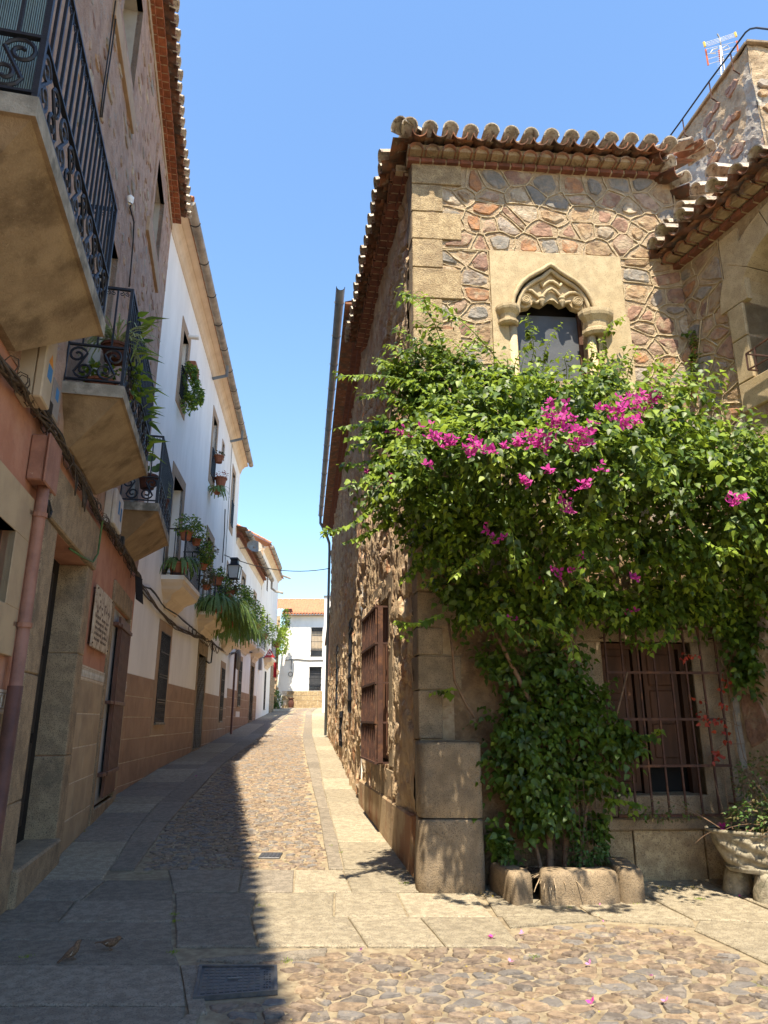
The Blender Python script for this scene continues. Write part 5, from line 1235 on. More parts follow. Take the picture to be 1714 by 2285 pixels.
# ---- balconies
def spiral(c, r, a0, turns, k=16, sgn=1):
    return [(c[0] + r * (1 - .8 * i / k) * math.cos(a0 + sgn * turns * 2 * math.pi * i / k), c[1] + r * (1 - .8 * i / k) * math.sin(a0 + sgn * turns * 2 * math.pi * i / k)) for i in range(k + 1)]
def Sscroll(u0, u1, z0, z1):
    """an S scroll between two corners: spiral in at both ends"""
    r = min(abs(u1 - u0) * .46, (z1 - z0) * .27); sg = 1 if u1 > u0 else -1
    ca = (u0 + sg * r, z1 - r); cb = (u1 - sg * r, z0 + r)
    A = spiral(ca, r, math.pi / 2 - sg * 1.3, 1.35, 18, sg)[::-1]; B = spiral(cb, r, -math.pi / 2 - sg * 1.3, 1.35, 18, sg)
    return A + B
class LF:
    """local frame: u along an edge of the balcony, v up"""
    def __init__(s, A, B): s.A = A; s.d = (B - A).normalized(); s.L = (B - A).length; s.N = Vector((s.d.y, -s.d.x, 0))
    def P(s, u, v, w=0): p = s.A + s.d * u + s.N * w; p.z = v; return p
def balcony(fr, house_, y0, y1, zt, th, w, zl, inset, wl, top, style, msoff, medge, bsp=.125, mir='iron', scr=True, bulge=False, pr=.43, br=.009):
    b = MB(); U = fr.U.length
    o_ = [(y0, 0), (y0, w), (y1, w), (y1, 0)]
    ring = lambda z, e, ins: [fr.P(y0 + ins, z, -.02), fr.P(y0 + ins, z, e), fr.P(y1 - ins, z, e), fr.P(y1 - ins, z, -.02)]
    R0, R1 = ring(zt - th, w, 0), ring(zt, w, 0); R2 = ring(zt + .001, w - .001, .001)
    b.add(R0 + R1, [(0, 1, 5, 4), (1, 2, 6, 5), (2, 3, 7, 6), (4, 5, 6, 7)]); root = b.build('balcony', M[medge], house_)
    c = MB()
    if style == 'hip':
        A = ring(zt - th + .001, w - .03, .03); B = [fr.P(y0 + inset, zl, -.02), fr.P(y0 + inset, zl, wl), fr.P(y1 - inset, zl, wl), fr.P(y1 - inset, zl, -.02)]
        c.add(A + B, [(0, 1, 5, 4), (1, 2, 6, 5), (2, 3, 7, 6), (4, 5, 6, 7)])
        c.add(R0, [(0, 1, 2, 3)])
    else:
        prof = [(0, 0), (.03, .04), (.03, .10), (.10, .13), (.26, .20), (.34, .3), (.36, .36), (.44, .37), (.47, .44), (.50, .5)]
        rings = [ring(zt - th - (zt - th - zl) * (i / 9), w * (1 - q[0] / .5 * .92), inset * q[1] / .5) for i, q in enumerate(prof)]
        vs = [p for r in rings for p in r]; fs = []
        for i in range(9):
            for a in range(3): fs.append((i * 4 + a, i * 4 + a + 1, i * 4 + 5 + a, i * 4 + 4 + a))
        c.add(vs, fs); c.add(R0, [(0, 1, 2, 3)])
    c.build('corbel', M[msoff], root)
    wi = w - .03; corners = [fr.P(y0 + .03, zt, 0.0), fr.P(y0 + .03, zt, wi), fr.P(y1 - .03, zt, wi), fr.P(y1 - .03, zt, 0.0)]
    for s_ in range(3):
        E_ = LF(corners[s_], corners[s_ + 1]); n_ = max(2, int(E_.L / bsp))
        for z, r_ in ((zt + .045, .014), (zt + pr, .016 if scr else 0), (top, .020)):
            if r_: t = MB(); t.box(E_, -.012, E_.L + .012, z - r_ * .6, z + r_ * .6, -.016, .016); t.build('rail', M[mir], root)
        for i in range(n_ + 1 if s_ == 1 else n_):
            u = E_.L * i / n_
            if s_ == 2 and i == 0: continue
            t = MB(); zb = zt + pr if (scr and 0 < i < n_) else zt
            q_ = br * (1.7 if i in (0, n_) else 1); t.box(E_, u - q_, u + q_, zb, top, -q_, q_); t.build('bar', M[mir], root)
        if scr:
            nu = max(1, int(round(E_.L / .44))); du = E_.L / nu
            for i in range(nu):
                for k_ in range(2):
                    a0 = i * du + k_ * du / 2 + .01; a1 = a0 + du / 2 - .02
                    pts = Sscroll(a0, a1, zt + .06, zt + pr - .02) if k_ == 0 else Sscroll(a1, a0, zt + .06, zt + pr - .02)
                    t = MB(); t.tube([E_.P(u, z) for u, z in pts], .010, 5, flat=1.4); t.build('scroll', M[mir], root)
        if scr or style == 'hip':
            t = MB(); nb = n_
            for i in range(nb):
                for sg in (-1, 1):
                    c_ = (E_.L * (i + .5) / nb + sg * .028, top - .055); t.tube([E_.P(u, z) for u, z in spiral(c_, .027, math.pi / 2, 1.3, 9, sg)], .005, 4, cap=False)
            t.build('scroll_frieze', M[mir], root)
    return root
B1 = balcony(PW, pink, 2.93, 5.22, 4.83, .13, .586, 4.28, .4, .06, 5.95, 'hip', 'soffit', 'slabedge')
B2 = balcony(PW, pink, 6.40, 8.80, 4.83, .13, .586, 4.28, .4, .06, 5.95, 'hip', 'soffit', 'slabedge')
B3 = balcony(PW, pink, 10.45, 12.75, 4.83, .13, .586, 4.28, .4, .06, 5.95, 'hip', 'soffit', 'slabedge')
# ribbed pale blind behind the first balcony's near rail
rbm = MB(); cA, cB = PW.P(3.12, 4.85, .02), PW.P(3.12, 4.85, .50); E_ = LF(cA, cB)
rbm.grid(lambda u, v: E_.P(u * E_.L, 4.85 + v * 2.2, .008 * math.sin(u * E_.L / .012 * math.pi)), 160, 1)
o = rbm.build('ribbed_screen', M['cyanblind']); tag(o, 'pale blue ribbed screen standing behind the scrolls of the nearest balcony', 'screen')
# black lines between the ribs
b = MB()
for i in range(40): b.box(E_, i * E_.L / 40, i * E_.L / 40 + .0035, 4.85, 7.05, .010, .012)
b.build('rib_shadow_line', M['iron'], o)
# cables on the pink wall
def wobble(fr, pts, n, w0=.06, dz=.05, dw=.035, sub=5):
    out = []
    ph = [ru(0, 6.3) for _ in range(4)]
    for i in range(len(pts) - 1):
        for k in range(sub):
            t = k / sub; y = pts[i][0] + (pts[i + 1][0] - pts[i][0]) * t; z = pts[i][1] + (pts[i + 1][1] - pts[i][1]) * t
            q = i + t; out.append(fr.P(y, z + dz * (math.sin(q * 1.9 + ph[0]) + .4 * math.sin(q * 5 + ph[1])) * .7 + n, w0 + dw * math.sin(q * 2.6 + ph[2])))
    out.append(fr.P(pts[-1][0], pts[-1][1] + n, w0)); return out
cb = thing('cable_bundle', PW.P(7, 4, .08), 'sagging bundle of dusty old cables along the terracotta wall under the balconies', 'cable bundle')
base = [(2.6, 4.03), (3.8, 4.0), (4.49, 4.01), (4.83, 4.03), (5.24, 4.08), (5.75, 4.12), (6.35, 4.14), (7.09, 4.13), (7.93, 4.08), (8.64, 4.06), (9.32, 4.1), (10.12, 4.12), (11.17, 4.16), (12.2, 4.12), (13.3, 4.16)]
for k_ in range(12):
    t = MB(); t.tube(wobble(PW, base, ru(-.045, .05), .05 + ru(0, .06), .028, .025), ru(.007, .014), 5); t.build('cable', M['cable'] if k_ % 4 else M['cable_dark'], cb, smooth=True)
for k_ in range(5):
    y = random.choice([5.8, 6.4, 6.9, 7.4, 9.9, 10.8, 11.4]) + ru(-.2, .2); t = MB(); l_ = ru(.10, .22)
    t.tube([PW.P(y, 4.12, .1), PW.P(y + .03, 4.05 - l_ * .6, .12), PW.P(y + l_ * .35, 4.0 - l_ * .9, .12), PW.P(y + l_ * .8, 4.05 - l_ * .3, .11), PW.P(y + l_, 4.1, .09)], ru(.006, .011), 5); t.build('cable_loop', M['cable'], cb, smooth=True)
for k_ in range(30):
    y = ru(4.5, 13); t = MB(); c = PW.P(y, 4.1, .08); t.tube([c + Vector((.06 * math.cos(a) * .9, .02 * math.sin(a * 2), .085 * math.sin(a))) for a in np.linspace(0, 6.28, 8)], .005, 4); t.build('cable_tie', M['cable'], cb)
for k_ in range(4):
    y = [5.35, 5.6, 10.0, 10.4][k_]; b = MB(); b.box(PW, y, y + .13, 4.14, 4.27, .02, .13, ch=.01, j=.004); b.build('splice_block', M['cable_dark' if k_ % 2 else 'cable'], cb)
t = MB(); t.tube([PW.P(8.75, 4.05, .1), PW.P(8.72, 3.85, .1), PW.P(8.70, 3.6, .1), PW.P(8.5, 3.45, .09), PW.P(8.0, 3.4, .06), PW.P(7.6, 3.4, .0)], .012, 6); o = t.build('green_cable', M['cable_green'], smooth=True); tag(o, 'green cable hanging round the corner of the granite door lintel', 'cable')
# thin cables on the upper wall
t = MB(); t.tube([PW.P(y, z, .04) for y, z in [PW.px(250, 0), PW.px(235, 110), PW.px(222, 200), PW.px(215, 260)]], .009, 4); t.tube([PW.P(y, z, .04) for y, z in [PW.px(256, 0), PW.px(241, 110), PW.px(227, 200), PW.px(219, 260)]], .009, 4)
o = t.build('wall_cable', M['cable_dark'], smooth=True); tag(o, 'pair of thin dark cables running down the pink rubble wall', 'cable')
ins = thing('cable_insulator', PW.P(8.57, 8.8, .05), 'white insulator cap with dark cable dropping down the pink rubble wall', 'insulator')
b = MB(); c = PW.P(*PW.px(291, 446, .06), .06); b.lathe(c - Vector((0, 0, .06)), [(.03, 0), (.05, .04), (.05, .1), (.02, .13)], 8); b.build('cap', M['white'], ins, smooth=True)
t = MB(); t.tube([PW.P(*PW.px(x, y, .04), .04) for x, y in ((293, 455), (290, 462), (299, 495), (297, 540), (292, 600), (288, 640))], .011, 5); t.build('drop_cable', M['cable_dark'], ins, smooth=True)
# ---------------------------------------------------------------- white houses
wh = thing('white_house', WW.P(21, 0, 0), 'tall white three storey house with brown dado, flower balconies and long gutter', 'house')
ZWh = 12.3
Wtop = [(15.95, 16.65, 9.25, 11.05), (21.75, 22.6, 9.2, 11.3), (24.2, 24.6, 10.9, 11.3), (27.75, 28.5, 9.2, 11.45)]
Wff = [(16.35, 17.55, 4.78, 7.3), (22.2, 23.5, 4.78, 7.3), (27.9, 29.3, 4.78, 7.4)]
Wgf = [(16.4, 17.4, 1.53, 3.52), (28.05, 29.05, 1.53, 3.5)]
Wdoor = [(22.15, 23.75, .75, 3.55)]
b = MB(); holed(b, WW, 13.28, 30.4, -.3, ZWh + .2, 0, Wtop + Wff + Wgf + Wdoor, .3); wf = b.build('front_wall', M['white'], wh)
b = MB(); b.quad(WW.P(30.4, 0, 0), WW.P(30.4, ZWh + .2, 0), WW.P(30.4, ZWh + .2, -7), WW.P(30.4, 0, -7)); b.quad(WW.P(13.28, 0, 0), WW.P(13.28, ZWh + .2, 0), WW.P(13.28, ZWh + .2, -7), WW.P(13.28, 0, -7)); b.build('end_wall', M['white'], wh)
def window(fr, h, t, parent, kind, m='frame_brown', depth=.28, bot=True, rev='white', sill=True):
    surround(fr, h, t, .018, m, parent, bottom=bot, depth=depth, mr=rev, back='glass')
    u0, u1, z0, z1 = h; b = MB(); f = .05; w0, w1 = -depth, -depth + .05; uc = (u0 + u1) / 2
    b.box(fr, u0, u0 + f, z0, z1, w0, w1); b.box(fr, u1 - f, u1, z0, z1, w0, w1); b.box(fr, uc - f * .6, uc + f * .6, z0, z1, w0, w1); b.box(fr, u0 + f, u1 - f, z1 - f, z1, w0, w1)
    b.box(fr, u0 + f, uc - f * .6, z0, z0 + .3, w0, w1 - .01); b.box(fr, uc + f * .6, u1 - f, z0, z0 + .3, w0, w1 - .01); b.build('window_frame', M['wood'], parent)
    if kind == 'grille':
        n = 8
        for i in range(n + 1):
            u = u0 + (u1 - u0) * i / n; b = MB(); b.box(fr, u - .011, u + .011, z0, z1, .02, .04); b.build('bar', M['iron'], parent)
        for q in (.0, .22, .25, .5, .53, .78, 1.0):
            z = z0 + (z1 - z0) * q; b = MB(); b.box(fr, u0 - .02, u1 + .02, z - .009, z + .009, .012, .048); b.build('crossbar', M['iron'], parent)
        b = MB()
        for i in range(n):
            c = u0 + (u1 - u0) * (i + .5) / n
            for q in range(3): b.tube([fr.P(c + .05 * math.cos(a), z0 + .09 + q * .13 + .06 * math.sin(a), .03) for a in np.linspace(0, 6.28, 8)], .006, 4, cap=False)
        b.build('scrollwork', M['iron'], parent)
        if sill: b = MB(); b.box(fr, u0 - .03, u1 + .03, z0 - .05, z0 - .01, -.1, .07, ch=.006); b.build('window_sill', M['slabedge'], parent)
    if kind == 'rail':
        n = 7; zr_ = z0 + min(1.0, (z1 - z0) * .45)
        for i in range(n + 1):
            u = u0 + (u1 - u0) * i / n; b = MB(); b.box(fr, u - .009, u + .009, z0 + .02, zr_, .03, .05); b.build('bar', M['iron'], parent)
        for z in (z0 + .05, zr_): b = MB(); b.box(fr, u0 - .02, u1 + .02, z - .012, z + .012, .025, .06); b.build('rail', M['iron'], parent)
for i, h in enumerate(Wtop): window(WW, h, .26 if i != 2 else .12, wf, 'rail' if i != 2 else None, bot=True)
for h in Wff: window(WW, h, .28, wf, None, bot=False)
for h in Wgf: window(WW, h, .27, wf, 'grille')
def doorway(fr, h, t, parent):
    u0, u1, z0, z1 = h
    for a, c in ((u0 - t, u0), (u1, u1 + t)): b = MB(); b.box(fr, a, c, z0 - .6, z1, -.3, .02, ch=.008); b.build('jamb_stone', M['lintel'], parent)
    b = MB(); b.box(fr, u0 - t, u1 + t, z1, z1 + .42, -.3, .025, ch=.008); b.build('door_lintel', M['lintel'], parent)
    b = MB(); b.box(fr, u0, u1, z0, z1, -.32, -.28); o = b.build('house_door', M['wood'], parent)
    for q in range(3):
        for k in range(2):
            uu = u0 + (u1 - u0) * (.08 + .46 * k); b = MB(); b.box(fr, uu, uu + (u1 - u0) * .38, z0 + .2 + q * .88, z0 + .95 + q * .88, -.28, -.262, ch=.008); b.build('door_panel', M['wood'], o)
    b = MB(); b.box(fr, u0 - .02, u1 + .02, z0 - .5, z0, -.3, .05, ch=.01); b.build('door_step', M['lintel'], parent)
doorway(WW, Wdoor[0], .2, wf)
# dado panels on a pale joint bed
def dado_run(fr, spans, rows_, m, parent, uw=.62):
    for a, c in spans:
        b = MB(); b.box(fr, a, c, rows_[0], rows_[-1], -.02, .004); b.build('dado_joint', M['whiteline'], parent)
        for i, (za, zb) in enumerate(zip(rows_, rows_[1:])):
            u = a
            while u < c - .03:
                e = min(u + uw, c); b = MB(); b.box(fr, u + .008, e - .008, za + .01, zb - .01, -.01, .014, ch=.003); b.build('dado_panel', M[m], parent); u = e
rw = [.0, .42, .82, 1.24, 1.64, 2.03, 2.44]
dado_run(WW, [(13.3, 16.11), (17.69, 21.93), (23.97, 27.76), (29.34, 30.4)], rw, 'dado_w', wf)
dado_run(WW, [(16.11, 17.69), (27.76, 29.34)], rw[:4], 'dado_w', wf, 1.6)
# cornice : stepped cream cove
def cornice(fr, y0, y1, z0, h, d, m, parent):
    prof = [(.0, 0), (.06, .0), (.06, .12), (.14, .2), (.2, .42), (.34, .62), (.5, .72), (.5, .8), (.62, .82), (.86, .92), (1, .94), (1, 1)]
    b = MB(); vs = [fr.P(y, z0 + h * q[1], d * q[0]) for y in (y0, y1) for q in prof]; k = len(prof)
    b.add(vs, [(i, i + 1, k + i + 1, k + i) for i in range(k - 1)]); b.add([fr.P(y0, z0 + h, 0)] + [fr.P(y0, z0 + h * q[1], d * q[0]) for q in prof], [tuple(range(k + 1))])
    b.build('cornice', M[m], parent)
cornice(WW, 13.3, 30.42, ZWh - .05, .42, .34, 'cream', wh)
def gutter(fr, y0, y1, z, w, r, m, parent, dn=()):
    pr = [(r * math.cos(a), r * math.sin(a)) for a in [math.pi + math.pi * i / 7 for i in range(8)]]; b = MB()
    vs = [fr.P(y, z + c * s, w + a * s) for y in (y0, y1) for s in (1, .9) for a, c in pr]
    b.add(vs, [(i, i + 1, 16 + i + 1, 16 + i) for i in range(7)] + [(8 + i, 9 + i, 25 + i, 24 + i) for i in range(7)] + [(0, 8, 24, 16), (7, 15, 31, 23), tuple(range(8))]); b.build('gutter', M[m], parent, smooth=False)
    n = int((y1 - y0) / 1.45)
    for i in range(n):
        y = y0 + .7 + i * 1.45; t = MB(); t.tube([fr.P(y, z - .02, .02)] + [fr.P(y, z + c * 1.08, w + a * 1.08) for a, c in pr[2:]], .012, 4); t.build('gutter_strap', M['iron'], parent)
    for yd in dn:
        t = MB(); t.tube([fr.P(yd, z - r, w), fr.P(yd, z - r - .38, w)], .05, 8); t.build('spout', M['pipe_blue'], parent, smooth=True)
        t = MB(); t.tube([fr.P(yd, z - r - .34, w + .03), fr.P(yd - .0, z - r - .48, w - .45)], .05, 8); t.build('spout_elbow', M['pipe_blue'], parent, smooth=True)
gutter(WW, 13.3, 30.5, ZWh + .45, .46, .11, 'gutter_grey', wh, (20.8, 26.2))
b = MB(); b.quad(WW.P(13.2, ZWh + .5, .5), WW.P(30.5, ZWh + .5, .5), WW.P(30.5, ZWh + 2, -5), WW.P(13.2, ZWh + 2, -5)); b.build('roof', M['tile'], wh)
for i in range(60): place(TF, 'roof_tile', WW, 13.35 + i * .288, ZWh + .52 + ru(-.01, .01), .50, wh, .28)
# balconies of the white house
b1 = balcony(WW, wh, 15.9, 18.35, 4.76, .10, .5, 4.05, .55, .05, 5.85, 'ogee', 'cream', 'white', bsp=.16, scr=False)
b2_ = balcony(WW, wh, 21.3, 24.4, 4.72, .10, .5, 4.05, .5, .05, 5.80, 'ogee', 'cream', 'white', bsp=.2, scr=False)
b3_ = balcony(WW, wh, 27.2, 30.0, 4.74, .10, .5, 4.1, .5, .05, 5.85, 'ogee', 'cream', 'white', bsp=.2, scr=False)
# insulator, pipe, lamp
b = MB(); y_, z_ = WW.px(430, 752, .12); t = MB(); t.tube([WW.P(y_, z_, .0), WW.P(y_ + .02, z_, .28)], .06, 10); o = t.build('vent_pipe', M['white'], wf, smooth=False)
lamp = thing('street_lantern', WW.P(24, 6.2, .7), 'black square street lantern with milky panes bracketed on the white house', 'street lamp')
lc = WW.P(24.0, 6.25, .72); s_ = .19
def fr4(c, h, r): return [c + Vector((math.cos(math.pi / 4 + a * math.pi / 2) * r * 1.414, math.sin(math.pi / 4 + a * math.pi / 2) * r * 1.414, h)) for a in range(4)]
b = MB(); A, B = fr4(lc, 0, .15), fr4(lc, .42, .20); b.add(A + B, [(0, 1, 5, 4), (1, 2, 6, 5), (2, 3, 7, 6), (3, 0, 4, 7), (0, 1, 2, 3)]); b.build('lamp_glass', M['lampglass'], lamp)
for i in range(4):
    t = MB(); t.tube([A[i], B[i]], .016, 5); t.build('lamp_edge', M['iron'], lamp)
b = MB(); A, B, C_2 = fr4(lc, .42, .23), fr4(lc, .50, .13), fr4(lc, .64, .12); D_ = fr4(lc, .66, .16); E2 = fr4(lc, .72, .10); vs = A + B + C_2 + D_ + E2; fs = [(i * 4 + a, i * 4 + (a + 1) % 4, i * 4 + 4 + (a + 1) % 4, i * 4 + 4 + a) for i in range(4) for a in range(4)] + [(16, 17, 18, 19), (0, 1, 2, 3)]
b.add(vs, fs); b.build('lamp_cap', M['iron'], lamp)
b = MB(); b.add(fr4(lc, -.03, .16) + fr4(lc, .0, .16), [(0, 1, 5, 4), (1, 2, 6, 5), (2, 3, 7, 6), (3, 0, 4, 7), (0, 1, 2, 3), (4, 5, 6, 7)]); b.build('lamp_base', M['iron'], lamp)
t = MB(); q = WW.P(24.0, 6.0, .0); t.tube([q, q.lerp(lc, .5) + Vector((0, 0, -.2)), lc + Vector((0, 0, -.14)), lc + Vector((0, 0, -.03))], .018, 6); t.tube([q + Vector((0, 0, .35)), q.lerp(lc, .6) + Vector((0, 0, .0)), lc + Vector((0, 0, -.1))], .012, 5); t.build('bracket', M['iron'], lamp, smooth=True)
# pole with round mirror seen from the side
pl = thing('traffic_mirror', WW.P(30.6, 1, .3), 'dark pole carrying a round traffic mirror seen edge on beside the white wall', 'traffic mirror')
t = MB(); t.tube([WW.P(30.5, .98, .25), WW.P(30.5, 4.3, .25)], .045, 8); t.build('pole', M['metal_brown'], pl, smooth=True)
mc = WW.P(30.4, 4.0, .32); t = MB(); ax_ = Vector((.97, .30, 0)).normalized(); t.tube([mc, mc + ax_ * .05, mc + ax_ * .12], [.36, .42, .42], 18); t.build('mirror_shell', M['box_grey'], pl, smooth=False)
t = MB(); t.tube([mc + ax_ * .12, mc + ax_ * .13], [.38, .36], 18); t.build('mirror_face', M['glass'], pl)
# cables on the white wall
cw = thing('cable_run', WW.P(20, 4, .05), 'two tangled dark cable strands sagging along the white house above its doors', 'cable bundle')
s1 = [(13.35, 4.2), (14.2, 4.1), (15.58, 3.95), (17, 3.85), (18.0, 3.82), (19.6, 3.88), (21.27, 3.96), (22.8, 4.05), (24.23, 4.15), (26, 4.12), (27.8, 4.15), (30.2, 4.25)]
s2 = [(13.6, 4.2), (14.2, 4.16), (14.7, 4.22), (15.68, 4.15), (16.35, 4.08), (17.86, 4.11), (19.25, 4.11), (21.58, 4.08), (22.55, 4.06), (24, 4.15)]
for k_ in range(6): t = MB(); t.tube(wobble(WW, s1, ru(-.03, .03), .05, .04, .02), ru(.010, .016), 5); t.build('cable', M['cable'], cw, smooth=True)
for k_ in range(3): t = MB(); t.tube(wobble(WW, s2, ru(-.015, .015), .05, .015, .01), ru(.010, .014), 5); t.build('cable', M['cable_dark'], cw, smooth=True)
for k_ in range(14):
    y = ru(19.5, 27); t = MB(); c = WW.P(y, 4.0, .07); t.tube([c + Vector((.02 * math.sin(a * 2), .22 * math.cos(a), .12 * math.sin(a) - .02)) for a in np.linspace(0, 6.28, 10)], .009, 4); t.build('cable_loop', M['cable'], cw)
t = MB(); t.tube([WW.P(24.6, 4.1, .06), WW.P(24.7, 3.8, .06), WW.P(24.6, 3.45, .06), WW.P(24.2, 3.4, .05), WW.P(23.6, 3.42, .04)], .025, 5); t.build('cable_drop', M['cable_dark'], cw, smooth=True)
t = MB(); t.tube([WW.P(25.9, 7.2, .05), WW.P(25.9, 8.4, .05), WW.P(25.3, 9.1, .1)], .02, 5); t.tube([WW.P(26.6, 12.2, .04), WW.P(26.8, 7.0, .04)], .012, 4); t.build('vertical_cable', M['cable_dark'], cw)
# second white house
w2 = thing('white_house', W2.P(35, 0, 0), 'lower white house with rusty tile eave before the stone gabled one', 'house')
H2f = [(32.9, 33.9, 5.9, 8.1), (37.7, 38.6, 5.9, 8.0)]; H2g = [(33.45, 34.4, 2.2, 4.2)]; H2d = [(38.0, 39.4, 1.55, 4.3)]
b = MB(); holed(b, W2, 30.4, 41, -.3, 9.5, 0, H2f + H2g + H2d, .3); wf2 = b.build('front_wall', M['white'], w2)
for h in H2f: window(W2, h, .25, wf2, None)
for h in H2g: window(W2, h, .25, wf2, 'grille')
doorway(W2, H2d[0], .25, wf2)
rw2 = [.9, 1.3, 1.7, 2.1, 2.5, 2.85]
dado_run(W2, [(30.41, 33.2), (34.65, 37.75), (39.65, 41)], rw2, 'dado_w', wf2, .9); dado_run(W2, [(33.2, 34.65)], rw2[:3], 'dado_w', wf2, 1.5)
b = MB(); b.box(W2, 30.4, 41.2, 9.3, 9.42, -.2, .12); b.box(W2, 30.4, 41.2, 9.43, 9.55, -.2, .24); b.build('cornice', M['brick_dark'], w2)
cornice(W2, 30.4, 41.2, 9.05, .25, .12, 'cream', w2)
gutter(W2, 30.4, 42.0, 9.62, .5, .13, 'gutter_grey', w2)
b = MB(); b.quad(W2.P(30.0, 9.62, .45), W2.P(41.4, 9.62, .45), W2.P(41.4, 10.9, -4), W2.P(30.0, 10.9, -4)); b.build('roof', M['tile'], w2)
for i in range(30): place(TF, 'roof_tile', W2, 30.4 + i * .36, 9.68 + ru(-.02, .02), .42, w2, .25)
t = MB(); t.tube([W2.P(41.9, 9.55, .5), W2.P(41.9, 9.1, .5), W2.P(42.1, 8.95, .75), W2.P(42.1, 8.85, 1.2)], .07, 6); t.build('spout', M['gutter_grey'], w2)
dish = thing('satellite_dish', W2.P(31.2, 9.2, .7), 'grey satellite dish under the eave of the lower white house', 'satellite dish')
t = MB(); dc_ = W2.P(31.6, 9.15, .65); ad = Vector((.35, -.8, .5)).normalized(); t.tube([dc_, dc_ + ad * .03, dc_ + ad * .1], [.06, .25, .36], 14, cap=False); t.build('dish', M['gutter_grey'], dish, smooth=True); t = MB(); t.tube([dc_, W2.P(31.6, 9.1, .0)], .025, 5); t.build('mount', M['zinc'], dish)
# third house
w3 = thing('gabled_house', W2.P(46, 0, 0), 'farther white house with stone gable and orange verge at the street bend', 'house')
H3f = [(44.75, 45.5, 6.6, 8.0)]; H3g = [(44.9, 45.8, 2.2, 4.45)]; H3t = [(43.5, 44.4, 9.3, 10.7)]
b = MB(); holed(b, W2, 41, 51.6, -.3, 11.4, 0.02, H3f + H3g + H3t, .3); wf3 = b.build('front_wall', M['white'], w3)
for h in H3f + H3t: window(W2, h, .2, wf3, None, depth=.26)
window(W2, H3g[0], .25, wf3, 'grille', depth=.26)
dado_run(W2, [(41, 44.65), (46.05, 48.4)], [1.4, 1.75, 2.1, 2.45, 2.8], 'dado_w', wf3, .9)
for z in range(8): b = MB(); b.box(W2, 48.5, 51.55, 1.7 + z * .5, 2.19 + z * .5, -.1, .06, ch=.02, j=.01); b.build('corner_stone', M['lintel'], w3)
b = MB(); p = [W2.P(41, 9.0, .02), W2.P(41, 11.5, .02), W2.P(41, 13.2, -3), W2.P(41, 13.2, -6), W2.P(41, 9.0, -6)]; b.add(p, [(0, 1, 2, 3, 4)]); b.build('gable_wall', M['mortar'], w3)
GF_ = PFr(W2.P(41, 9.6, 0.02) + Vector((0, -.0, 0)), (-1, 0, 0), (0, 0, 1)); 
for k_ in range(40):
    u = ru(.1, 2.6); z = ru(.2, 2.0 + u * .45); r_ = ru(.05, .13); s = MB(); fr_ = PFr(W2.P(41, 9.6, .02), (-1, -.0, 0), (0, 0, 1)); fr_.N = Vector((0, -1, 0)); s.stone(fr_, [(u + r_ * 1.2 * math.cos(a * 1.05), z + r_ * math.sin(a * 1.05)) for a in range(6)], -.03, .05, .15, j=.01); s.build('stone', random.choice(ST[1:4] + ST[5:]), w3)
b = MB(); b.quad(W2.P(51.7, 2, .02), W2.P(51.7, 11.4, .02), W2.P(51.7, 11.4, -6), W2.P(51.7, 2, -6)); b.build('end_wall', M['white'], w3)
gutter(W2, 40.9, 47.5, 11.5, .5, .12, 'gutter_grey', w3)
t = MB(); t.tube([W2.P(47.4, 11.4, .5), W2.P(47.4, 11.0, .55), W2.P(47.6, 10.8, 1.2)], .07, 6); t.build('spout', M['gutter_grey'], w3)
b = MB(); b.quad(W2.P(40.85, 11.55, .5), W2.P(52, 11.55, .4), W2.P(52, 13.35, -3), W2.P(40.85, 13.35, -3)); b.build('roof', M['far_roof'], w3)
for i in range(9): link('verge_tile', TF, W2.P(40.85, 11.6 + i * .2, .45 - i * .38), w3, rot=(Matrix.Rotation(math.pi / 2, 4, 'Z') @ Matrix.Rotation(.48, 4, 'X')).to_euler())
cornice(W2, 41, 51.6, 11.15, .3, .3, 'cream', w3)
b4_ = balcony(W2, w2, 31.6, 36.0, 5.25, .10, .5, 4.6, .5, .05, 6.35, 'ogee', 'cream', 'white', bsp=.35, scr=False)
b5_ = balcony(W2, w2, 37.4, 40.0, 5.25, .10, .5, 4.5, .5, .05, 6.35, 'ogee', 'cream', 'white', bsp=.3, scr=False)
b6_ = balcony(W2, w3, 44.0, 46.9, 5.28, .10, .5, 4.6, .5, .05, 6.35, 'ogee', 'cream', 'white', bsp=.3, scr=False)
# warning sign with a red edge, and a red cloth
FS = Fr((0, 43.9), (1, 0), (0, -1))
sg_ = thing('warning_sign', FS.P(*FS.px(*(602, 1462)), 0), 'triangular red and white road works sign lashed to a far balcony', 'sign')
cx_, cz_ = FS.px(602, 1456); s_ = .26
b = MB(); b.prism(FS, [(cx_ - s_, cz_ - s_ * .75), (cx_ + s_, cz_ - s_ * .75), (cx_, cz_ + s_ * .95)], 0, .02); b.build('red_edge', M['red'], sg_)
b = MB(); b.prism(FS, [(cx_ - s_ * .6, cz_ - s_ * .5), (cx_ + s_ * .6, cz_ - s_ * .5), (cx_, cz_ + s_ * .55)], .02, .026); b.build('white_field', M['signwhite'], sg_)
b = MB(); b.prism(FS, [(cx_ - .1, cz_ - .08), (cx_ + .08, cz_ - .08), (cx_ + .02, cz_ + .02), (cx_ - .03, cz_ + .03)], .026, .03); b.build('pictogram', M['red'], sg_)
b = MB(); b.box(FS, cx_ - s_ * 1.2, cx_ + s_ * 1.2, cz_ - s_ * 1.15, cz_ - s_ * .8, -.01, .02); b.build('sign_board', M['red'], sg_)
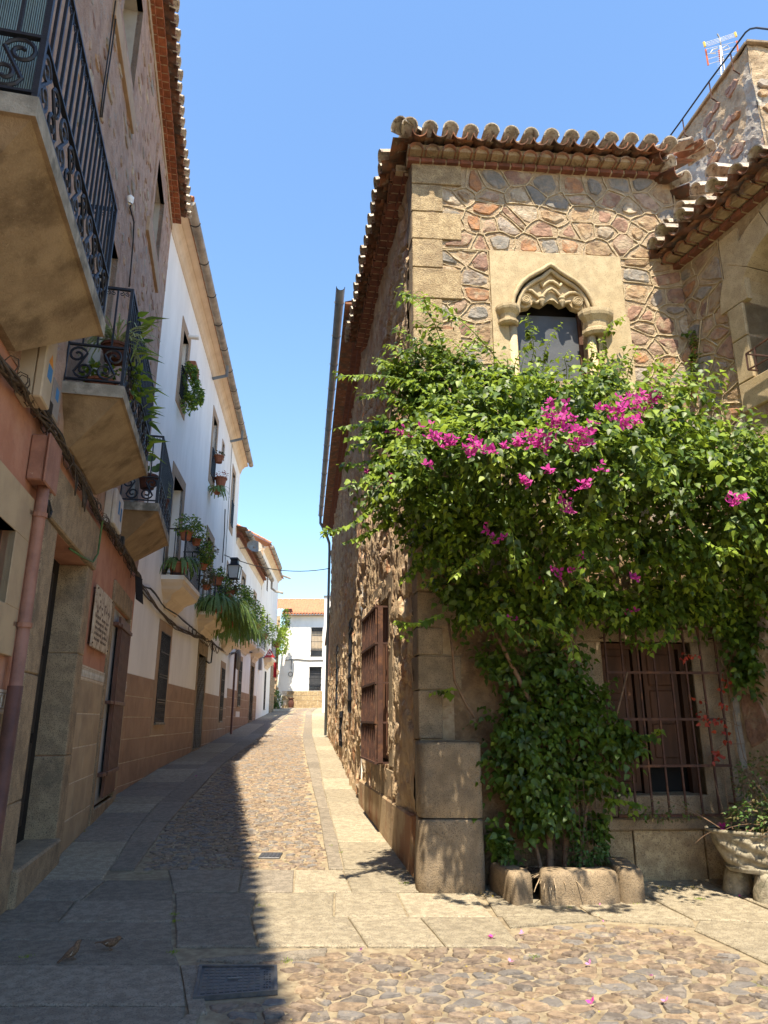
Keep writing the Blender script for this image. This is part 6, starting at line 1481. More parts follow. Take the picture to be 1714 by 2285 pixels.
cl = MB(); u0, z1_ = FS.px(611, 1478); u1, z0_ = FS.px(617, 1512); cl.grid(lambda u, v: FS.P(u0 + (u1 - u0) * u, z0_ + (z1_ - z0_) * v, .06 * math.sin(u * 7)), 8, 4); o = cl.build('red_cloth', M['red'], smooth=True); tag(o, 'dark red cloth hanging below the far balcony', 'cloth')
for i in range(2):
    t = thing('junction_box', W2.P([41.4, 40.5][i], 4.7, .1), ['grey electric box on the far white wall left of its cables', 'small grey electric box on the far white wall below the tangled cables'][i], 'junction box', 'electric boxes on the left house fronts')
    b = MB(); b.box(W2, [41.2, 39.8][i], [41.7, 40.3][i], [4.3, 4.9][i], [5.0, 5.5][i], .02, .2, ch=.01); b.build('box_body', M['box_grey'], t); b = MB(); b.box(W2, [41.22, 39.82][i], [41.68, 40.28][i], [4.32, 4.92][i], [4.98, 5.48][i], .2, .22); b.build('box_lid', M['box_white'], t)
t = MB(); t.tube(wobble(W2, [(30.4, 4.3), (33, 4.6), (36.8, 4.9), (40, 5.0), (43, 5.1), (47, 5.4)], 0, .06, .06, .02), .03, 5); t.tube(wobble(W2, [(30.4, 4.25), (33, 4.7), (36.8, 4.8), (40, 5.1), (43, 5.2), (47, 5.3)], 0, .06, .06, .02), .02, 5); o = t.build('wall_cable', M['cable'], smooth=True); tag(o, 'dusty cables along the farther white houses beyond the traffic mirror', 'cable')
# ---------------------------------------------------------------- foliage
RS = np.random.RandomState(3)
LP = np.array([(0, 0, 0), (-.33, .16, .05), (-.34, .38, .06), (0, 1.05, -.12), (.34, .38, .06), (.33, .16, .05), (0, .42, -.02)])
LFc = [(0, 6, 1), (1, 6, 2), (2, 6, 3), (3, 6, 4), (4, 6, 5), (5, 6, 0)]
def nrm(a): return a / (np.linalg.norm(a, axis=-1, keepdims=True) + 1e-9)
def leaf_arrays(pos, d, n, size, width=1.0):
    d = nrm(d); s = nrm(np.cross(d, n)); n = np.cross(s, d)
    L = LP[None] * size[:, None, None]
    v = pos[:, None] + s[:, None] * L[..., 0:1] * width + d[:, None] * L[..., 1:2] + n[:, None] * L[..., 2:3]
    return v
def leaf_mesh(name, pos, d, n, size, mats, midx, parent=None, kind='stuff', width=1.0, label=None, at=None):
    v = leaf_arrays(pos, d, n, size, width); N = len(pos); vs = v.reshape(-1, 3)
    base = Vector(at) if at is not None else Vector(((vs[:, 0].min() + vs[:, 0].max()) / 2, (vs[:, 1].min() + vs[:, 1].max()) / 2, vs[:, 2].min()))
    f = (np.array(LFc)[None] + (np.arange(N) * 7)[:, None, None]).reshape(-1, 3)
    me = bpy.data.meshes.new(name); me.vertices.add(len(vs)); me.vertices.foreach_set('co', (vs - np.array(base)).ravel().astype(np.float32))
    me.loops.add(f.size); me.loops.foreach_set('vertex_index', f.ravel().astype(np.int32)); me.polygons.add(len(f)); me.polygons.foreach_set('loop_start', (np.arange(len(f)) * 3).astype(np.int32))
    for m in mats: me.materials.append(m)
    me.polygons.foreach_set('material_index', np.repeat(midx, 6).astype(np.int32)); me.polygons.foreach_set('use_smooth', np.ones(len(f), bool)); me.update(calc_edges=True); me.validate()
    return link(name, me, base, parent, kind, label)
V3 = lambda p: np.array((p.x, p.y, p.z))
Fn = V3(FA.N); UP = np.array((0, 0, 1.)); Fu = nrm(V3(FA.U))
vine = thing('bougainvillea', (1.6, 7.3, .1), 'huge green bougainvillea with magenta flowers spilling over the corner house facade', 'vine')
def bl(px, py, w, ru_, rz_, rw_, dens=1.0):
    if py < 1300 and w > .8: w += .12
    u, z = FA.px(px, py, w); return (V3(FA.P(u, z, w)), ru_, rz_, rw_, dens)
blobs = [bl(985, 975, .75, .45, .26, .55), bl(1100, 930, 1.0, .55, .28, .75), bl(1260, 930, 1.05, .62, .28, .85), bl(1420, 975, 1.05, .60, .28, .85), bl(1570, 1040, 1.0, .55, .30, .8), bl(1720, 1085, .95, .55, .32, .75),
         bl(925, 1075, .85, .36, .30, .6), bl(955, 885, .6, .36, .26, .4, .7), bl(1020, 845, .6, .34, .20, .36, .6), bl(900, 825, .6, .26, .16, .25, .4), bl(960, 790, .5, .22, .12, .2, .25), bl(1120, 850, .7, .34, .14, .35, .5), bl(1340, 860, .6, .28, .14, .3, .45), bl(1210, 870, .8, .3, .12, .35, .5), bl(870, 955, .7, .26, .12, .2, .5),
         bl(1040, 1060, 1.25, .58, .36, .95), bl(1230, 1055, 1.4, .72, .40, 1.05), bl(1430, 1085, 1.35, .72, .38, 1.0), bl(1610, 1140, 1.2, .68, .38, .9), bl(1750, 1170, 1.0, .5, .40, .8),
         bl(1000, 1190, .75, .38, .34, .5), bl(1120, 1200, .95, .58, .38, .62), bl(1290, 1210, 1.05, .64, .38, .65), bl(1470, 1220, .9, .62, .36, .58), bl(1640, 1265, .6, .58, .34, .45), bl(1750, 1300, .5, .42, .32, .4),
         bl(1035, 1325, .45, .42, .28, .32), bl(1180, 1340, .65, .48, .28, .40), bl(1330, 1330, .6, .38, .2, .36), bl(1480, 1335, .5, .42, .22, .3), bl(1570, 1345, .4, .38, .22, .28), bl(1410, 1370, .4, .25, .16, .22), bl(1650, 1400, .30, .20, .24, .2), bl(1675, 1490, .28, .14, .24, .15),
         bl(1110, 1480, .25, .24, .32, .2, .6), bl(1230, 1470, .25, .36, .38, .2, .7), bl(1170, 1600, .28, .34, .40, .24), bl(1290, 1590, .30, .38, .34, .24), bl(1380, 1655, .30, .28, .15, .16), bl(1180, 1720, .32, .38, .34, .26), bl(1300, 1730, .32, .32, .34, .24), bl(1215, 1820, .32, .32, .22, .22), bl(1330, 1850, .3, .10, .20, .12, .6), bl(1115, 1880, .3, .09, .12, .10, .6)]
def inside(p, skip=-1, k=.82):
    r = np.zeros(len(p), bool)
    for i, (c, a, b_, w, _) in enumerate(blobs):
        if i == skip: continue
        q = p - c; e = (q @ Fu / a) ** 2 + (q[:, 2] / b_) ** 2 + (q @ Fn / w) ** 2; r |= e < k * k
    return r
shp, shd = [], []
for i, (c, a, b_, w, dens) in enumerate(blobs):
    n = int(520 * (a * b_ + b_ * w + a * w) * dens)
    q = nrm(RS.randn(n, 3)); rad = RS.uniform(.72, 1.06, n)[:, None]
    loc = q * rad * np.array((a, w, b_)); p = c + loc[:, 0:1] * Fu + loc[:, 1:2] * Fn + loc[:, 2:3] * UP
    nn = nrm(q[:, 0:1] / a * Fu + q[:, 1:2] / w * Fn + q[:, 2:3] / b_ * UP)
    wd = (p - V3(FA.P(0, 0, 0))) @ Fn
    cl = fbm(p[:, 0] * 2.6 + p[:, 1] * 1.7, p[:, 2] * 2.8 + p[:, 1] * 1.3, 2); big_ = w > .5
    if big_: p = p + nn * ((cl - .52) * .9)[:, None]
    keep = ~inside(p, i) & (wd > .03) & ((nn @ Fn) > -.35) & ((cl > .40) if big_ else (cl > (.47 if c[2] < 2.4 else .3)))
    shp.append(p[keep]); shd.append(nn[keep])
shp = np.concatenate(shp); shd = np.concatenate(shd)
Lp, Ld, Ln, Ls, Lm = [], [], [], [], []
def shoot_leaves(path, k, size=.078, new=0, jit=1.0, tip=.5):
    """alternate leaves hanging from a shoot"""
    P = np.array(path); seg = np.diff(P, axis=0); cum = np.concatenate([[0], np.cumsum(np.linalg.norm(seg, axis=1))])
    for j in range(k):
        t = (j + .5) / k * cum[-1]; i = min(np.searchsorted(cum, t) - 1, len(seg) - 1); i = max(i, 0); f = (t - cum[i]) / (cum[i + 1] - cum[i] + 1e-9)
        p = P[i] + seg[i] * f; d = nrm(seg[i]); side = nrm(np.cross(d, UP) + 1e-6) * (1 if j % 2 else -1)
        dr = d * .45 + side * .75 + np.array((0, 0, -.62)) + RS.randn(3) * .22 * jit
        nv = UP * .75 + Fn * .55 + RS.randn(3) * .32 * jit
        Lp.append(p + side * .012); Ld.append(dr); Ln.append(nv); tt = j / k
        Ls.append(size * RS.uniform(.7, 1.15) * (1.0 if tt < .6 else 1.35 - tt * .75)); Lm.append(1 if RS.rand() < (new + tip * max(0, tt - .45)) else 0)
stems = MB()
nS = 0
for p, n in zip(shp, shd):
    L = RS.uniform(.14, .40); d0 = nrm(n * .9 + UP * RS.uniform(-.1, .6) + RS.randn(3) * .45); path = [p - d0 * .08]
    d = d0.copy(); k = 5
    for j in range(k): path.append(path[-1] + d * L / k); d = nrm(d + np.array((0, 0, -.34)))
    shoot_leaves(path, int(RS.randint(5, 9)), RS.uniform(.070, .100), new=(.18 + .35 * max(0, n[2])) * (p[2] > 2.6), tip=.5 if p[2] > 2.6 else .0)  # more bright leaves facing up, none low down: sun and shade painted in
    nS += 1
# deeper, sparser leaves that close the mass
for i, (c, a, b_, w, dens) in enumerate(blobs):
    n = int(800 * a * b_ * w * dens + 150 * dens)
    q = nrm(RS.randn(n, 3)) * RS.uniform(.25, .8, n)[:, None]; loc = q * np.array((a, w, b_)); p = c + loc[:, 0:1] * Fu + loc[:, 1:2] * Fn + loc[:, 2:3] * UP
    wd = (p - V3(FA.P(0, 0, 0))) @ Fn
    for pp in p[wd > .02]:
        for _ in range(2): Lp.append(pp + RS.randn(3) * .04); Ld.append(RS.randn(3) * .6 + np.array((0, 0, -.5))); Ln.append(UP * .5 + Fn * .5 + RS.randn(3) * .5); Ls.append(RS.uniform(.07, .10)); Lm.append(0)
# long escaping shoots traced on the facade : list of (px path, w path)
LS = [([(1010, 860), (975, 735), (940, 680), (895, 650)], .35, .75), ([(1180, 900), (1100, 790), (1040, 725), (985, 690), (900, 652)], .4, .9), ([(1060, 900), (1000, 800), (960, 740), (925, 715)], .25, .45),
      ([(960, 900), (920, 830), (890, 780), (860, 768)], .5, .7), ([(1000, 930), (930, 860), (850, 838), (752, 840)], .6, .9), ([(960, 960), (900, 900), (850, 880), (800, 885)], .5, .8), ([(940, 985), (880, 950), (820, 945), (750, 955)], .5, .8), ([(930, 1000), (880, 975), (830, 972), (775, 978)], .5, .8),
      ([(920, 1010), (870, 985), (815, 990), (780, 992)], .5, .7), ([(930, 1040), (870, 1020), (815, 1030), (780, 1040)], .5, .7), ([(930, 1080), (870, 1060), (810, 1075), (760, 1090)], .5, .7), ([(900, 1060), (850, 1110), (790, 1165), (718, 1196)], .5, .8), ([(930, 1130), (870, 1160), (820, 1190), (765, 1212)], .5, .7), ([(960, 1000), (900, 1010), (850, 1040), (800, 1085)], .5, .7),
      ([(1160, 880), (1190, 790), (1185, 740), (1177, 700)], .3, .35), ([(1210, 880), (1215, 790), (1235, 745), (1255, 720)], .3, .4), ([(1130, 890), (1150, 810), (1165, 780), (1175, 765)], .3, .4), ([(1260, 900), (1265, 830), (1260, 800), (1270, 780)], .3, .4),
      ([(1340, 880), (1345, 790), (1355, 730), (1395, 705)], .2, .3), ([(1310, 900), (1315, 820), (1320, 790), (1322, 760)], .2, .25), ([(1400, 900), (1400, 840), (1415, 790), (1425, 770)], .2, .35), ([(1450, 900), (1470, 850), (1475, 810), (1470, 790)], .15, .2), ([(1540, 880), (1548, 800), (1545, 750), (1543, 735)], .08, .08), ([(1585, 900), (1575, 850), (1560, 800), (1552, 760)], .1, .1), ([(1500, 900), (1520, 870), (1560, 860), (1580, 880)], .2, .3),
      ([(1120, 880), (1080, 830), (1040, 800), (1010, 790)], .3, .5), ([(1050, 950), (990, 870), (930, 800), (880, 770)], .4, .6), ([(1000, 900), (950, 850), (900, 830), (860, 810)], .4, .6),
      ([(1450, 1050), (1520, 1130), (1580, 1210), (1675, 1245)], .9, 1.15), ([(1400, 1000), (1480, 1060), (1530, 1110), (1560, 1130)], .9, 1.1), ([(1560, 1050), (1620, 1090), (1680, 1120), (1714, 1140)], .8, 1.0), ([(1590, 1100), (1650, 1140), (1714, 1160)], .8, .9),
      ([(1100, 1190), (1080, 1230), (1040, 1260), (1010, 1290)], .9, 1.05), ([(1130, 1130), (1145, 1200), (1148, 1240), (1150, 1270)], .95, 1.1), ([(1270, 1240), (1290, 1280), (1320, 1310), (1340, 1330)], .95, 1.1), ([(1110, 1360), (1130, 1390), (1150, 1410), (1170, 1430)], .75, .85), ([(1190, 1380), (1240, 1400), (1270, 1420), (1280, 1460)], .75, .85),
      ([(1010, 1060), (1060, 1010), (1130, 1010), (1170, 1040)], .9, 1.05), ([(1270, 1060), (1240, 1110), (1255, 1150), (1260, 1180)], 1.1, 1.2), ([(1310, 1090), (1330, 1160), (1300, 1190)], 1.1, 1.2), ([(920, 1140), (980, 1100), (1020, 1100)], .8, .9),
      ([(985, 1370), (930, 1390), (885, 1385)], .5, .7), ([(1470, 1350), (1500, 1380), (1480, 1430), (1440, 1440)], .5, .6), ([(960, 1240), (920, 1270), (900, 1300)], .5, .6), ([(1410, 1640), (1450, 1640), (1470, 1625)], .35, .4), ([(1350, 1780), (1410, 1790), (1440, 1800)], .3, .35), ([(1010, 1550), (985, 1540), (962, 1548)], .15, .2)]
LS += [([(x0, 900), (x0 - 30, y1 + 90), (x0 - 70, y1 + 25), (x0 - 120, y1)], .4, .62) for x0, y1 in ((1040, 760), (1000, 735), (1090, 745), (960, 800), (1120, 790))] + [([(x0, 900), (x0 + 5, y1 + 70), (x0 + 20, y1)], .35, .5) for x0, y1 in ((1090, 800), (1150, 790), (1290, 800), (1370, 800), (1430, 830), (1500, 850))]
for pts, w0, w1 in LS:
    if pts[0][1] < 1500: w0, w1 = [q if q < .3 else .3 + (q - .3) * 1.9 for q in (w0, w1)]
    n = len(pts); P0 = []
    for i, (x, y) in enumerate(pts):
        w = w0 + (w1 - w0) * i / (n - 1); u, z = FA.px(x, y, w); P0.append(V3(FA.P(u, z, w)))
    P = []
    for i in range(n - 1):
        a, b_, c_, d_ = P0[max(i - 1, 0)], P0[i], P0[i + 1], P0[min(i + 2, n - 1)]
        for k in range(6):
            t = k / 6; P.append(.5 * ((2 * b_) + (c_ - a) * t + (2 * a - 5 * b_ + 4 * c_ - d_) * t * t + (3 * b_ - a - 3 * c_ + d_) * t ** 3))
    P.append(P0[-1]); L = np.linalg.norm(np.diff(np.array(P), axis=0), axis=1).sum()
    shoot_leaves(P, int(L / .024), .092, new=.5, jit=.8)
    stems = MB(); stems.tube([Vector(p) for p in P], [.007 - .004 * i / len(P) for i in range(len(P))], 4); stems.build('shoot', M['stem_green'], vine, smooth=True)
    for q in range(int(L * 6)):   # side twigs
        i = RS.randint(2, len(P) - 1); d = nrm(RS.randn(3) + (P[i] - P[i - 1]) * 12 + UP * .4); l_ = RS.uniform(.08, .2); pth = [P[i], P[i] + d * l_ * .5, P[i] + d * l_ - UP * .02]
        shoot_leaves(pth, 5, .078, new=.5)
Lp, Ld, Ln, Ls, Lm = map(np.array, (Lp, Ld, Ln, Ls, Lm))
# keep leaves off the wall plane
wd = (Lp - V3(FA.P(0, 0, 0))) @ Fn
dist = Lp[:, 1] - Ls * 18 + RS.rand(len(Lp)) * .25
front_ = (wd > .02) | (Lp[:, 0] < .35); Lp, Ld, Ln, Ls, Lm, dist = [a[front_] for a in (Lp, Ld, Ln, Ls, Lm, dist)]
vis = (Lp[:, 0] / Lp[:, 1] < .58); order = np.argsort(np.where(vis, dist, 99)); big = order[:290]; rest = order[290:]
leaf_mesh('foliage', Lp[rest], Ld[rest], Ln[rest], Ls[rest], [M['leaf'], M['leaf_new_lit']], Lm[rest], vine)
for i in big:
    v = leaf_arrays(Lp[i:i + 1], Ld[i:i + 1], Ln[i:i + 1], Ls[i:i + 1])[0]; m = MB(); m.add([Vector(a) for a in v], LFc); m.build('leaf', M['leaf_new_lit'] if Lm[i] else M['leaf'], vine, smooth=True)
nleaf = len(Lp)
# trunk and inner branches
def wpath(pts, w): return [FA.P(*FA.px(x, y, q), q) for (x, y), q in zip(pts, w if isinstance(w, list) else [w] * len(pts))]
for pts, r_ in (([(1230, 1960), (1225, 1850), (1215, 1700), (1180, 1560), (1140, 1480), (1100, 1400)], .035), ([(1260, 1960), (1265, 1840), (1280, 1700), (1250, 1560), (1290, 1400)], .03), ([(1210, 1950), (1190, 1860), (1150, 1700), (1120, 1600)], .022), ([(1180, 1590), (1145, 1530), (1110, 1450)], .014), ([(1180, 1590), (1200, 1560), (1218, 1520)], .012), ([(1290, 1950), (1310, 1800), (1360, 1660), (1400, 1500)], .016), ([(1060, 1600), (1040, 1570), (1015, 1520), (1010, 1450), (1000, 1380)], .02)):
    t = MB(); t.tube(wpath(pts, [.34, .30, .26, .3, .35, .4][:len(pts)] if pts[0][1] > 1900 else .22), [r_ * (1 - .5 * i / len(pts)) for i in range(len(pts))], 7); t.build('trunk', M['stem'], vine, smooth=True)
# flowers: clusters of three-bract florets
FC = [(905, 968, 5), (893, 965, 4), (880, 972, 2), (965, 970, 5), (970, 985, 3), (1000, 980, 6), (1008, 992, 3), (1030, 1000, 2), (1060, 995, 3), (1078, 1005, 4), (1050, 1020, 2), (1175, 970, 4), (1160, 990, 3), (1185, 988, 4), (1150, 995, 2), (1200, 985, 4), (1215, 1000, 3), (1100, 1010, 3), (1120, 1000, 2), (990, 995, 3), (1280, 1000, 4), (1310, 980, 3), (1370, 930, 4), (1240, 920, 9), (1245, 940, 9), (1228, 930, 6), (1255, 955, 6), (1295, 970, 5), (1290, 990, 5), (1325, 960, 3), (1355, 915, 4), (1380, 905, 6), (1400, 900, 6), (1410, 915, 4), (1440, 895, 5), (1455, 890, 5), (1440, 912, 3), (1465, 895, 3), (1400, 945, 5), (1415, 940, 4), (1385, 950, 3), (1340, 920, 2),
      (1160, 1075, 2), (1170, 1078, 2), (1255, 1120, 4), (1262, 1140, 2), (1335, 1045, 2), (1310, 1085, 3), (1290, 1090, 2), (1270, 1275, 3), (1245, 1282, 2), (1410, 1290, 3), (1100, 1205, 2), (1120, 1205, 1), (1400, 1370, 2), (1140, 1385, 1), (1195, 1300, 2), (950, 1040, 2), (815, 1058, 1), (870, 1070, 1), (1640, 1115, 3), (1620, 1110, 1), (1215, 1055, 2), (1300, 1250, 1), (1090, 1185, 1), (1630, 1130, 1)]
def floret(mb, c, d, s):
    d = nrm(np.array(d)); t0 = nrm(np.cross(d, UP + .1)); t1 = np.cross(d, t0); a0 = RS.uniform(0, 6)
    for k in range(3):
        a = a0 + k * 2.1; r_ = t0 * math.cos(a) + t1 * math.sin(a); q = np.cross(d, r_)
        v = [c, c + r_ * s * .45 + q * s * .38 + d * s * .25, c + r_ * s * .95 + d * s * .55, c + r_ * s * .45 - q * s * .38 + d * s * .25]
        mb.add([Vector(x) for x in v], [(0, 1, 2), (0, 2, 3)])
def surf_w(x, y):
    """how far the foliage stands off the wall at a picture point"""
    r = np.array(ray(x, y)); o = np.array((0, 0, CAMZ)); best = None
    for (c, a, b_, w, _) in blobs:
        A_ = np.array((Fu / a, UP / b_, Fn / w)); oo = A_ @ (o - c); dd = A_ @ r; qa = dd @ dd; qb = 2 * oo @ dd; qc = oo @ oo - 1.55; disc = qb * qb - 4 * qa * qc
        if disc > 0:
            t = (-qb - math.sqrt(disc)) / (2 * qa)
            if best is None or t < best: best = t
    return None if best is None else o + r * best
for x, y, k in FC:
    p = surf_w(x, y)
    if p is None: u, z = FA.px(x, y, .7); p = V3(FA.P(u, z, .7))
    m = MB()
    for q in range(k + 2):
        pf = p + RS.randn(3) * np.array((.04, .03, .036)) * (.4 + .12 * k) + Fn * .04; m.tube([Vector(p - Fn * .02), Vector(pf)], .0018, 3)
        floret(m, pf, Fn + UP * .8 + RS.randn(3) * .6, RS.uniform(.034, .05))
    m.build('flower_cluster', M['bract'], vine)
# dry weeds at the foot and wire mesh
cage = thing('wire_cage', (2.05, 7.5, .2), 'thin rusty wire mesh cage standing in the bougainvillea bed', 'wire mesh')
for (x0, x1, yy) in ((1.35, 2.15, 7.42), ):
    for i in range(12): t = MB(); x = x0 + (x1 - x0) * i / 11; t.tube([Vector((x, yy + .12 * math.sin(i * .7), .15)), Vector((x, yy + .12 * math.sin(i * .7), 1.05))], .0022, 4); t.build('wire', M['iron_rust'], cage)
    for j in range(10): t = MB(); z = .22 + j * .09; t.tube([Vector((x0 + (x1 - x0) * i / 11, yy + .12 * math.sin(i * .7), z)) for i in range(12)], .002, 4); t.build('wire', M['iron_rust'], cage)
# generic plants
def foliage(parent, name, c, r, n, size, mats, droop=.4, width=1.0, new=.4, up=0.0):
    q = nrm(RS.randn(n, 3)) * (RS.uniform(.25, 1, n) ** .6)[:, None]; p = np.array(c) + q * np.array(r); clump = fbm(p[:, 0] * 9 + 3, p[:, 2] * 9 + p[:, 1] * 5, 2); k = clump > .42
    p, q = p[k], q[k]; n = len(p)
    return leaf_mesh(name, p, nrm(q) + RS.randn(n, 3) * .5 + np.array((0, 0, up - droop)), UP + q * .6 + RS.randn(n, 3) * .4, RS.uniform(.6, 1.2, n) * size, mats, (RS.rand(n) < new).astype(int) * (len(mats) - 1), parent, width=width)
def blades(parent, name, c, n, L, w, mat_, spread=1.0, up=.8, fall=1.0, seg=6):
    m = MB()
    for i in range(n):
        a = RS.uniform(0, 6.283); l_ = L * RS.uniform(.6, 1.15); d = np.array((math.cos(a) * spread, math.sin(a) * spread, up * RS.uniform(.6, 1.3))); d = nrm(d); p = np.array(c) + RS.randn(3) * .02; side = nrm(np.cross(d, UP)); L_, R_ = [], []
        for k in range(seg + 1):
            ww = w * math.sin(math.pi * (.18 + .82 * (1 - k / seg))) * .5 + .0008; L_.append(p - side * ww); R_.append(p + side * ww); p = p + d * l_ / seg; d = nrm(d + np.array((0, 0, -.38 * fall * (1 + k * .3))))
        m.add([Vector(x) for x in L_ + R_], [(k, k + 1, seg + 2 + k, seg + 1 + k) for k in range(seg)])
    return m.build(name, mat_, parent, smooth=True, kind='stuff')
def pot(parent, c, r, h, m='pot', r0=.7):
    b = MB(); b.lathe(c, [(r * r0, 0), (r * .95, h * .82), (r * 1.08, h * .83), (r * 1.08, h), (r * .95, h), (r * .9, h * .93)], 12); b.build('pot', M[m], parent, smooth=False)
    b = MB(); b.lathe(Vector(c) + Vector((0, 0, h * .9)), [(r * .9, 0), (r * .88, .004)], 12); b.build('soil', M['soil'], parent)
def potted(fr, y, z, w, label, kind, r=.13, h=.2, potm='pot', group=None, **k):
    c = fr.P(y, z, w); t = thing('potted_plant', c, label, 'potted plant', group or 'potted plants on the balconies and windows'); pot(t, c, r, h, potm); cc = V3(c) + np.array((0, 0, h))
    if kind == 'spider': blades(t, 'foliage', cc, k.get('n', 90), k.get('L', .5), k.get('bw', .022), M[k.get('m', 'variegated')], fall=k.get('fall', 1.0), up=k.get('up', 1.0))
    elif kind == 'bush': foliage(t, 'foliage', cc + np.array((0, 0, k.get('rz', .2) * .6)), (k.get('rx', .25), k.get('rx', .25), k.get('rz', .2)), k.get('n', 500), k.get('size', .05), [M[k.get('m', 'plant')], M['leaf_new_lit' if k.get('m', 'plant') == 'plant' else k.get('m')]], width=k.get('width', 1.1), droop=k.get('droop', .3))
    return t
# pink house balconies
ZB = 4.83
potted(PW, 6.62, 5.20, .42, 'variegated spider plant in a brown pot hung on the near rail of the middle balcony', 'spider', .14, .18, 'pot_dark', n=80, L=.55, bw=.014, up=1.5, fall=.75)
potted(PW, 6.72, ZB, .30, 'terracotta pot with low leaves behind the scrolls of the middle balcony', 'bush', .15, .17, 'pot', rx=.2, rz=.13, n=200, size=.06)
potted(PW, 7.0, ZB, .46, 'dark leafy plant in the front corner of the middle balcony', 'bush', .12, .2, 'pot_dark', rx=.24, rz=.25, n=450, size=.08)
lv = thing('climbing_plant', PW.P(7.7, 5.0, .62), 'broad yellow green leaves pushing out through the front bars of the middle balcony', 'plant')
n = 46; uu = RS.uniform(6.55, 8.6, n); zz_ = 5.75 - (uu - 6.5) * .28 + RS.uniform(-.35, .3, n); pp = np.array([V3(PW.P(u, z, .60)) for u, z in zip(uu, zz_)]); PN = V3(PW.N)
leaf_mesh('foliage', pp, PN + RS.randn(n, 3) * .45 + np.array((0, -.3, .05)), UP + RS.randn(n, 3) * .3, RS.uniform(.13, .30, n), [M['leaf_new_lit'], M['plant']], (RS.rand(n) < .4).astype(int), lv, kind=None, width=.45)
t = MB()
for k in range(6): t.tube([PW.P(6.7 + k * .3, 4.95, .5), PW.P(6.75 + k * .3, 5.3, .56), PW.P(6.85 + k * .3, 5.6 - k * .05, .6)], .006, 4)
t.build('stem', M['stem_green'], lv)
potted(PW, 10.66, 5.12, .36, 'brown pot with big round succulent leaves on the third balcony', 'none', .15, .22, 'pot_dark')
rl = bpy.data.objects['potted_plant.003'] if 'potted_plant.003' in bpy.data.objects else None
c0 = V3(PW.P(10.66, 5.34, .36)); 
for k, (dx, dy, dz, s_) in enumerate(((.02, .0, .30, .075), (.09, .05, .13, .07), (-.04, -.04, .10, .075), (.13, .1, .2, .06), (-.1, .04, .16, .06))):
    cc = Vector(c0 + np.array((dx, dy, dz))); m = MB(); nn_ = Vector((RS.uniform(-.4, .4), -1, .35)).normalized(); tt = nn_.orthogonal().normalized(); bb = nn_.cross(tt); m.add([cc + tt * s_ * math.cos(a * .5236) + bb * s_ * math.sin(a * .5236) for a in range(12)] + [cc - nn_ * .012], [(a, (a + 1) % 12, 12) for a in range(12)]); m.build('leaf', M['plant'], rl, smooth=True)
    m = MB(); m.tube([Vector(c0), cc], .006, 4); m.build('stem', M['stem_green'], rl)
potted(PW, 11.9, ZB + .35, .50, 'pale cream flowered plant at the far front of the third balcony', 'bush', .10, .15, 'pot_dark', rx=.12, rz=.25, n=220, size=.035, m='variegated')
# white house: window pots and balcony jungle
def plants_on(fr, lst):
    for a in lst: potted(fr, *a[0], a[1], a[2], **a[3])
hang = thing('hanging_plant', WW.P(16.3, 9.9, .2), 'large trailing geranium spilling from the first top floor window of the white house', 'plant')
b = MB(); b.box(WW, 16.3, 16.9, 10.15, 10.4, .08, .3, ch=.02); b.build('pot', M['pot'], hang)
for (y, z, w, r_, n_) in ((16.2, 9.9, .2, (.2, .3, .35), 700), (16.4, 9.5, .3, (.22, .35, .4), 700), (16.1, 9.1, .22, (.15, .25, .28), 320), (16.9, 9.7, .3, (.15, .3, .25), 300)): foliage(hang, 'foliage', V3(WW.P(y, z, w)), r_, n_, .07, [M['plant'], M['leaf_new_lit']], width=1.3)
plants_on(WW, [((22.0, 9.72, .22), 'red leaved plant in a terracotta pot on the second top floor window rail', 'bush', dict(r=.16, h=.24, rx=.18, rz=.1, n=150, size=.06, m='dryplant')),
    ((22.6, 9.1, .25), 'square terracotta pot with reddish plant below the other on the second top floor window', 'bush', dict(r=.2, h=.3, rx=.22, rz=.16, n=160, size=.06, m='redleaf')),
    ((21.9, 8.6, .25), 'tufted grassy plant at the foot of the second top floor window', 'spider', dict(r=.12, h=.15, n=60, L=.6, bw=.04, m='spider', up=.8))])
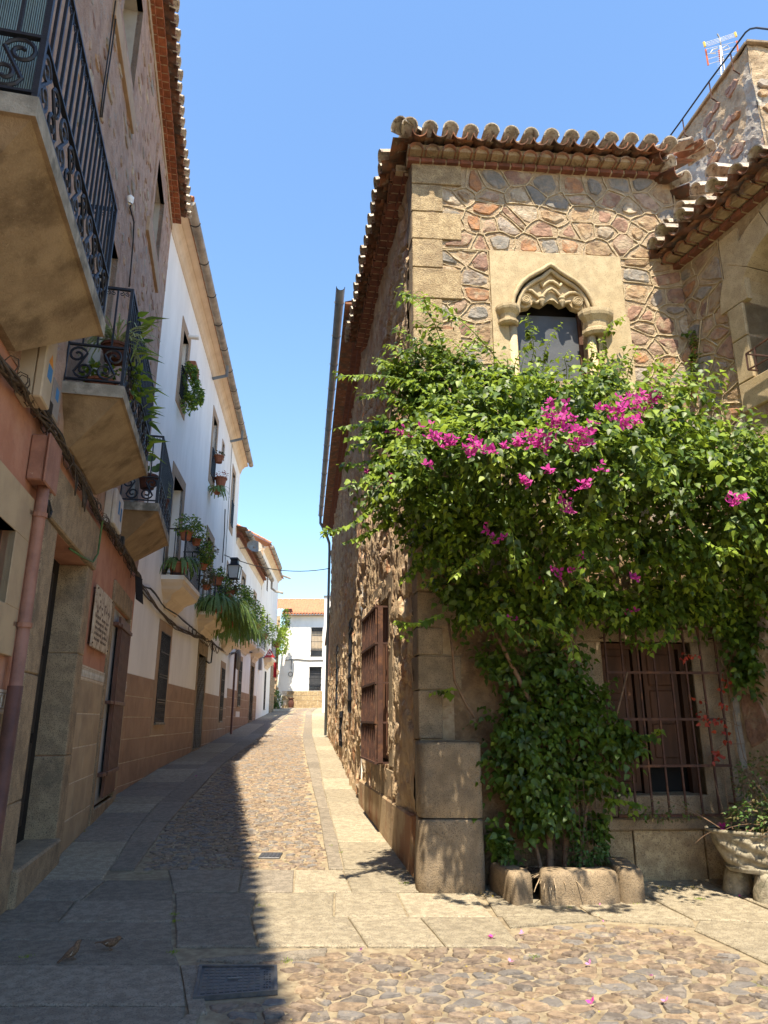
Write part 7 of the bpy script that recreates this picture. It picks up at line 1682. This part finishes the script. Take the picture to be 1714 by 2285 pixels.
plants_on(WW, [((16.05, 5.62, .45), 'round terracotta pot of grey green foliage hung high on the first white balcony', 'bush', dict(r=.15, h=.2, rx=.34, rz=.26, n=800, size=.055)),
    ((16.9, 5.7, .55), 'bushy green plant over the rail middle of the first white balcony', 'bush', dict(r=.12, h=.15, rx=.30, rz=.26, n=600, size=.055)),
    ((17.9, 5.3, .6), 'leafy plant climbing the front bars of the first white balcony', 'bush', dict(r=.12, h=.15, rx=.28, rz=.4, n=700, size=.07)),
    ((18.5, 5.6, .6), 'brownish flowering plant at the far corner of the first white balcony', 'bush', dict(r=.12, h=.15, rx=.26, rz=.3, n=600, size=.06, m='dryplant')),
    ((16.15, 4.8, .32), 'trailing cactus in a large terracotta pot at the near end of the first white balcony', 'spider', dict(r=.24, h=.28, n=60, L=.75, bw=.055, m='spider', up=.7)),
    ((18.6, 4.9, .62), 'reddish trailing plant below the far corner of the first white balcony', 'bush', dict(r=.1, h=.12, rx=.25, rz=.35, n=500, size=.06, m='dryplant')),
    ((21.5, 5.55, .5), 'yellow green plant in a terracotta pot on the second white balcony', 'bush', dict(r=.18, h=.25, rx=.3, rz=.2, n=450, size=.07)),
    ((22.2, 5.1, .6), 'dark bushy plant beside the near corner of the second white balcony', 'bush', dict(r=.12, h=.15, rx=.35, rz=.45, n=800, size=.07)),
    ((21.6, 4.72, .55), 'long drooping spider plant at the near corner of the second white balcony', 'spider', dict(r=.2, h=.2, n=210, L=1.35, bw=.05, m='spider', up=.9)),
    ((23.0, 4.72, .6), 'long drooping spider plant in the middle of the second white balcony', 'spider', dict(r=.2, h=.2, n=200, L=1.4, bw=.05, m='spider', up=.8)),
    ((24.3, 4.6, .6), 'long drooping spider plant at the far corner of the second white balcony', 'spider', dict(r=.2, h=.2, n=200, L=1.6, bw=.05, m='spider', up=.7)),
    ((24.2, 5.6, .55), 'reddish brown bushy plant above the spider plants of the white house', 'bush', dict(r=.2, h=.25, rx=.4, rz=.35, n=800, size=.08, m='dryplant')),
    ((27.4, 5.6, .6), 'tall green shrub at the near end of the third white balcony', 'bush', dict(r=.2, h=.25, rx=.5, rz=.5, n=1100, size=.09)),
    ((28.8, 5.7, .6), 'dark green shrub in the middle of the third white balcony', 'bush', dict(r=.2, h=.25, rx=.5, rz=.6, n=1100, size=.09)),
    ((27.6, 4.7, .65), 'yellowing spider plant trailing under the third white balcony', 'spider', dict(r=.2, h=.2, n=160, L=1.5, bw=.05, m='spider', up=.7))])
plants_on(W2, [((32.2, 5.7, .6), 'bright green bush over the near rail of the lower white house balcony', 'bush', dict(r=.2, h=.25, rx=.6, rz=.6, n=1100, size=.1)),
    ((34.0, 5.7, .65), 'sunlit leafy bush in the middle of the lower white house balcony', 'bush', dict(r=.2, h=.25, rx=.6, rz=.55, n=900, size=.1, m='leaf_new_lit')),
    ((38.3, 5.7, .6), 'green bush on the small balcony above the grey electric boxes', 'bush', dict(r=.2, h=.3, rx=.55, rz=.6, n=800, size=.1)),
    ((44.8, 5.9, .7), 'yellow green bush on the farthest balcony above the warning sign', 'bush', dict(r=.2, h=.3, rx=.9, rz=.7, n=1100, size=.12, m='leaf_new_lit'))])
# plants on and by the old wall
for (x, z, rx, rz, lab, m_) in ((-8.9, 8.6, .35, 1.3, 'ivy climbing the ochre stone wall at the street end', 'plant'), (-7.75, 9.1, .35, 1.0, 'dark cypress like bush beside the orange roof', 'plant'), (-8.5, 8.2, .6, .5, 'rounded bush on top of the old stone wall', 'leaf_new_lit'), (-8.0, 7.0, .7, .6, 'yellow green creeper hanging from the old stone wall', 'leaf_new_lit'), (-8.9, 6.6, .5, .8, 'shrub mass beside the wall lantern at the street end', 'plant')):
    t = thing('wall_shrub', (x, 56.0, z - rz), lab, 'shrub'); foliage(t, 'foliage', (x, 56.2, z), (rx, .35, rz), 900, .14, [M[m_], M['leaf_new_lit']]); s_ = MB(); s_.tube([Vector((x, 56.5, z - rz)), Vector((x, 56.3, z))], .03, 5); s_.build('stem', M['stem'], t)
t = thing('low_shrub', (-8.35, 56.2, 2.4), 'grey leaved bushy shrub at the foot of the old stone wall', 'shrub'); foliage(t, 'foliage', (-8.35, 56.0, 3.0), (.65, .45, .75), 1400, .14, [M['plant'], M['plant']], new=.35, width=.7); s_ = MB(); s_.tube([Vector((-8.35, 56.2, 2.4)), Vector((-8.35, 56.1, 3.1))], .05, 5); s_.build('stem', M['stem'], t)
far = thing('wall_lantern', (-8.1, 54.5, 7.4), 'small dark lantern on a bracket before the old stone wall', 'street lamp'); lc = Vector((-8.3, 54.5, 7.5))
b = MB(); b.add(fr4(lc, 0, .14) + fr4(lc, .45, .2), [(0, 1, 5, 4), (1, 2, 6, 5), (2, 3, 7, 6), (3, 0, 4, 7), (0, 1, 2, 3)]); b.build('lamp_glass', M['lampglass'], far); b = MB(); b.add(fr4(lc, .45, .25) + fr4(lc, .7, .1), [(0, 1, 5, 4), (1, 2, 6, 5), (2, 3, 7, 6), (3, 0, 4, 7), (4, 5, 6, 7), (0, 1, 2, 3)]); b.build('lamp_cap', M['iron'], far)
t = MB(); t.tube([lc, lc + Vector((-.1, 0, -.25)), lc + Vector((-.9, .3, -.3))], .03, 5); t.build('bracket', M['iron'], far)
# red-leaved creeper on the grille
rv = thing('red_creeper', FA.P(3.2, 1.0, .2), 'sparse creeper with orange red leaves twined through the facade grille', 'creeper')
def fpath(pts, w): return [FA.P(*FA.px(x, y, w), w) for x, y in pts]
sp_ = [[(1700, 1760), (1660, 1690), (1640, 1600), (1620, 1500), (1605, 1460), (1560, 1460), (1520, 1460)], [(1660, 1660), (1620, 1660), (1580, 1690)], [(1650, 1620), (1600, 1600), (1560, 1590)]]
t = MB()
for s__ in sp_: t.tube(fpath(s__, .19), .004, 4)
t.build('stem', M['stem'], rv, smooth=True)
pts = []
for x, y, k in ((1525, 1462, 7), (1545, 1468, 6), (1618, 1520, 6), (1612, 1530, 5), (1620, 1578, 6), (1562, 1565, 3), (1565, 1595, 5), (1572, 1612, 6), (1605, 1608, 7), (1612, 1635, 6), (1622, 1650, 6), (1600, 1690, 8), (1610, 1680, 4), (1548, 1578, 2)):
    for _ in range(k): q = FA.P(*FA.px(x + RS.randn() * 7, y + RS.randn() * 6, .20), .20); pts.append(V3(q))
pts = np.array(pts); n = len(pts); leaf_mesh('red_leaves', pts, RS.randn(n, 3) + np.array((0, 0, -.6)), Fn + RS.randn(n, 3) * .4, RS.uniform(.035, .06, n), [M['redleaf']], np.zeros(n, int), rv)
# stone trough
tr = thing('stone_trough', (3.9, 7.0, .3), 'carved lichen covered stone trough on rough stone feet at the right edge', 'planter')
TO = Vector((3.12, 7.42, 0)); TD = Vector((.94, -.34, 0)).normalized(); TN = Vector((-TD.y * -1, 0, 0)); TN = Vector((TD.y, -TD.x, 0)).normalized()
zt0 = GFr.px(G, 1600, 1873)[1]
def trough(u, v):
    """rounded end tub outline, v = height fraction"""
    W_ = .30; L_ = 2.0; a = u * math.pi * 2
    rr = 1 - .16 * (1 - v) ** 1.6 + (.03 if .90 < v < 1.0 else 0) + (.03 if v < .12 else 0)
    ca, sa = math.cos(a), math.sin(a); q = 3.0
    x = math.copysign(abs(ca) ** (2 / q), ca) * L_ / 2 * (rr if ca < 0 else 1) ; y = math.copysign(abs(sa) ** (2 / q), sa) * W_ * rr
    rel = 0
    if .14 < v < .88:
        s_ = (x + L_ / 2) * 7; rel = .035 * abs(math.sin(s_ + 3 * v * math.sin(s_ * .5))) ** .6 * abs(math.sin(v * 9 + math.sin(s_ * 1.3) * 2)) + .018 * math.sin(s_ * 3 + v * 20) - .02
    p = TO + TD * (x + L_ / 2) + TN * (y * (1 + rel * 3)) ; p.z = .25 + v * .36; return p
b = MB(); b.grid(trough, 220, 40)
b.build('basin', M['lichen_stone'], tr, smooth=True)
b = MB(); vs = [trough(i / 40, .93) for i in range(40)]; b.add(vs, [tuple(range(40))]); b.build('soil', M['soil'], tr)
b = MB(); vs = [trough(i / 40, 0) for i in range(40)]; b.add(vs, [tuple(range(40))]); b.build('underside', M['lichen_stone'], tr)
for fx, fy in ((.22, -.12), (.45, .15), (1.7, -.1)):
    c = TO + TD * fx - TN * fy * -1; b = MB(); n_ = 9
    rg = []
    for z, r_ in ((-.01, .135), (.1, .13), (.2, .105), (.262, .09)):
        for a in range(n_): rg.append(Vector((c.x + r_ * math.cos(a * .698) * (1.1 + ru(-.08, .08)), c.y + r_ * math.sin(a * .698) * (1 + ru(-.08, .08)), z)))
    b.add(rg, [(i * n_ + a, i * n_ + (a + 1) % n_, (i + 1) * n_ + (a + 1) % n_, (i + 1) * n_ + a) for i in range(3) for a in range(n_)] + [tuple(range(3 * n_, 4 * n_))]); b.build('foot_stone', M['lichen_stone'], tr, smooth=True)
tp = thing('trough_plant', TO + TD * .6 + Vector((0, 0, .55)), 'straggly twiggy plants and roses growing out of the carved stone trough', 'plant')
c = V3(TO + TD * .9 + Vector((0, 0, .72)))
foliage(tp, 'foliage', c, (.85, .35, .22), 2600, .042, [M['plant'], M['dryplant']], new=.4, width=.8); foliage(tp, 'foliage', V3(TO + TD * .55 + Vector((0, .1, 1.0))), (.3, .2, .3), 500, .038, [M['plant'], M['dryplant']], new=.4)
foliage(tp, 'foliage', V3(TO + TD * -.35 + Vector((0, .05, .72))), (.45, .12, .1), 350, .035, [M['plant'], M['dryplant']], new=.5)
t = MB()
for k in range(34):
    s0 = TO + TD * ru(.1, 1.6) + Vector((0, 0, .58)); a = ru(-1.6, 1.2); l_ = ru(.35, .95); d = Vector((math.sin(a), ru(-.5, .25), ru(.1, .9))).normalized(); p_ = [s0]
    for q in range(6): p_.append(p_[-1] + d * l_ / 6); d = (d + Vector((ru(-.12, .12), 0, -.13))).normalized()
    t.tube(p_, [.0045 - .0005 * q for q in range(7)], 4)
t.build('twig', M['stem'], tp, smooth=True)
for k in range(3):
    m = MB(); cc = V3(TO + TD * [.55, .72, .1][k] + Vector((0, -.1, [.80, .76, .62][k])))
    for q in range(5): floret(m, cc + RS.randn(3) * .012, RS.randn(3) * .5 + UP, .035)
    m.build('flower', M['redleaf' if k < 2 else 'bract'], tp)
# tufts along the planter bed
t = thing('bed_weeds', (1.6, 7.35, .2), 'low dark weeds and dry stalks inside the granite kerbed bed', 'plant'); foliage(t, 'foliage', (1.95, 7.42, .38), (.22, .16, .2), 500, .04, [M['plant'], M['plant']]); foliage(t, 'foliage', (1.2, 7.4, .36), (.13, .1, .12), 160, .05, [M['plant'], M['plant']])
blades(t, 'dry_stalks', (1.55, 7.3, .22), 60, .35, .008, M['mortar'], spread=1.4, up=.3, fall=.3)
# fallen petals
for i, (x, y, s_, lab, pm) in enumerate(((1098, 2100, .055, 'largest deep pink petal lying on the slab joint left of centre', 'petal'), (1165, 2090, .035, 'pale pink petal just right of the largest deep pink petal', 'petal_pale'), (1337, 2024, .028, 'pink petal beside the foot of the long granite kerb block', 'petal_pale'), (1347, 2064, .028, 'pale pink petal on the pavement slab in front of the kerb block', 'petal_pale'), (1139, 2155, .038, 'lilac pink petal on the cobbles below the largest petal', 'petal_pale'), (1316, 2160, .036, 'lilac pink petal in the middle of the cobbles', 'petal_pale'), (1451, 2187, .036, 'lilac pink petal on the right of the cobbles', 'petal_pale'), (1321, 2248, .042, 'bright magenta petal near the bottom edge of the cobbles', 'petal'), (1487, 2245, .038, 'salmon pink petal near the bottom right cobbles', 'petal_pale'), (807, 2128, .035, 'pale petal on the cobbles right of the drain cover', 'petal_pale'), (437, 1735, .05, 'small red petal on the shaded left pavement', 'petal'), (1652, 2007, .03, 'dark red petal beside the trough foot stone', 'petal'))):
    gx_, gy_ = G.px(x, y); c = np.array((gx_, gy_, g(gy_) + .022)); m = MB(); floret(m, c, UP + RS.randn(3) * .5, s_ * .8); o = m.build('fallen_petal', M[pm]); tag(o, lab, 'petal', 'fallen bougainvillea petals')
# sparrows
def sparrow(x, y, yaw, tilt, label, pose):
    gx_, gy_ = G.px(x, y); c = Vector((gx_, gy_, g(gy_) + .014)); t = thing('sparrow', c, label, 'bird', 'sparrows on the shaded pavement')
    R_ = Matrix.Rotation(yaw, 3, 'Z') @ Matrix.Rotation(-tilt, 3, 'Y')
    Q = lambda a: c + Vector((0, 0, .052)) + R_ @ Vector(a)
    b = MB(); b.tube([Q(a) for a in ((-.055, 0, .002), (-.04, 0, .001), (-.02, 0, -.002), (.005, 0, -.004), (.028, 0, .0), (.042, 0, .010), (.052, 0, .019), (.062, 0, .022), (.072, 0, .020), (.077, 0, .018))], [.007, .016, .025, .029, .026, .020, .0175, .017, .011, .004], 10); b.build('body', M['feather'], t, smooth=True)
    b = MB(); b.tube([Q((.074, 0, .019)), Q((.090, 0, .016))], [.006, .001], 6); b.build('beak', M['iron'], t, smooth=True)
    b = MB(); b.add([Q(a) for a in ((-.045, -.010, .008), (-.045, .010, .008), (-.105, .016, .004), (-.105, -.016, .004), (-.045, -.010, .003), (-.045, .010, .003), (-.105, .016, .001), (-.105, -.016, .001))], [(0, 1, 2, 3), (4, 5, 6, 7), (0, 3, 7, 4), (1, 2, 6, 5), (2, 3, 7, 6)]); b.build('tail', M['feather'], t)
    for sg in (-1, 1):
        b = MB(); b.add([Q(a) for a in ((.025, sg * .024, .010), (.0, sg * .030, .014), (-.04, sg * .024, .010), (-.075, sg * .010, .006), (-.03, sg * .029, -.008), (.01, sg * .030, -.008), (-.01, sg * .034, .002))], [(0, 1, 6), (1, 2, 6), (2, 3, 6), (3, 4, 6), (4, 5, 6), (5, 0, 6)]); b.build('wing', M['feather'], t, smooth=True)
        b = MB(); b.add([Q(a) for a in ((.0, sg * .033, .010), (-.005, sg * .036, .012), (-.028, sg * .033, .002), (-.024, sg * .036, -.003))], [(0, 1, 2, 3)]); b.build('wing_bar', M['feather_pale'], t)
        b = MB(); f0 = Q((.0, sg * .012, -.024)); f1 = Vector((f0.x, f0.y, c.z + .004)); b.tube([f0, (f0 + f1) / 2 + Vector((-.004, 0, 0)), f1], .0022, 5); 
        for a in (-.5, 0, .5): dv = R_ @ Vector((math.cos(a), math.sin(a), 0)); b.tube([f1, f1 + Vector((dv.x, dv.y, 0)) * .02], .0016, 4)
        b.build('leg', M['stem'], t)
        b = MB(); b.lathe(Q((.066, sg * .0135, .026)), [(.0005, -.002), (.0025, 0), (.0005, .002)], 6); b.build('eye', M['iron'], t)
    b = MB(); b.tube([Q((.02, 0, -.016)), Q((.04, 0, -.004))], [.018, .014], 8); b.build('breast', M['feather_pale'], t, smooth=True)
sparrow(158, 2148, .75, .55, 'brown sparrow leaning forward head up on the shaded slab, the left one', 0)
sparrow(244, 2126, .05, .05, 'brown sparrow standing level with pale wing bar on the shaded slab, the right one', 1)
# weeds and crumbs in the joints
def tuft_stuff(name, spots, n, r, size, m, label, thin=.35):
    P_, D_, N_, S_ = [], [], [], []
    for (px_, py_) in spots:
        x, y = G.px(px_, py_)
        for _ in range(n):
            q = RS.randn(2) * r; P_.append((x + q[0], y + q[1], g(y) + .010)); D_.append((RS.randn() * .6, RS.randn() * .6, .8)); N_.append((RS.randn(), RS.randn(), .5)); S_.append(size * RS.uniform(.5, 1.2))
    n_ = len(P_); return leaf_mesh(name, np.array(P_), np.array(D_), np.array(N_), np.array(S_), [m], np.zeros(n_, int), None, label=label, width=thin)
tuft_stuff('joint_weeds', [(388, 2045), (392, 2060), (386, 2130), (580, 2025), (740, 1890), (762, 1905), (1190, 2140), (1270, 2030), (60, 2140), (640, 2150), (905, 1975), (1420, 2020), (1560, 2010)], 26, .022, .022, M['leaf_new_lit'], 'tiny green weeds growing in the joints between paving slabs')
tuft_stuff('wall_foot_dust', [(x, y) for x, y in ((140, 1905), (160, 1880), (185, 1858), (210, 1835), (255, 1790), (300, 1748), (360, 1712), (830, 1830), (860, 1865), (890, 1905), (915, 1950), (1090, 2000), (1480, 1985), (1540, 1985))], 22, .05, .018, M['yellowleaf'], 'dry leaf crumbs gathered along the foot of the walls', .8)
